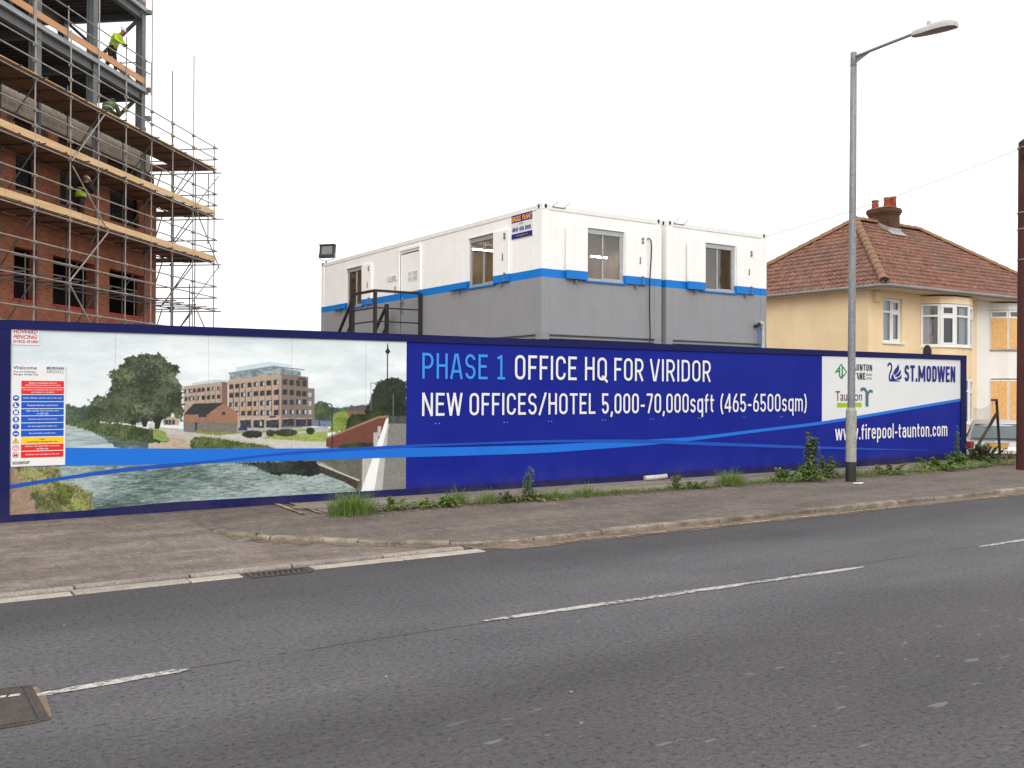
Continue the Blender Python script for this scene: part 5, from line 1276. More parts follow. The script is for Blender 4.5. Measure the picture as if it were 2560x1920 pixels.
for x, lb in ((10.765, 'grey lower cabin carrying the cabin that has the door'), (14.02, 'grey lower cabin carrying the cabin beside the house')):
    c = cabin(lb, x, x+3.115, 15.0, 25.82, CZ0-2.645, [], [], None, detail=False)
for nm, lb, x in (('cabin_lifting_hooks', 'pair of small bent hooks on the roof edge of the cabin with the door', 11.02), ('cabin_lifting_hooks', 'pair of small bent hooks on the roof edge of the cabin beside the house', 14.22)):
    m = MB(); m.obox((x, 14.99, 5.30), (x+.30, 14.99, 5.30), .015, .015)
    for k in (0, .28): m.tube([(x+k, 14.99, 5.30), (x+k+.02, 14.98, 5.345), (x+k+.09, 14.97, 5.37), (x+k+.11, 14.96, 5.42)], .008, 6)
    tag(rebase(m.build(nm, MT['galv']), (x, 14.99, 5.30)), lb, 'hooks')
# plant-hire sign and notices on the long side (read from -X, so text runs towards -Y)
UY = Vector((0, -1, 0)); SX = 10.765
es = thing('plant_hire_sign', 'blue and white hire firm sign with orange lettering high on the cabin corner', 'sign', (SX, 15.66, 4.77))
m = MB(); m.box(SX-.008, SX+.010, 15.30, 16.03, 4.77, 5.245); m.build('board', MT['whitepanel'], es)
def srect(y0, y1, z0, z1, d, name, mat, par):
    m = MB(); m.add([(SX-d, y1, z0), (SX-d, y0, z0), (SX-d, y0, z1), (SX-d, y1, z1)], [(0, 1, 2, 3)]); m.build(name, mat, par, fix=False)
srect(15.30, 16.03, 5.09, 5.245, .0095, 'blue_band', MT['navyink'], es); srect(15.30, 16.03, 4.77, 4.868, .0095, 'blue_band', MT['navyink'], es)
ORG = M('sign_orange', S(255, 172, 20), None, grain=.04)
text('EAGLE  PLANT', 'lettering', ORG, es, (SX-.0105, 16.005, 5.112), UY, VZ, .69, .105, .001, 0, .03); text('ILTON', 'lettering', MT['navyink'], es, (SX-.0095, 15.75, 5.035), UY, VZ, .13, .035, .001)
text('0845 458 3000', 'lettering', MT['navyink'], es, (SX-.0095, 16.0, 4.905), UY, VZ, .65, .085, .001, 0, .035); text('www.eagleplant.co.uk', 'lettering', ORG, es, (SX-.0105, 15.87, 4.805), UY, VZ, .42, .03, .001)
def notice(label, y0, y1, z0, z1, rows, x=SX):
    n = thing('notice', label, 'notice', (x-.012, (y0+y1)/2, z0), group='notices on the cabin wall')
    m = MB(); m.box(x-.006, x+.012, y0, y1, z0, z1); m.build('sheet', MT['whitepanel'], n)
    for (s_, yl, zb, w_, h_) in rows: text(s_, 'lettering', MT['grey'], n, (x-.007, yl, zb), UY, VZ, w_, h_, .001)
notice('white notice strip on the cabin wall left of the door', 21.10, 21.61, 4.43, 4.56, [('MORGAN', 21.32, 4.505, .18, .035), ('SINDALL', 21.32, 4.455, .18, .035), ('Reception', 21.53, 4.475, .17, .03)])
notice('white notice sheet on the cabin door', 20.05, 20.54, 4.34, 4.57, [('Site', 20.51, 4.52, .06, .02), ('Manager', 20.51, 4.49, .12, .02), ('MORGAN', 20.27, 4.525, .18, .03), ('SINDALL', 20.27, 4.485, .18, .03), ('Project', 20.51, 4.40, .10, .02), ('Manager', 20.51, 4.37, .12, .02), ('MORGAN', 20.27, 4.405, .18, .03), ('SINDALL', 20.27, 4.365, .18, .03)], SX+.03)
n = thing('no_smoking_notice', 'tiny red ring notice on the cabin wall beside the door frame', 'notice', (SX, 21.16, 4.12))
m = MB(); m.box(SX-.005, SX+.012, 21.09, 21.24, 4.10, 4.30); m.build('sheet', MT['whitepanel'], n)
m = MB(); a = [2*math.pi*k/18 for k in range(18)]; m.add([(SX-.0065, 21.165+q*math.cos(t), 4.215+q*math.sin(t)) for q in (.06, .045) for t in a], [(k, (k+1) % 18, 18+(k+1) % 18, 18+k) for k in range(18)]); m.quad((SX-.007, 21.12, 4.245), (SX-.007, 21.13, 4.255), (SX-.007, 21.21, 4.185), (SX-.007, 21.2, 4.175)); m.build('ring', MT['ored'], n, fix=False)
# floodlight on the far roof corner
fl = thing('floodlight', 'black floodlight on the far roof corner of the cabin', 'floodlight', (SX, 25.7, 5.42))
fc = Vector((SX+.06, 25.55, 5.68)); FS = .72; fr_ = Vector((.62, -.78, 0)); fu = Vector((.08, .06, .99)).normalized(); fn = fr_.cross(fu).normalized()
def fbx(m, u0, u1, v0, v1, d0, d1):
    p = [fc+fr_*u*FS+fu*v*FS+fn*d*FS for d in (d0, d1) for v in (v0, v1) for u in (u0, u1)]; m.add(p, ((0, 1, 3, 2), (4, 6, 7, 5), (0, 4, 5, 1), (2, 3, 7, 6), (0, 2, 6, 4), (1, 5, 7, 3)))
m = MB(); fbx(m, -.33, .33, -.24, .24, -.12, .04); fbx(m, -.34, .34, .20, .27, -.12, .07); fbx(m, -.34, .34, -.27, -.20, -.12, .06); m.build('housing', MT['steelblack'], fl, bevel=.015)
m = MB(); fbx(m, -.22, .25, -.15, .18, .042, .048); m.build('lens', MT['lensglass'], fl)
m = MB()
for sg_ in (-1, 1): m.tube([fc+fr_*(.25*sg_)-fu*.07, fc+fr_*(.25*sg_)-fu*.22, fc+fr_*(.1*sg_)-fu*.28, fc-fu*.29+fr_*.0], .012, 6)
m.cyl(fc-fu*.29, (SX+.06, 25.66, 5.30), .02, n=8); m.build('bracket', MT['galv'], fl)
# black steel landing and stair
st = thing('steel_staircase', 'black steel landing with handrails and stair flights against the cabin door', 'staircase', (9.6, 20.4, .09))
xo, xi, ya, yb = 9.56, 10.72, 19.80, 21.0; zl, zt = 2.90, 3.99
m = MB(); m.box(xo-.03, xi, ya-.03, yb+.03, zl-.1, zl); m.build('landing', MT['steelblack'], st)
def rail(name, pts, w=.055):
    m = MB(); 
    for a, b in zip(pts, pts[1:]): m.obox(a, b, w, w)
    m.build(name, MT['steelblack'], st)
for x, y in ((xo, ya), (xo, yb), (xi, ya-.0)):
    m = MB(); m.obox((x, y, .09), (x, y, zt), .07, .07, (1, 0, 0)); m.build('post', MT['steelblack'], st)
rail('handrail', [(xi, ya, zt), (xo-.03, ya, zt)]); rail('handrail', [(xo, ya-.03, zt+.0), (xo, yb+.03, zt)])
for z in (3.60, 3.29):
    rail('knee_rail', [(xi, ya, z), (xo, ya, z)], .03); rail('knee_rail', [(xo, ya, z), (xo, yb, z)], .03)
# flight dropping away from the landing towards +Y, two strings with handrails
for x in (xo, xi-.22):
    y0 = yb+.10; rail('newel', [(x, y0, .9), (x, y0, 3.82)], .08); rail('flight_handrail', [(x, y0, 3.80), (x, y0+2.9, .95+.09)], .055); rail('flight_knee_rail', [(x, y0, 3.32), (x, y0+2.75, .6)], .03); rail('string', [(x, y0, 2.85), (x, y0+2.75, .12)], .05)
for k in range(13):
    f = (k+1)/14; m = MB(); m.box(xo, xi-.22, yb+.10+2.75*f-.13, yb+.10+2.75*f+.13, 2.85-2.73*f-.02, 2.85-2.73*f+.02); m.build('tread', MT['steelblack'], st)
# loose services on the cabin fronts
m = MB(); m.tube([(13.47, 14.995, 4.90), (13.49, 14.95, 4.905), (13.535, 14.95, 4.87), (13.56, 14.96, 4.76), (13.555, 14.965, 4.5), (13.53, 14.965, 4.2), (13.515, 14.965, 3.9), (13.51, 14.96, 3.5), (13.525, 14.96, 3.1), (13.525, 14.95, 2.9), (13.49, 14.93, 2.72), (13.47, 14.9, 2.4)], .014, 8); tag(rebase(m.build('power_cable', MT['cable'], smooth=True), (13.5, 14.95, 2.4)), 'thin black cable hanging down the cabin front beside the middle gap', 'cable')
wp = thing('waste_pipe', 'white plastic waste pipe with elbow on the right end of the cabin', 'pipe', (16.93, 14.93, .2))
m = MB(); m.tube([(16.93, 14.92, .2), (16.93, 14.92, 2.9), (16.93, 14.92, 3.22)], .036, 12); m.build('riser', MT['pipe'], wp, smooth=True)
m = MB(); m.tube([(16.93, 14.92, 3.16), (16.93, 14.92, 3.25), (16.90, 14.92, 3.28), (16.82, 14.92, 3.285)], .043, 12); m.build('elbow', MT['pipe'], wp, smooth=True)
m = MB(); m.tube([(16.82, 14.92, 3.27), (16.78, 14.93, 3.26), (16.76, 14.94, 3.22), (16.7, 14.98, 3.22)], .035, 10); m.build('black_coupling', MT['cable'], wp, smooth=True)
m = MB(); m.tube([(16.775, 14.94, 3.23), (16.80, 14.93, 3.0), (16.79, 14.93, 2.75), (16.77, 14.93, 2.3)], .012, 8); tag(rebase(m.build('water_hose', MT['bluehose'], smooth=True), (16.78, 14.93, 2.3)), 'thin blue hose beside the white waste pipe', 'hose')
m = MB(); a = Vector((17.1, 15.0, 5.30)); b = Vector((PX-.27, PY-.03, 6.88)); m.tube([a.lerp(b, k/14)-Vector((0, 0, .10*math.sin(math.pi*k/14))) for k in range(15)], .006, 5); tag(rebase(m.build('overhead_cable', MT['wire']), a), 'thin overhead cable rising from the cabin corner to the utility pole', 'cable')
m = MB(); m.tube([(11.55, 12.9, z_foot(11.6)+.06), (11.9, 12.86, z_foot(11.6)+.07), (12.02, 12.845, z_foot(11.6)+.08)], .045, 12); 
tag(rebase(m.build('pipe_offcut', MT['pipe'], smooth=True), (11.8, 12.87, z_foot(11.6))), 'dirty white plastic pipe offcut lying at the foot of the hoarding', 'pipe')
m = MB(); m.add([(14.50, 10.72, z_foot(10.7)+.012), (14.66, 10.66, z_foot(10.7)+.006), (14.80, 10.74, z_foot(10.7)+.015), (14.63, 10.80, z_foot(10.7)+.02)], [(0, 1, 2, 3)]); m.prism([(14.66, 10.70, z_foot(10.7)+.01), (14.78, 10.69, z_foot(10.7)+.01), (14.76, 10.76, z_foot(10.7)+.01)], (0, 0, .012))
tag(rebase(m.build('litter', MT['white']), (14.65, 10.7, z_foot(10.7))), 'scrap of white paper on the pavement at the lamp post foot', 'litter')

# ------------------------------------------------------------------ semi-detached house
HZ = -.46; HX0, HX1, HS = 26.46, 37.7, 32.66; FY, BY = 19.0, 25.6; EZ = 5.02
hs = thing('semi_detached_house', 'cream and white rendered semi-detached house with brown pantile hipped roof', 'house', (26.46, 19.0, HZ))
BAY = [(29.31, 19.0), (29.60, 18.5), (30.15, 18.3), (30.95, 18.3), (31.5, 18.5), (31.8, 19.0)]
BAY2 = [(2*HS-x, y) for x, y in BAY][::-1]
W1 = (27.25, 28.27, 3.35, 4.79)
mb = MB(); mb.wall((HX0, FY, HZ), (1, 0, 0), (0, 0, 1), (0, -1, 0), HS-HX0, EZ-HZ, [(W1[0]-HX0, W1[2]-HZ, W1[1]-HX0, W1[3]-HZ), (W1[0]-HX0, .72-HZ, W1[1]-HX0, 2.2-HZ), (29.4-HX0, .72-HZ, 31.7-HX0, 2.2-HZ), (29.4-HX0, 3.32-HZ, 31.7-HX0, 4.68-HZ)], .25)
mb.wall((HX0, BY, HZ), (0, -1, 0), (0, 0, 1), (-1, 0, 0), BY-FY-.25, EZ-HZ, [], .25); mb.build('cream_wall', MT['cream'], hs)
mb = MB(); mb.wall((HS+.002, FY, HZ), (1, 0, 0), (0, 0, 1), (0, -1, 0), HX1-HS, EZ-HZ, [], .25); mb.wall((HX1, FY+.25, HZ), (0, 1, 0), (0, 0, 1), (1, 0, 0), BY-FY-.5, EZ-HZ, [], .25); mb.wall((HX1, BY, HZ), (-1, 0, 0), (0, 0, 1), (0, 1, 0), HX1-HX0-.25, EZ-HZ, [], .25); mb.build('white_wall', MT['whiterender'], hs)
mb = MB(); mb.box(HX0-.02, HX1, FY-.02, FY+.1, HZ, .35); mb.build('brick_plinth', MT['oldbrick'], hs)
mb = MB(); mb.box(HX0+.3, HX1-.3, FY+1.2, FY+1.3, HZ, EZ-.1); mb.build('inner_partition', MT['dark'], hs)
def hwin(P0, P1, z0, z1, cols, split, lights, curtain=None, name='window', fw=.065):
    """framed window in the vertical plane P0-P1; cols = fractions of vertical bars; split = transom height fraction"""
    a = Vector((*P0, 0)); b = Vector((*P1, 0)); U = (b-a).normalized(); W = (b-a).length; N = Vector((U.y, -U.x, 0))
    Q = lambda u, z, d: a+U*u+Vector((0, 0, z))+N*d
    def bar(m, u0, u1, q0, q1, d0=-.02, d1=.03):
        p = [Q(u, z, d) for d in (d0, d1) for z in (q0, q1) for u in (u0, u1)]; m.add(p, ((0, 1, 3, 2), (4, 6, 7, 5), (0, 4, 5, 1), (2, 3, 7, 6), (0, 2, 6, 4), (1, 5, 7, 3)))
    m = MB(); bar(m, 0, W, z0, z0+fw); bar(m, 0, W, z1-fw, z1); bar(m, 0, fw, z0+fw, z1-fw); bar(m, W-fw, W, z0+fw, z1-fw)
    zs = z0+(z1-z0)*split
    if split: bar(m, fw, W-fw, zs-fw*.45, zs+fw*.45, -.018, .028)
    for c in cols:
        u = W*c
        if split: bar(m, u-fw*.5, u+fw*.5, z0+fw, zs-fw*.45, -.016, .026); bar(m, u-fw*.5, u+fw*.5, zs+fw*.45, z1-fw, -.016, .026)
        else: bar(m, u-fw*.5, u+fw*.5, z0+fw, z1-fw, -.016, .026)
    f = m.build(name, MT['upvc'], hs)
    ed = [0]+[c for c in cols]+[1]
    if lights:   # opening casements stand a little proud
        m = MB()
        for i, part in lights:
            u0, u1 = W*ed[i]+fw*.55, W*ed[i+1]-fw*.55
            if i == 0: u0 = fw
            if i == len(ed)-2: u1 = W-fw
            q0, q1 = (zs+fw*.45, z1-fw) if part else (z0+fw, zs-fw*.45); t_ = .05
            bar(m, u0, u1, q0, q0+t_, .0, .042); bar(m, u0, u1, q1-t_, q1, .0, .042); bar(m, u0, u0+t_, q0+t_, q1-t_, .0, .042); bar(m, u1-t_, u1, q0+t_, q1-t_, .0, .042)
        m.build('casement', MT['upvc'], f)
    m = MB(); m.quad(Q(fw*.8, z0+fw*.8, 0), Q(W-fw*.8, z0+fw*.8, 0), Q(W-fw*.8, z1-fw*.8, 0), Q(fw*.8, z1-fw*.8, 0)); m.build('pane', MT['hglass'], f, fix=False)
    if curtain:
        for u0, u1, mt_ in curtain:
            m = MB(); n = max(4, int((u1-u0)*W/.04)); top, bot = [], []
            for k in range(n+1):
                u = W*(u0+(u1-u0)*k/n); d = -.10+.018*math.sin(k*1.9); top.append(Q(u, z1-.02, d)); bot.append(Q(u, z0+.02, d))
            m.loft([bot, top], False, False); m.build('curtain', MT[mt_], f, fix=False, smooth='all')
    return f
hwin((W1[0]+.01, FY+.10), (W1[1]-.01, FY+.10), W1[2]+.01, W1[3]-.01, (.5,), .70, [(1, 0), (1, 1)], [(0.02, .98, 'net')])
hwin((W1[0]+.01, FY+.10), (W1[1]-.01, FY+.10), .73, 2.19, (.5,), .70, [(1, 0)], [(.02, .98, 'net')])
mb = MB(); mb.box(W1[0]-.06, W1[1]+.08, FY-.06, FY+.13, W1[2]-.05, W1[2]+.006); mb.build('sill', MT['upvc'], hs)
def bay(pts, wallmat, boarded):
    for (z0, z1) in ((HZ, .66), (2.24, 3.24), (4.70, EZ-.08)):
        o = [Vector((*p, 0)) for p in pts]; cx = sum(p.x for p in o)/6
        pr = 1.0 if z0 < 4 else 1.03
        ring = [[Vector((cx+(p.x-cx)*pr, FY+(p.y-FY)*pr, z)) for p in o] for z in (z0, z1)]
        m = MB(); m.loft(ring, True, True); m.build('bay_panel', MT[wallmat], hs)
    for z0, z1, up in ((.70, 2.20, False), (3.28, 4.68, True)):
        for i in range(5):
            if boarded:
                hwin(pts[i], pts[i+1], z0, z1, (), .82, [], None)
                a = Vector((*pts[i], 0)); b = Vector((*pts[i+1], 0)); U = (b-a).normalized(); N = Vector((U.y, -U.x, 0)); m = MB()
                zb = z0+(z1-z0)*(.80 if up else .97)
                q = [a+U*.03+N*.034, b-U*.03+N*.034]; m.loft([[q[0]+Vector((0, 0, z0+.02)), q[1]+Vector((0, 0, z0+.02)), q[1]+Vector((0, 0, zb)), q[0]+Vector((0, 0, zb))], [p+N*.015 for p in [q[0]+Vector((0, 0, z0+.02)), q[1]+Vector((0, 0, z0+.02)), q[1]+Vector((0, 0, zb)), q[0]+Vector((0, 0, zb))]]]); m.build('boarding', MT['osb'], hs)
            else:
                cu = {0: [(.02, .60, 'pinkcurtain'), (.60, .98, 'browncurtain')], 1: [(.0, .1, 'browncurtain')], 2: [(.5, .98, 'net')], 3: [(.02, .98, 'net')], 4: [(.02, .98, 'net')]}[i] if up else None
                hwin(pts[i], pts[i+1], z0, z1, (), .72, [(0, 0), (0, 1)] if i in (1, 3) else [], cu)
        cx = sum(p[0] for p in pts)/6
        m = MB(); m.loft([[(cx+(x-cx)*1.04, FY+(y-FY)*1.09, z) for x, y in pts] for z in (z0-.05, z0)]); m.build('bay_sill', MT['upvc' if not boarded else 'gutter'], hs)
bay(BAY, 'cream', False); bay(BAY2, 'whiterender', True)
# roof: hipped, real pantiles laid in courses
GX0, GY0, GX1 = 26.06, 18.1, 38.1; RUN = 4.04; RZ0, RZ1 = 5.10, 8.02; AX0, AX1, AY = GX0+RUN, 34.0, GY0+RUN; GY1 = AY+RUN
def slope(e0, e1, r0, r1, ncourse, tilew=.17):
    """pantile slope: eaves e0->e1, ridge r0->r1"""
    e0, e1, r0, r1 = map(Vector, (e0, e1, r0, r1)); m = MB(); U = (e1-e0).normalized(); up = ((r0+r1)/2-(e0+e1)/2); N = U.cross(up).normalized()
    if N.z < 0: N = -N
    for c in range(ncourse):
        fa, fb = c/ncourse, (c+1.12)/ncourse
        fb = min(fb, 1.0)
        A0, A1 = e0.lerp(r0, fa), e1.lerp(r1, fa); B0, B1 = e0.lerp(r0, fb), e1.lerp(r1, fb)
        u0, u1 = (A0-e0).dot(U), (A1-e0).dot(U); lo, hi, lip = [], [], []
        step = tilew/6; n = max(2, int((u1-u0)/step)); 
        for k in range(n+1):
            u = u0+(u1-u0)*k/n; ph = (u/tilew+.0*(c % 2)) % 1
            w = .020*math.cos(2*math.pi*ph)
            jit = .006*math.sin(int(u/tilew)*12.9+c*7.1)
            f = (u-u0)/max(1e-6, u1-u0)
            pa = A0.lerp(A1, f)
            ub = min(max(u, (B0-e0).dot(U)), (B1-e0).dot(U)); pb = B0+U*(ub-(B0-e0).dot(U))
            lo.append(pa+N*(.044+w+jit)); hi.append(pb+N*(.006+w)); lip.append(pa+N*(.004+w+jit))
        m.loft([lip, lo, hi], False, False)
    return m
E0, E1, E2, E3 = (GX0, GY0, RZ0), (GX1, GY0, RZ0), (GX1, GY1, RZ0), (GX0, GY1, RZ0); A0, A1 = (AX0, AY, RZ1), (AX1, AY, RZ1)
rf = slope(E0, E1, A0, A1, 17)
for q in ((E3, E0, A0, A0), (E1, E2, A1, A1), (E2, E3, A1, A0)):
    s_ = slope(*q, 17); rf.add(s_.v, s_.f)
roof = rf.build('roof', MT['tile'], hs, fix=False)
def hiprun(a, b, nm):
    a, b = Vector(a), Vector(b); n = int((b-a).length/.42); m = MB()
    for k in range(n):
        p, q = a.lerp(b, k/n), a.lerp(b, (k+1.08)/n); d = (q-p).normalized(); sd = d.cross(Vector((0, 0, 1))).normalized(); u = sd.cross(d)
        m.loft([[c+sd*(r*math.cos(t))+u*(r*math.sin(t)*.9+off) for t in [math.pi*i/8 for i in range(9)]] for c, r, off in ((p, .155, -.01), (q, .135, -.01))], False, False)
    p = a; d = (b-a).normalized(); m.build(nm, MT['hip'], roof, fix=False, smooth=True)
hiprun(Vector(E0)+Vector((.12, .12, .10)), Vector(A0)+Vector((0, 0, .05)), 'hip_tiles'); hiprun(Vector(E1)+Vector((-.12, .12, .10)), Vector(A1)+Vector((0, 0, .05)), 'hip_tiles')
hiprun(Vector(E3)+Vector((.12, -.12, .10)), Vector(A0)+Vector((0, 0, .05)), 'hip_tiles'); hiprun(Vector(A0)+Vector((-.1, 0, .05)), Vector(A1)+Vector((.1, 0, .05)), 'ridge_tiles'); hiprun(Vector(E2)+Vector((-.12, -.12, .10)), Vector(A1)+Vector((0, 0, .05)), 'hip_tiles')
mb = MB(); hc = Vector(E0)+Vector((.10, .10, .085)); d = Vector((-1, -1, 0)).normalized(); sd = Vector((1, -1, 0)).normalized()
mb.add([hc+d*.012+sd*.13*math.cos(t)+Vector((0, 0, .125*math.sin(t))) for t in [math.pi*i/8 for i in range(9)]], [tuple(range(9))]); mb.build('hip_end', MT['dark'], roof, fix=False)
mb = MB(); mb.loft([[(GX0+.05, GY0+.05, EZ-.02), (GX1-.05, GY0+.05, EZ-.02), (GX1-.05, GY1-.05, EZ-.02), (GX0+.05, GY1-.05, EZ-.02)], [(GX0+.05, GY0+.05, EZ+.07), (GX1-.05, GY0+.05, EZ+.07), (GX1-.05, GY1-.05, EZ+.07), (GX0+.05, GY1-.05, EZ+.07)]]); mb.build('soffit', MT['soffit'], hs)
mb = MB(); pts = [(GX0-.02, GY1, RZ0-.03), (GX0-.02, GY0+.25, RZ0-.04), (GX0+.05, GY0+.05, RZ0-.04), (GX0+.25, GY0-.02, RZ0-.04), (GX1, GY0-.02, RZ0-.02)]; mb.tube(pts, .058, 10); mb.build('gutter', MT['gutter'], hs, smooth=True)
mb = MB(); mb.tube([(HX0-.03, 23.5, RZ0-.06), (HX0-.05, 23.5, 4.7), (HX0-.06, 23.42, 4.55), (HX0-.06, 23.4, HZ)], .035, 8); mb.build('downpipe', MT['soffit'], hs, smooth=True)
# chimney on the ridge
ck = MB(); cx0, cx1, cy0, cy1 = 31.3, 31.97, 21.6, 22.48
ck.box(cx0, cx1, cy0, cy1, 7.3, 8.36); ck.box(cx0-.03, cx1+.03, cy0-.03, cy1+.03, 8.36, 8.43); ck.box(cx0-.06, cx1+.06, cy0-.06, cy1+.06, 8.43, 8.56); ck.box(cx0-.03, cx1+.03, cy0-.03, cy1+.03, 8.56, 8.61)
ch = ck.build('chimney', MT['oldbrick'], roof)
mb = MB(); mb.loft([[(cx0+.0, cy0, 8.61), (cx1, cy0, 8.61), (cx1, cy1, 8.61), (cx0, cy1, 8.61)], [(cx0+.12, cy0+.12, 8.68), (cx1-.12, cy0+.12, 8.68), (cx1-.12, cy1-.12, 8.68), (cx0+.12, cy1-.12, 8.68)]]); mb.build('flaunching', MT['hip'], ch)
for x, y, h_ in ((31.47, 22.3, .28), (31.52, 21.82, .32), (31.80, 21.78, .37)):
    mb = MB(); mb.lathe((x, y, 0), [(.13, 8.62), (.135, 8.66), (.115, 8.66+h_*.8), (.135, 8.63+h_), (.135, 8.67+h_), (.10, 8.67+h_), (.095, 8.5+h_)], 16); mb.build('chimney_pot', MT['chimpot'], ch, smooth=True)
zr = RZ0+(cy0-GY0)*(RZ1-RZ0)/RUN; mb = MB(); mb.loft([[(cx0-.06, cy0-.03, 7.5), (cx1+.06, cy0-.03, 7.5), (cx1+.06, cy0-.03, zr+.2), (cx0-.06, cy0-.03, zr+.2)], [(cx0-.06, cy0-.012, 7.5), (cx1+.06, cy0-.012, 7.5), (cx1+.06, cy0-.012, zr+.2), (cx0-.06, cy0-.012, zr+.2)]])
mb.loft([[(cx0-.12, cy0-.24, zr-.09), (cx1+.12, cy0-.24, zr-.09), (cx1+.12, cy0-.02, zr+.075), (cx0-.12, cy0-.02, zr+.075)], [(cx0-.12, cy0-.24, zr-.07), (cx1+.12, cy0-.24, zr-.07), (cx1+.12, cy0-.02, zr+.095), (cx0-.12, cy0-.02, zr+.095)]])
mb.loft([[(cx0-.03, cy0-.03, 7.72), (cx0-.03, cy1, 7.72), (cx0-.03, cy1, 8.0), (cx0-.03, AY, 8.14), (cx0-.03, cy0-.03, zr+.2)], [(cx0-.01, cy0-.03, 7.72), (cx0-.01, cy1, 7.72), (cx0-.01, cy1, 8.0), (cx0-.01, AY, 8.14), (cx0-.01, cy0-.03, zr+.2)]]); mb.build('lead_flashing', MT['lead'], ch)
mb = MB(); mb.box(26.72, 26.93, FY-.13, FY, 4.62, 4.95); mb.build('alarm_box', MT['cream'], hs, bevel=.02)
mb = MB(); c = Vector((28.95, FY-.45, 3.06)); mb.loft([[c+Vector((.0, .06*(r/.3)**2-.05, 0))+Vector((math.cos(t)*r*.5, -math.cos(t)*r*.35, math.sin(t)*r)) for t in [2*math.pi*k/18 for k in range(18)]] for r in (.24, .17, .1, .02)], True); mb.tube([c, (28.98, FY-.2, 2.9), (28.98, FY, 2.85)], .015, 6); mb.build('satellite_dish', MT['rust'], hs, smooth=True)

# ------------------------------------------------------------------ silver car, seen from behind on the lower forecourt
CX, CY, CG = 26.5, 14.8, -.46
car = thing('parked_car', 'silver hatchback parked on the forecourt seen from behind', 'car', (CX, CY, CG), R(31))
# local: x forward (car length), y left, z up; origin under the rear bumper
def P_(x, hw, z): return (x, hw, z)
prof = [  # x, sill half width, belt half width, belt z, sill z
 (.00, .74, .78, .66, .30), (.06, .80, .83, .72, .26), (.35, .84, .86, .86, .22), (.9, .85, .87, .90, .2), (1.8, .85, .87, .90, .2), (2.7, .85, .87, .88, .2), (3.3, .84, .85, .84, .2), (3.9, .80, .80, .72, .22), (4.15, .70, .70, .6, .3)]
m = MB(); rings = []
for x, s_, b_, zb, zs in prof:
    h = []
    for y, z in ((-s_*.92, zs), (-s_, zs+.1), (-b_, zs+(zb-zs)*.55), (-b_*.985, zb-.05), (-b_*.93, zb), (0, zb+.015)): h.append((x, y, z))
    rings.append(h+[(x, -y, z) for x_, y, z in h[-2::-1]])
m.loft(rings); m.build('body', MT['carpaint'], car, world=False, smooth=True)
cab = [(.28, .72, .66, .86), (.62, .80, .62, 1.26), (.95, .82, .60, 1.35), (1.7, .82, .61, 1.39), (2.3, .81, .60, 1.33), (2.75, .80, .62, 1.10), (3.2, .78, .68, .86)]
m = MB(); rings = []
for x, b_, t_, z in cab: rings.append([(x, -b_, .84), (x, -(t_+(b_-t_)*.12), z-.07), (x, -t_*.9, z-.01), (x, 0, z+.012), (x, t_*.9, z-.01), (x, t_+(b_-t_)*.12, z-.07), (x, b_, .84)])
m.loft(rings, True, False); m.build('roof_pillars', MT['carpaint'], car, world=False, smooth=True)
m = MB(); m.loft([[(.245, -.66, .90), (.245, .66, .90)], [(.40, -.645, 1.06), (.40, .645, 1.06)], [(.585, -.60, 1.235), (.585, .60, 1.235)]], False, False); 
m.loft([[(.225, -.70, .885), (.225, .70, .885)], [(.245, -.66, .90), (.245, .66, .90)]], False, False); m.build('rear_window', MT['carglass'], car, world=False, smooth='all')
m = MB(); m.loft([[(.575, -.60, 1.215), (.575, .60, 1.215)], [(.66, -.57, 1.285), (.66, .57, 1.285)]], False, False); m.loft([[(.215, -.70, .872), (.215, .70, .872)], [(.236, -.67, .897), (.236, .67, .897)]], False, False); m.build('window_rubber', MT['tyre'], car, world=False)
for sg_ in (-1, 1):
    m = MB(); m.add([(.55, sg_*.845, .92), (2.95, sg_*.84, .92), (2.35, sg_*.70, 1.24), (.85, sg_*.715, 1.25)], [(0, 1, 2, 3)]); m.build('side_window', MT['carglass'], car, world=False)
    m = MB(); m.box(-.015, .16, *sorted((sg_*.60, sg_*.825)), .60, .80); m.build('tail_light', MT['taillight'], car, world=False, bevel=.03)
    m = MB(); m.obox((2.35, sg_*.86, .95), (2.35, sg_*1.02, .96), .10, .14); m.build('wing_mirror', MT['carpaint'], car, world=False, bevel=.03)
    for x in (.75, 3.25):
        m = MB(); m.cyl((x, sg_*.66, .31), (x, sg_*.87, .31), .31, n=24); w = m.build('wheel', MT['tyre'], car, world=False, bevel=.03); m = MB(); m.cyl((x, sg_*.86, .31), (x, sg_*.876, .31), .2, n=20); m.build('rim', MT['rim'], w, world=False)
m = MB(); m.loft([[(-.10, y, z) for y, z in ((-.70, .34), (.70, .34), (.74, .52), (-.74, .52))], [(-.02, y, z) for y, z in ((-.82, .27), (.82, .27), (.84, .56), (-.84, .56))], [(.2, y, z) for y, z in ((-.86, .26), (.86, .26), (.87, .56), (-.87, .56))]]); m.build('bumper', MT['carpaint'], car, world=False, bevel=.03)
m = MB(); m.box(-.112, -.098, -.66, .66, .435, .475); m.box(-.112, -.098, -.62, -.42, .40, .435); m.box(-.112, -.098, .42, .62, .40, .435); m.build('bumper_strip', MT['cable'], car, world=False)
m = MB(); m.box(-.022, .02, -.26, .26, .62, .735); m.build('number_plate', MT['plate'], car, world=False)
m = MB(); m.box(-.03, .03, -.30, .30, .75, .79); m.build('boot_handle', MT['rim'], car, world=False, bevel=.01)
m = MB(); m.box(.1, 3.9, -.72, .72, .15, .3); m.build('underbody', MT['tyre'], car, world=False)

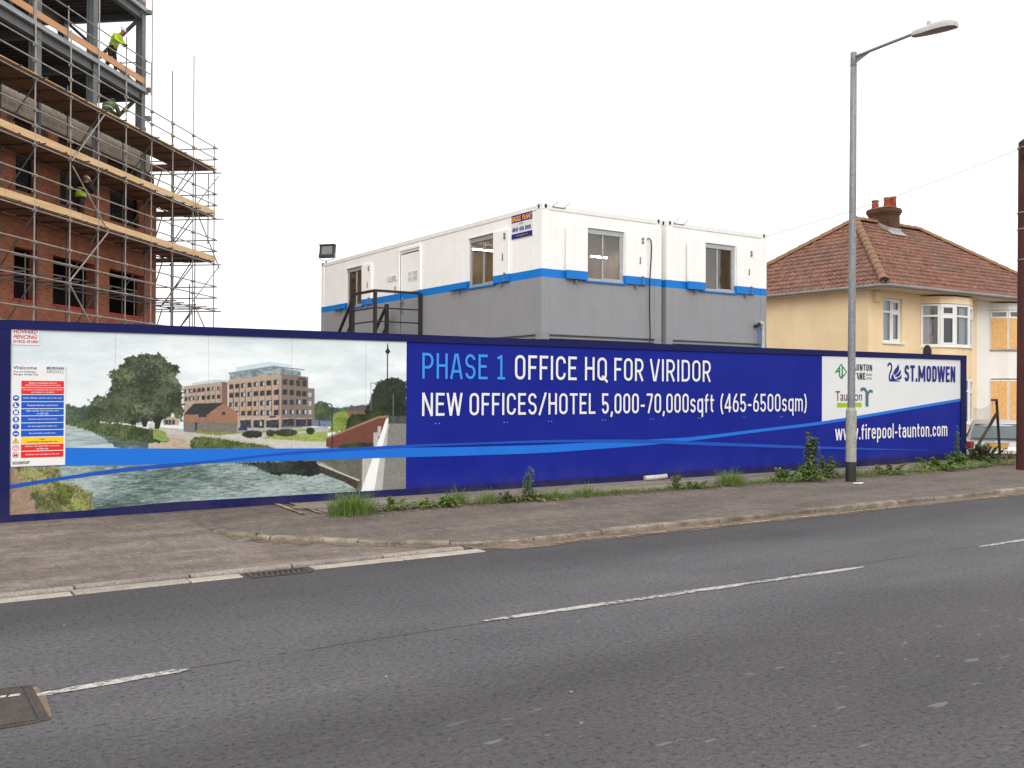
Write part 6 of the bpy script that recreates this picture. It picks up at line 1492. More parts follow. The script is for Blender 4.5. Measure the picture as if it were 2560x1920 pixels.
# ------------------------------------------------------------------ brick and steel office block under construction (local x = along its face, y = into it)
BO = (12.412, 41.586, .09); BR = math.atan2(.751, .660)
off = thing('office_building', 'half built brick office block with open steel frame storeys above', 'building', BO, BR)
def bz(z): return z-.09
WY = 1.5; S0, S1 = -22.0, -2.2
def B(m, name, mat, par=off, **k): return m.build(name, MT[mat] if isinstance(mat, str) else mat, par, world=False, **k)
def lw(m, z0, z1, holes, t=.34, s0=S0, s1=S1):
    m.wall((s0, WY, bz(z0)), (1, 0, 0), (0, 0, 1), (0, -1, 0), s1-s0, z1-z0, [(a-s0, zb-z0, b-s0, zt-z0) for a, b, zb, zt in holes], t)
    return m
WIN = [(-19.6, -17.6), (-16.6, -15.3), (-14.4, -12.2), (-11.29, -10.04), (-9.23, -6.71), (-5.72, -3.13)]
h1 = [(a, b, 4.55, 6.26) for a, b in WIN]
m = lw(MB(), .09, 7.12, h1); m.wall((S1, WY+.34, 0), (0, 1, 0), (0, 0, 1), (1, 0, 0), 12.5, 9.5, [], .3); B(m, 'brick_wall', 'brick')
m = MB(); m.box(S1-.42, S1-.3, WY+.22, 13.5, bz(9.6), bz(11.0)); B(m, 'block_wall', 'block')
WIN2 = [(-19.6, -17.6), (-16.6, -15.3), (-14.4, -12.2), (-11.25, -10.3), (-8.86, -7.40), (-5.72, -3.58)]
m = lw(MB(), 7.12, 9.55, [(a, b, 8.08, 9.551) for a, b in WIN2], .11); B(m, 'brick_wall', 'brick')
# upper brickwork still rising in racked-back piers, block inner leaf above
m = MB(); r5 = random.Random(5)
for (a, b, top) in ((-22, -19.6, 10.3), (-17.6, -16.6, 10.2), (-15.3, -14.4, 10.35), (-12.2, -11.7, 10.45), (-11.69, -11.3, 10.2), (-10.3, -9.56, 10.1), (-9.55, -9.0, 10.4), (-7.4, -6.9, 10.0)): m = MB(); m.box(a, b, WY-.002, WY+.11, bz(9.55), bz(top)); B(m, 'brick_pier', 'brick')
m = MB(); lw(m, 9.55, 10.55, [(a, b, 9.549, 10.40) for a, b in WIN2], .1); 
for v in range(len(m.v)): m.v[v] = (m.v[v][0], m.v[v][1]+.115, m.v[v][2])
B(m, 'inner_leaf', 'brickdark')
m = MB(); x = S0
while x < S1-.01:      # stepped top courses of the blockwork
    t_ = 11.52+.225*r5.choice((-1, 0, 0, 0, 1)); m.box(x, min(x+.9, S1-.35), WY+.115, WY+.215, bz(10.55), bz(t_)); x += .9
B(m, 'block_wall', 'block')
m = MB()
for a, b in WIN: m.box(a-.02, b+.04, WY-.035, WY+.06, bz(4.555), bz(4.60))
B(m, 'sill_membrane', 'membrane')
for (a, b), h_ in list(zip(WIN, h1)):   # tube guards fixed in the openings
    m = MB(); 
    for s_ in (a+.18, b-.25): m.cyl((s_, WY+.30, bz(4.6)), (s_, WY+.30, bz(6.2)), .024, n=8)
    for z in (5.2, 5.65, 6.05): m.cyl((a+.02, WY+.26, bz(z)), (b-.02, WY+.26, bz(z)), .024, n=8)
    B(m, 'opening_guard', 'tubeL', smooth=True)
for a, b in WIN2:    # brick-reinforcement mesh panels closing the upper openings
    m = MB(); n = int((b-a)/.10)
    for k in range(n+1): m.box(a+k*.1-.004, a+k*.1+.004, WY+.2, WY+.208, bz(8.1), bz(10.4))
    for k in range(23): m.box(a, b, WY+.208, WY+.216, bz(8.1+k*.1)-.004, bz(8.1+k*.1)+.004)
    B(m, 'opening_mesh', 'tubeD')
# floors, dark inside
for z0, z1, s1 in ((3.45, 3.7, -2.6), (6.95, 7.2, -2.6), (10.45, 10.7, -2.75), (13.69, 13.83, -2.95), (16.95, 17.1, -2.95)):
    m = MB(); m.box(S0+.1, s1, WY+.36, 14.2, bz(z0), bz(z1)); B(m, 'floor_slab', 'decking')
m = MB(); m.box(S0, S1-.45, 3.4, 3.5, 0, bz(11.3)); m.box(S1-.5, S1-.44, WY+.36, 3.39, 0, bz(10.4)); B(m, 'shade_backing', 'dark')  # near-black sheets added to stand in for indoor shade behind the openings
for zt in (13.69, 16.95):      # trapezoidal metal decking seen from below
    m = MB(); n = 62; pr = []
    for k in range(n):
        s_ = S0+.1+k*.305; pr += [(s_, 0), (s_+.06, -.06), (s_+.18, -.06), (s_+.24, 0)]
    m.loft([[(s_, y, bz(zt)+q-.002) for s_, q in pr] for y in (WY+.38, 14.1)], False, False); B(m, 'metal_decking', 'decking')
# steel frame
def hcol(m, s_, y, z0, z1, w=.26):
    m.box(s_-w/2, s_+w/2, y-w/2, y-w/2+.022, bz(z0), bz(z1)); m.box(s_-w/2, s_+w/2, y+w/2-.022, y+w/2, bz(z0), bz(z1)); m.box(s_-.008, s_+.008, y-w/2+.022, y+w/2-.022, bz(z0), bz(z1))
def ibeam(m, a, b, z0, z1, w=.2):
    a = Vector((*a, 0)); b = Vector((*b, 0))
    for q0, q1, ww in ((z0, z0+.02, w), (z1-.02, z1, w), (z0+.02, z1-.02, .014)):
        zc = bz((q0+q1)/2); m.obox(a+Vector((0, 0, zc)), b+Vector((0, 0, zc)), ww, q1-q0)
CS = [-20.3, -16.9, -13.45, -9.97, -6.62, -3.16]
for s_ in CS:
    for y in (WY+.22, 5.1, 8.7, 12.3):
        m = MB(); hcol(m, s_, y, 10.45 if y > 2 else 9.6, 18.6, .28); B(m, 'steel_column', 'steelgrey')
for z0, z1 in ((13.32, 13.68), (16.58, 16.94)):
    for y in (WY+.16, 5.1, 8.7, 12.3):
        m = MB()
        ibeam(m, (S0, y), (-3.3, y), z0, z1, .2); B(m, 'edge_beam', 'steelgrey')
    for s_ in CS:
        m = MB(); ibeam(m, (s_, WY+.37), (s_, 12.1), z0+.02, z1, .18); B(m, 'cross_beam', 'steelgrey')
    m = MB(); m.box(S0, -2.95, WY+.02, WY+.045, bz(z1)-.04, bz(z1)+.17); m.box(S0, -2.95, WY-.06, WY+.02, bz(z1)-.04, bz(z1)-.03); m.box(-2.93, -2.9, WY+.02, 12.5, bz(z1)-.02, bz(z1)+.17); B(m, 'edge_trim', 'steellite')
for z0 in (10.7, 13.85):      # V bracing in the end bay
    for a, b in (((1.75, z0+2.85), (4.95, z0+.05)), ((4.95, z0+2.85), (1.75, z0+.05))):
        m = MB(); sx = -3.16 if a[0] < 3 else -3.28; m.obox((sx, a[0], bz(a[1])), (sx, b[0], bz(b[1])), .11, .11); B(m, 'wind_brace', 'steelgrey')
for k, z in enumerate((12.6, 13.75, 16.9)):   # stub plates on the corner column
    m = MB(); m.box(-3.02, -2.86, WY-.1, WY+.18, bz(z), bz(z)+.17); m.cyl((-2.86, WY, bz(z)+.08), (-2.80, WY, bz(z)+.08), .05, n=8); B(m, 'bracket', 'steelgrey')
# guard rail round the open floor
EF = 13.87
m = MB()
for s_ in [-20+1.9*k for k in range(10)]+[-3.35]:
    m.cyl((s_, WY-.10, bz(EF)-.25), (s_, WY-.10, bz(EF)+(1.45 if abs(s_+4.8) < .2 else 1.12)), .024, n=8)
for z in (.55, 1.0): m.cyl((S0, WY-.15, bz(EF+z)), (-3.1, WY-.15, bz(EF+z)), .024, n=8)
for s_ in (-5.2, -4.2, -3.5): m.cyl((s_, 2.6, bz(EF)), (s_, 2.6, bz(EF+1.1)), .022, n=6)
m.cyl((-3.1, WY, bz(EF+.55)), (-3.1, 6, bz(EF+.55)), .024, n=8); m.cyl((-3.1, WY, bz(EF+1.05)), (-3.1, 6, bz(EF+1.05)), .024, n=8)
for y in (2.6, 3.9): m.cyl((-3.1, y, bz(EF)), (-3.1, y, bz(EF+1.12)), .024, n=8)
B(m, 'guard_rail', 'tubeL', smooth=True)
m = MB(); m.box(S0, -3.3, WY-.075, WY-.035, bz(13.93), bz(14.17)); B(m, 'toe_board', 'toe2')
m = MB(); m.box(S0, -3.3, WY-.075, WY-.035, bz(17.2), bz(17.44)); B(m, 'toe_board', 'toe2')

# ------------------------------------------------------------------ scaffolding
sf = thing('scaffolding', 'tube scaffolding with board decks wrapped round the brick office block', 'scaffolding', BO, BR)
def T(name, segs, mat='tubeL', r=.024, n=8, coupl=()):
    m = MB()
    for a, b in segs: m.cyl((a[0], a[1], bz(a[2])), (b[0], b[1], bz(b[2])), r, n=n)
    for c in coupl: m.obox((c[0]-.05, c[1], bz(c[2])), (c[0]+.05, c[1], bz(c[2])), .11, .09)
    return m.build(name, MT[mat], sf, world=False, smooth=True)
LIFT = [3.2, 5.20, 7.22, 9.20, 11.20]; rs = random.Random(8)
OUT = [-19.7, -17.9, -16.1, -14.3, -12.5, -10.66, -9.03, -7.26, -5.44, -3.79, -2.02, -.03]
TOPS = {-12.5: 18.5, -10.66: 13.3, -9.03: 18.5, -7.26: 12.75, -5.44: 16.4, -3.79: 12.3, -2.02: 15.5, -.03: 12.35}
for s_ in OUT:
    tz = TOPS.get(s_, 18.0); cp = [(s_, .0, z+d) for z in LIFT for d in (-.08, .5, .98) if z+d < tz]
    T('standard', [((s_, 0, .09), (s_+rs.uniform(-.02, .02), 0, tz))], 'tubeL', coupl=cp)
    if s_ < -2.2: T('standard', [((s_+.12, 1.22, .09), (s_+.12, 1.22, 11.1 if rs.random() < .6 else 12.1))], 'tubeD', coupl=[(s_+.12, 1.22, z-.08) for z in LIFT])
for s_, y, tz in ((-.03, 1.95, 15.6), (-.03, 3.7, 11.0), (-1.3, 2.3, 11.0), (-1.3, 1.22, 11.0), (-1.3, 3.7, 11), (-1.7, .06, 11.2), (-.03, 5.4, 11)):
    T('standard', [((s_, y, .09), (s_, y, tz))], 'tubeD', coupl=[(s_, y, z-.08) for z in LIFT])
for z0, z1, y in ((4.0, 6.3, 1.1), (8.0, 9.9, .28), (9.95, 11.05, .28), (3.0, 3.6, .28)): T('loose_standard', [((-.03, y, z0), (-.03, y, z1))], 'tubeD')
for i, z in enumerate(LIFT):
    T('ledger', [((-22, -.05, z-.08), (.12, -.05, z-.08))]); T('ledger', [((-22, 1.27, z-.08), (-1.2, 1.27, z-.08))], 'tubeD')
    T('end_ledger', [((.03, -.30-.1*(i == 3), z-.10), (.03, 7, z-.10))], 'tubeD'); T('end_ledger', [((-1.25, .1, z-.10), (-1.25, 7, z-.10))], 'tubeD')
    if i < 4 or True:
        for d in (.5, .98):
            T('guard_rail', [((-22, -.05, z+d), (.15, -.05, z+d))]); T('end_guard_rail', [((.03, -.12, z+d-.02), (.03, 7, z+d-.02))], 'tubeD')
    k = 0; s_ = -21.6
    while s_ < 0:
        T('transom', [((s_, -.22-rs.random()*.14, z-.02), (s_+rs.uniform(-.04, .04), 1.45, z-.02))], 'tubeD', n=6); s_ += .92 if i == 1 else 1.15
# zig-zag face braces
ZZ = [((-8.85, 11.1), (-10.75, 9.05)), ((-10.72, 8.9), (-8.6, 7.15)), ((-8.6, 7.1), (-10.85, 5.15)), ((-10.85, 5.1), (-8.9, 3.2)), ((.15, 11.0), (-2.0, 9.3)), ((-2.0, 9.15), (.28, 7.0)), ((.2, 7.05), (-2.25, 5.3)), ((-2.0, 5.15), (-.9, 4.1)), ((-17.9, 11), (-16.1, 9.1)), ((-16.1, 9.0), (-17.9, 7.2)), ((-17.9, 7), (-16.1, 5.2))]
for (a, za), (b, zb) in ZZ: T('face_brace', [((a, -.11, za), (b, -.11, zb))])
for i in range(4):   # ledger braces across the width
    for s_ in (-16.1, -12.5, -9.03, -5.44, -2.02): T('ledger_brace', [((s_+.06, -.12, LIFT[i+1]+.05), (s_+.06, 1.3, LIFT[i]+.05))], 'tubeD')
    T('end_brace', [((.06, 1.0, LIFT[i+1]-.1), (.06, 2.5, LIFT[i]+.1))], 'tubeD'); T('end_brace', [((-1.2, 1.75, LIFT[i+1]-.1), (-1.2, 2.35, LIFT[i]+.1))], 'tubeD')
# board decks
def deck(z, toe):
    m = MB(); s_ = -22.0; kk = 0
    for row in range(6):
        y = .03+row*.232; s_ = -22.0+(row % 2)*1.3
        while s_ < .0:
            e = min(s_+3.9, .06); m.box(s_+.01, e-.01, y, y+.222, bz(z)+.006+rs.uniform(0, .008), bz(z)+.044); s_ += 3.9
    for row in range(5):   # return along the end face
        x0 = -1.2+row*.232
        y = 1.25
        while y < 6.5: m.box(x0, x0+.222, y+.01, y+3.2, bz(z)+.008+rs.uniform(0, .008), bz(z)+.045); y += 3.22
    m.build('deck', MT['plank'], sf, world=False)
    if toe:
        m = MB(); s_ = -22.0+rs.uniform(0, 1)
        while s_ < 0:
            e = min(s_+3.9, .05); m.box(s_+.006, e-.006, -.018, .02, bz(z)+.05+rs.uniform(-.008, .008), bz(z)+.275+rs.uniform(-.008, .008)); s_ += 3.9
        m.build('toe_board', MT[toe], sf, world=False)
    else:
        m = MB(); s_ = -22.0
        while s_ < 0: e = min(s_+3.9, .05); m.box(s_+.01, e-.01, -.10, .02, bz(z)+.012+rs.uniform(0, .02), bz(z)+.050+rs.uniform(0, .02)); s_ += 3.9
        m.build('edge_board', MT['toe'], sf, world=False)
deck(7.22, 'toe'); deck(9.20, 'toe'); deck(11.20, None)

# ------------------------------------------------------------------ people
def skin(name, mat, parent, pts, edges, root=0, sub=2):
    """one continuous surface grown over a skeleton: pts = {key: (pos, radius)}"""
    keys = list(pts); ix = {k: i for i, k in enumerate(keys)}
    me = bpy.data.meshes.new(name); me.from_pydata([pts[k][0] for k in keys], [(ix[a], ix[b]) for a, b in edges], []); me.materials.append(MT[mat])
    o = bpy.data.objects.new(name, me); COL.objects.link(o); md = o.modifiers.new('skin', 'SKIN'); md.use_smooth_shade = True
    for i, k in enumerate(keys):
        r = pts[k][1]; me.skin_vertices[0].data[i].radius = r if isinstance(r, tuple) else (r, r)
    me.skin_vertices[0].data[ix[list(pts)[root]]].use_root = True
    sb = o.modifiers.new('sub', 'SUBSURF'); sb.levels = sub; sb.render_levels = sub
    o.parent = parent; FR[o.name] = FR[parent.name]
    return o
def worker(label, loc, rz, J, jacket, trousers='trouser', helmet='helmet', bandc='band_refl', legs=True):
    """J: joint positions in the figure's own space (x forward, y left, z up)"""
    p = thing('person', label, 'person', loc, rz, 'workers on the scaffolding and steel frame')
    V = lambda k: Vector(J[k])
    pts = {'pel': (J['pel'], .11), 'wai': (J['wai'], .10), 'che': (J['che'], .115), 'nk0': (J['nk0'], .065), 'nk1': (J['nk1'], .056)}
    hd = V('head'); f = Vector(J['look']).normalized(); upv = Vector(J['up']).normalized(); sd = upv.cross(f)
    pts['jaw'] = (tuple(hd-upv*.055+f*.030), (.052, .058)); pts['mid'] = (tuple(hd+f*.005), (.074, .086)); pts['crn'] = (tuple(hd+upv*.075-f*.012), (.062, .072))
    pts['nose'] = (tuple(hd-upv*.012+f*.106), .012); pts['nsb'] = (tuple(hd-upv*.004+f*.075), .02)
    ed = [('pel', 'wai'), ('wai', 'che'), ('che', 'nk0'), ('nk0', 'nk1'), ('nk1', 'jaw'), ('jaw', 'mid'), ('mid', 'crn'), ('mid', 'nsb'), ('nsb', 'nose')]
    for s_ in 'lr':
        for a, r in (('sh', .062), ('el', .042), ('wr', .029)): pts[a+s_] = (J[a+s_], r)
        ed += [('che', 'sh'+s_), ('sh'+s_, 'el'+s_), ('el'+s_, 'wr'+s_)]
        for a, r in (('hp', .088), ('kn', .060), ('an', .042), ('to', .036)): pts[a+s_] = (J[a+s_], r)
        ed += [('pel', 'hp'+s_), ('hp'+s_, 'kn'+s_), ('kn'+s_, 'an'+s_), ('an'+s_, 'to'+s_)]
    skin('body', 'skin', p, pts, ed)
    # face: eyes, mouth, ears
    m = MB()
    for s_ in (-1, 1): c = hd+f*.080+sd*.032*s_+upv*.012; m.lathe(c, [(.001, -.009), (.009, 0), (.001, .009)], 8)
    m.build('eyes', MT['black'], p, world=False, smooth='all')
    m = MB(); c = hd+f*.082-upv*.062; m.obox(c-sd*.024, c+sd*.024, .012, .010); m.build('mouth', MT['plum'], p, world=False)
    m = MB()
    for s_ in (-1, 1): c = hd+sd*.080*s_; m.loft([[c+f*(.022*math.cos(t))*q+upv*(.032*math.sin(t))*q+sd*s_*e for t in [2*math.pi*k/10 for k in range(10)]] for q, e in ((.7, -.01), (1, .004), (.7, .014))])
    m.build('ears', MT['skin'], p, world=False, smooth='all')
    # helmet with peak
    m = MB(); hc = hd+upv*.050-f*.006; rg = []
    for k in range(7):
        a = R(90*k/6.4); rg.append([hc+(f*math.cos(t)*.125+sd*math.sin(t)*.104)*math.cos(a)+upv*(.118*math.sin(a)) for t in [2*math.pi*i/18 for i in range(18)]])
    m.loft(rg); m.loft([[hc+(f*math.cos(t)*(.128+.055*max(0, math.cos(t))**3)+sd*math.sin(t)*.112)+upv*z for t in [2*math.pi*i/18 for i in range(18)]] for z in (-.010, .006)]); m.build('helmet', MT[helmet], p, world=False, smooth=True)
    # jacket
    G = .024; jp = {k: (pts[k][0], (pts[k][1] if not isinstance(pts[k][1], tuple) else pts[k][1][0])+G) for k in ('pel', 'wai', 'che', 'nk0')}
    jp['pel'] = (J['pel'], .172); jp['wai'] = (J['wai'], .172); jp['che'] = (J['che'], .185); jp['nk0'] = (J['nk0'], .095)
    je = [('pel', 'wai'), ('wai', 'che'), ('che', 'nk0')]
    for s_ in 'lr':
        jp['sh'+s_] = (J['sh'+s_], .10); jp['el'+s_] = (J['el'+s_], .08); jp['cf'+s_] = (tuple(V('el'+s_).lerp(V('wr'+s_), .86)), .055); je += [('che', 'sh'+s_), ('sh'+s_, 'el'+s_), ('el'+s_, 'cf'+s_)]
    skin('jacket', jacket, p, jp, je)
    for a, b, t_, r in (('pel', 'wai', .75, .176), ('wai', 'che', .62, .186)):
        c = V(a).lerp(V(b), t_); d = (V(b)-V(a)).normalized(); m = MB(); y_ = Vector((0, 1, 0)); x_ = y_.cross(d)
        m.loft([[c+d*q+(x_*math.cos(t)*r*.98+y_*math.sin(t)*r*1.12) for t in [2*math.pi*i/20 for i in range(20)]] for q in (-.022, .022)], False); m.build('reflective_band', MT[bandc], p, world=False, smooth='all')
    tp_ = {'pel': (J['pel'], .125)}; te = []
    for s_ in 'lr':
        tp_['hp'+s_] = (J['hp'+s_], .105); tp_['kn'+s_] = (J['kn'+s_], .080); tp_['hm'+s_] = (tuple(V('kn'+s_).lerp(V('an'+s_), .92)), .068); te += [('pel', 'hp'+s_), ('hp'+s_, 'kn'+s_), ('kn'+s_, 'hm'+s_)]
    skin('trousers', trousers, p, tp_, te)
    for s_ in 'lr':
        a = V('an'+s_); t = V('to'+s_); skin('boot', 'black', p, {'a': (tuple(a+Vector((0, 0, .05))), .055), 'h': (tuple(a+Vector((-.02, 0, -.045))), .048), 't': (tuple(t), .042)}, [('a', 'h'), ('h', 't')])
        w = V('wr'+s_); d = (w-V('el'+s_)).normalized(); hd_ = Vector(J.get('hand'+s_, tuple(d))).normalized(); dn = Vector((0, 0, -1)); ac = hd_.cross(dn)
        ac = ac.normalized() if ac.length > .1 else Vector((0, 1, 0)); dn = ac.cross(hd_)*-1
        gp = {'w': (tuple(w), .030), 'p': (tuple(w+hd_*.045), (.042, .024)), 'k': (tuple(w+hd_*.085), (.042, .018))}; ge = [('w', 'p'), ('p', 'k')]
        for i, (o_, L_) in enumerate(((-.030, .062), (-.010, .070), (.010, .066), (.029, .050))):
            q = w+hd_*.088+ac*o_; q1 = q+hd_*L_*.5+dn*.012; q2 = q1+hd_*L_*.25+dn*L_*.45
            gp['a%d' % i] = (tuple(q), .010); gp['b%d' % i] = (tuple(q1), .0095); gp['c%d' % i] = (tuple(q2), .0085); ge += [('k', 'a%d' % i), ('a%d' % i, 'b%d' % i), ('b%d' % i, 'c%d' % i)]
        sgn = 1 if s_ == 'l' else -1; q = w+hd_*.035-ac*.036*sgn; gp['t0'] = (tuple(q), .013); gp['t1'] = (tuple(q+hd_*.03-ac*.018*sgn+dn*.012), .011); gp['t2'] = (tuple(q+hd_*.055-ac*.010*sgn+dn*.028), .009); ge += [('p', 't0'), ('t0', 't1'), ('t1', 't2')]
        skin('glove', 'glove', p, gp, ge, sub=1)
    return p
def to_w(s_, y, z): return tuple(Matrix.Translation(BO) @ Matrix.Rotation(BR, 4, 'Z') @ Vector((s_, y, bz(z))))
J1 = dict(pel=(-.05, 0, .93), wai=(.02, 0, 1.10), che=(.15, 0, 1.33), nk0=(.23, 0, 1.44), nk1=(.29, 0, 1.49), head=(.36, 0, 1.58), look=(.85, 0, -.55), up=(.5, 0, .85),
          shl=(.17, .20, 1.37), shr=(.17, -.20, 1.37), ell=(.27, .30, 1.12), elr=(.27, -.30, 1.12), wrl=(.46, .12, 1.045), wrr=(.46, -.10, 1.05), handl=(.5, -.75, -.15), handr=(.5, .75, -.15),
          hpl=(-.05, .10, .88), hpr=(-.05, -.10, .88), knl=(.0, .12, .48), knr=(-.10, -.13, .48), anl=(.02, .13, .09), anr=(-.24, -.14, .10), tol=(.17, .14, .035), tor=(-.10, -.15, .035))
worker('person in yellow hi vis jacket and white helmet leaning on the top floor guard rail', to_w(-5.02, WY+.31, EF), BR-math.pi/2, J1, 'hivis')
J2 = dict(pel=(-.10, 0, .42), wai=(.0, 0, .56), che=(.20, 0, .72), nk0=(.30, 0, .80), nk1=(.36, 0, .83), head=(.44, 0, .90), look=(.9, 0, -.5), up=(.45, 0, .9),
          shl=(.22, .20, .75), shr=(.22, -.20, .75), ell=(.40, .26, .52), elr=(.42, -.26, .52), wrl=(.56, .12, .34), wrr=(.58, -.12, .36),
          hpl=(-.10, .11, .40), hpr=(-.10, -.11, .40), knl=(.28, .16, .46), knr=(.26, -.18, .46), anl=(.02, .15, .10), anr=(-.02, -.16, .10), tol=(.17, .16, .035), tor=(.14, -.17, .035))
worker('person in green hi vis jacket crouching on the upper scaffold deck, mostly hidden', to_w(-7.2, .75, 11.25), BR+.2, J2, 'hivisgreen', helmet='hivisgreen')
J3 = dict(pel=(-.04, 0, .92), wai=(.0, 0, 1.08), che=(.08, 0, 1.33), nk0=(.12, 0, 1.46), nk1=(.15, 0, 1.52), head=(.19, 0, 1.61), look=(.9, 0, -.4), up=(.35, 0, .93),
          shl=(.08, .20, 1.38), shr=(.08, -.20, 1.38), ell=(.20, .30, 1.14), elr=(.26, -.26, 1.18), wrl=(.42, .20, 1.20), wrr=(.48, -.12, 1.30),
          hpl=(-.04, .10, .88), hpr=(-.04, -.10, .88), knl=(.04, .12, .48), knr=(-.04, -.13, .48), anl=(.0, .13, .09), anr=(-.10, -.14, .09), tol=(.15, .14, .035), tor=(.05, -.15, .035))
w3 = worker('person in dark jacket and yellow hi vis vest working under the middle scaffold deck', to_w(-9.0, .65, 7.27), BR-.5, J3, 'darkjacket', helmet='helmet', bandc='hivis')
vp = {'pel': (J3['pel'], .19), 'wai': (J3['wai'], .19), 'ch': (tuple(Vector(J3['wai']).lerp(Vector(J3['che']), .75)), .205)}
skin('vest', 'hivis', w3, vp, [('pel', 'wai'), ('wai', 'ch')])

# ------------------------------------------------------------------ weeds along the hoarding
def blade(m, base, ang, L, lean, w, segs=4):
    b = Vector(base); d = Vector((math.cos(ang), math.sin(ang), 0)); sd = Vector((-d.y, d.x, 0)); lo, hi = [], []
    for k in range(segs+1):
        t = k/segs; p = b+d*(lean*L*t*t)+Vector((0, 0, L*(t-.35*lean*t*t))); ww = w*(1-t)**.7+.0006
        lo.append(p-sd*ww/2); hi.append(p+sd*ww/2)
    m.loft([lo, hi], False, False)
def leaf(m, base, ang, L, w, pitch, droop=.4):
    b = Vector(base); d = Vector((math.cos(ang), math.sin(ang), 0)); sd = Vector((-d.y, d.x, 0)); lo, mid, hi = [], [], []
    for k in range(5):
        t = k/4; ww = w*math.sin(math.pi*min(1, .08+t*.92))**.8*.5; p = b+d*(L*t*math.cos(pitch))+Vector((0, 0, L*(t*math.sin(pitch)-droop*t*t)))
        lo.append(p-sd*ww+Vector((0, 0, ww*.35))); mid.append(p); hi.append(p+sd*ww+Vector((0, 0, ww*.35)))
    m.loft([lo, mid, hi], False, False)
zf = lambda y: z_foot(min(y, 11.6))+.008
def tuft(name, label, x, y, h, r, n, seed, mat='grass', leaves=0, group=None):
    rr = random.Random(seed); m = MB(); z = zf(y)
    for k in range(n):
        a = rr.uniform(0, 6.283); q = r*.8*rr.random()**.75; e = 1-.55*(q/r); blade(m, (x+q*math.cos(a), y+q*math.sin(a), z), a+rr.uniform(-.9, .9), h*e*rr.uniform(.45, 1.12), rr.uniform(.2, 1.1), rr.uniform(.006, .012))
    o = m.build(name, MT[mat], fix=False, smooth='all'); rebase(o, (x, y, z)); tag(o, label, 'weed', group or 'grass and weeds along the hoarding foot'); return o
def bushy(name, label, x, y, h, r, n, seed, mat='weed', L=.09, w=.035, stems=5, cat='weed'):
    rr = random.Random(seed); z = zf(y); t = thing(name, label, cat, (x, y, z), 0, 'grass and weeds along the hoarding foot'); m = MB(); sm = MB()
    for s_ in range(stems):
        a = rr.uniform(0, 6.283); ln = rr.uniform(.55, 1.0)*h; q = r*rr.random(); tip = Vector((x+q*math.cos(a), y+q*math.sin(a), z+ln)); b = Vector((x+q*.25*math.cos(a), y+q*.25*math.sin(a), z))
        sm.tube([b, b.lerp(tip, .5)+Vector((rr.uniform(-.02, .02), rr.uniform(-.02, .02), .02)), tip], [.006, .005, .002], 5)
        for k in range(int(1.7*n)//stems):
            f = rr.random()**.8; p = b.lerp(tip, f); leaf(m, p, rr.uniform(0, 6.283), L*rr.uniform(.6, 1.25)*(1.15-.55*f), w*rr.uniform(.7, 1.2), rr.uniform(-.1, .9), rr.uniform(.1, .6))
    for k in range(int(n*.7)): a = rr.uniform(0, 6.283); q = r*math.sqrt(rr.random()); leaf(m, (x+q*math.cos(a), y+q*math.sin(a), z+.02+.25*h*rr.random()), rr.uniform(0, 6.283), L*rr.uniform(.6, 1.1), w, rr.uniform(0, .7))
    sm.build('stem', MT['dry' if mat == 'bramble' else mat], t, fix=False); m.build('leaves', MT[mat], t, fix=False, smooth='all'); return t
tuft('grass_tuft', 'largest green grass tuft beside the faded yellow lines', 5.27, 11.55, .42, .40, 620, 1); tuft('grass_tuft', 'very low grass tuft just left of the largest grass tuft', 5.0, 11.45, .13, .14, 70, 2)
bushy('weed_plant', 'low leafy weed right of the largest grass tuft', 5.90, 11.68, .20, .22, 70, 3); bushy('weed_plant', 'flat spreading weed below the sign picture edge', 6.36, 11.64, .10, .26, 80, 4, L=.08)
bushy('weed_plant', 'broad leaved weed under the letter P of the headline', 6.70, 11.60, .16, .24, 80, 5, L=.11); tuft('grass_tuft', 'upright grass tuft among the broad leaved weeds', 6.98, 11.72, .34, .2, 150, 6); tuft('grass_tuft', 'bright grass tuft below the swoosh start on the blue boards', 7.42, 11.63, .28, .24, 150, 7)
bushy('weed_plant', 'low brownish weed between two bright grass tufts', 7.75, 11.6, .14, .2, 60, 8, 'bramble'); 
bushy('tall_weed', 'tall grey green weed with pointed top at the middle of the hoarding', 8.12, 11.62, .50, .15, 190, 9, 'mullein', .09, .022, 6); tuft('grass_tuft', 'wide grass tuft right of the tall pointed weed', 8.55, 11.56, .22, .34, 190, 10); tuft('grass_tuft', 'grass tuft with dark leaf at its right edge below the swoosh crossing', 9.22, 11.6, .26, .34, 190, 11)
tuft('grass_tuft', 'thin low grass line beneath the word HOTEL', 9.95, 11.62, .10, .45, 160, 12); bushy('weed_plant', 'small dark weed in front of the white pipe offcut', 11.08, 11.62, .24, .14, 70, 13); tuft('grass_tuft', 'very low grass patch before the white pipe offcut', 10.62, 11.6, .09, .42, 150, 14); bushy('weed_plant', 'low weed right of the white pipe offcut', 11.5, 11.6, .14, .3, 70, 15)
tuft('grass_tuft', 'dense fountain shaped grass tuft below the bracketed figures', 12.35, 11.6, .40, .32, 360, 16); tuft('grass_tuft', 'low yellowish grass right of the fountain shaped tuft', 13.05, 11.58, .12, .45, 160, 17); bushy('weed_plant', 'trailing weed left of the tall mullein like weed', 13.70, 11.60, .24, .42, 240, 18, L=.09, w=.036); bushy('weed_plant', 'bushy weed at the foot of the tall mullein like weed', 14.30, 11.45, .32, .32, 240, 19, L=.09, w=.036)
bushy('tall_weed', 'tallest bushy weed standing just left of the lamp post', 14.62, 11.75, .86, .15, 420, 20, 'mullein', .15, .05, 6); bushy('weed_plant', 'rounded leafy weed between tallest weed and lamp post', 15.05, 11.75, .42, .26, 300, 21, L=.09, w=.036)
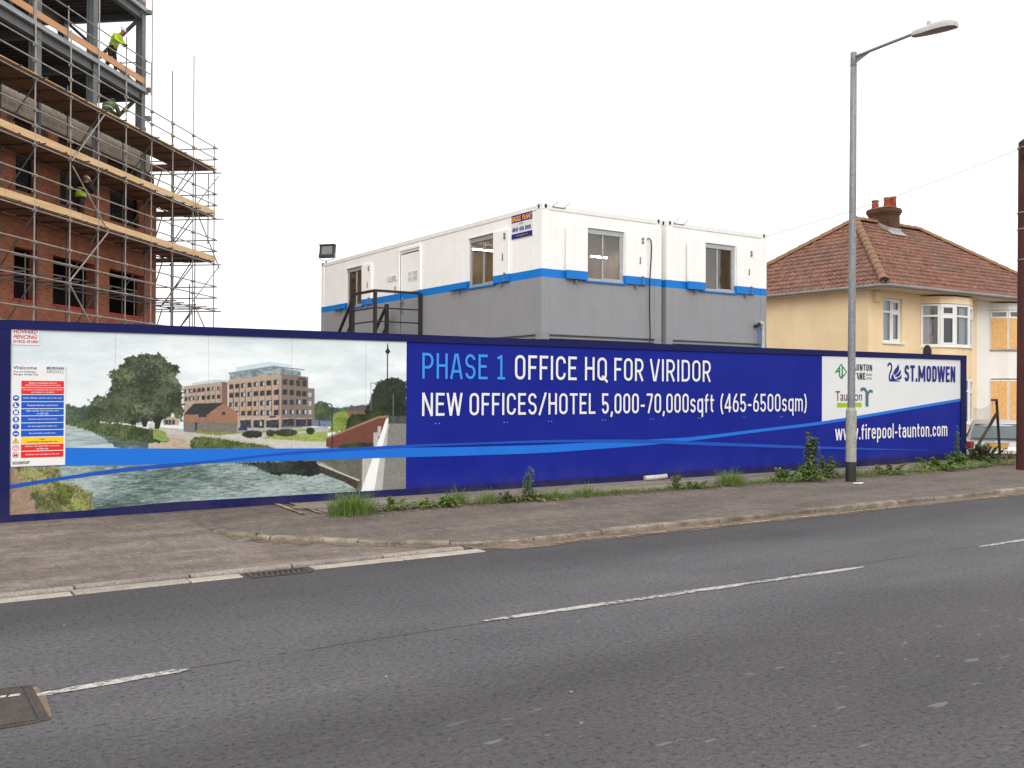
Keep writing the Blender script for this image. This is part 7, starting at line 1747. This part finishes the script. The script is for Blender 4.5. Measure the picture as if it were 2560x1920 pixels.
tuft('grass_tuft', 'low grass right of the lamp post foot', 15.85, 11.5, .12, .4, 150, 22); bushy('weed_plant', 'yellow green weed below the web address', 16.75, 11.55, .20, .38, 200, 23, L=.10, w=.04); tuft('grass_tuft', 'bright low grass below the word taunton in the web address', 17.7, 11.5, .14, .45, 190, 24); bushy('weed_plant', 'leafy weed mound below the end of the web address', 18.75, 11.7, .24, .55, 330, 25, L=.11, w=.045); bushy('weed_plant', 'dark leafy weed mound near the hoarding end', 19.9, 11.95, .28, .6, 380, 26, L=.11, w=.045)
bushy('tall_weed', 'tall thin grey weed against the hoarding end post', 20.72, 12.55, 1.0, .10, 170, 27, 'mullein', .09, .03, 5); bushy('bramble_bush', 'dark bramble heap under the broken fence', 22.02, 12.66, .42, .50, 1100, 28, 'bramble', .085, .04, 34, 'bush'); bushy('weed_plant', 'low green weed before the bramble heap', 21.2, 12.0, .18, .5, 160, 29); tuft('dry_grass', 'tan dry grass tuft at the foot of the rusty fence post', 23.2, 12.65, .34, .25, 160, 30, 'dry'); tuft('grass_tuft', 'green grass tuft between fence post and dark pole', 23.6, 12.5, .18, .5, 160, 31)
bushy('weed_plant', 'tiny weed growing in the curved kerb', 3.58, 10.42, .05, .06, 16, 32, L=.04, w=.02, stems=2)
# short growth and dead bits along the strip: nobody could count it
rr = random.Random(77); m = MB(); x = 5.0
while x < 23:
    d = .45+.55*math.sin(x*1.3)*math.sin(x*.47+1)
    for k in range(int(95*max(.35, d))):
        px, py = x+rr.uniform(0, .25), 11.60+(.0 if x < 14 else .12)+rr.gauss(0, .10 if x < 13 else .17); z = zf(py)
        q = .6+.9*d*(.5+.5*math.sin(x*3.1+2))
        if rr.random() < .55: blade(m, (px, py, z), rr.uniform(0, 6.28), rr.uniform(.04, .15)*q, rr.uniform(.3, 1.2), .008, 3)
        else: leaf(m, (px, py, z+.005+.03*rr.random()*q), rr.uniform(0, 6.28), rr.uniform(.04, .10)*q, .034*q, rr.uniform(0, .7))
    x += .25
o = m.build('ground_cover', MT['cover'], fix=False, smooth='all'); o['kind'] = 'stuff'
m = MB()
for k in range(1500):
    px, py = 5+17*rr.random(), 11.55+rr.gauss(0, .16); leaf(m, (px, py, zf(py)+.004), rr.uniform(0, 6.28), rr.uniform(.02, .10), .020, rr.uniform(-.05, .35), .05)
for k in range(90):
    t = rr.random(); px = 3.4+3.2*t; py = lerp_tab(sorted([(b, a) for a, b in KF]), px)-.05-.08*rr.random(); leaf(m, (px, py, z_apr(py)+.010), rr.uniform(0, 6.28), rr.uniform(.02, .07), .012, 0, .02)
o = m.build('dead_leaves', MT['dry'], fix=False); o['kind'] = 'stuff'
m = MB()   # pebbles and grit on the strip, the apron and the road
def stone(x, y, z, s_):
    a0 = rr.uniform(0, 6.28); m.loft([[(x+s_*q*math.cos(a0+t)*(1+.3*math.sin(2*t+a0)), y+s_*q*math.sin(a0+t), z+e*s_) for t in [2*math.pi*i/6 for i in range(6)]] for q, e in ((1, 0), (.9, .35), (.4, .6))])
for k in range(260): px, py = 5+17*rr.random(), rr.uniform(11.6, 12.9); stone(px, py, z_foot(11.6)+.009, rr.uniform(.006, .02))
for k in range(90): px, py = rr.uniform(-2, 4), rr.uniform(9.2, 12.8); stone(px, py, z_apr(py)+.006, rr.uniform(.004, .011))
for px, py in ((4.4, 5.64), (3.08, 3.92), (2.05, 6.6), (1.2, 7.6), (3.35, 4.36), (2.6, 5.2)): stone(px, py, .001, .009)
o = m.build('loose_grit', MT['kerb'], fix=True); o['kind'] = 'stuff'

# ------------------------------------------------------------------ overcast daylight and camera
SUN_EL, SUN_AZ = 30, 218      # azimuth measured clockwise from +Y
w = bpy.data.worlds.new('World'); sc.world = w; w.use_nodes = True
nt = w.node_tree; t = NT(nt); bg = nt.nodes['Background']
sky = t.n('ShaderNodeTexSky', sky_type='NISHITA'); sky.sun_disc = False; sky.sun_elevation = R(SUN_EL); sky.sun_rotation = R(SUN_AZ)
sky.air_density = 1; sky.dust_density = 4
cl = t.ramp(t.noise(t.coord((1, 1, 2.2), 'Generated'), 2.2, 5, .55), ((.3, (11.6, 11.7, 11.9)), (.7, (12.8, 12.8, 12.8))))
t.l(t.mix(.90, sky.outputs[0], cl), bg.inputs['Color']); bg.inputs['Strength'].default_value = .118
sd = bpy.data.lights.new('sun', 'SUN'); sd.energy = 1.5; sd.angle = R(35); sd.color = (1.0, .965, .91)
so = bpy.data.objects.new('sun', sd); COL.objects.link(so)
az, el = R(SUN_AZ), R(SUN_EL); dirv = Vector((math.sin(az)*math.cos(el), math.cos(az)*math.cos(el), math.sin(el)))
so.rotation_euler = dirv.to_track_quat('Z', 'Y').to_euler(); so.location = (0, -5, 20)
cd = bpy.data.cameras.new('camera'); co = bpy.data.objects.new('camera', cd); COL.objects.link(co)
cd.sensor_fit = 'HORIZONTAL'; cd.sensor_width = 36; cd.lens = 36*2395/2560; cd.clip_end = 3000; cd.clip_start = .05
co.matrix_world = Matrix(((0.829688,-0.007691,-0.558175,0.000000),(-0.558210,-0.003471,-0.829692,0.000000),(0.004443,0.999964,-0.007173,1.720000),(0,0,0,1)))
sc.camera = co
sc.view_settings.view_transform = 'Standard'; sc.view_settings.look = 'None'; sc.view_settings.gamma = 1; sc.view_settings.exposure = 0
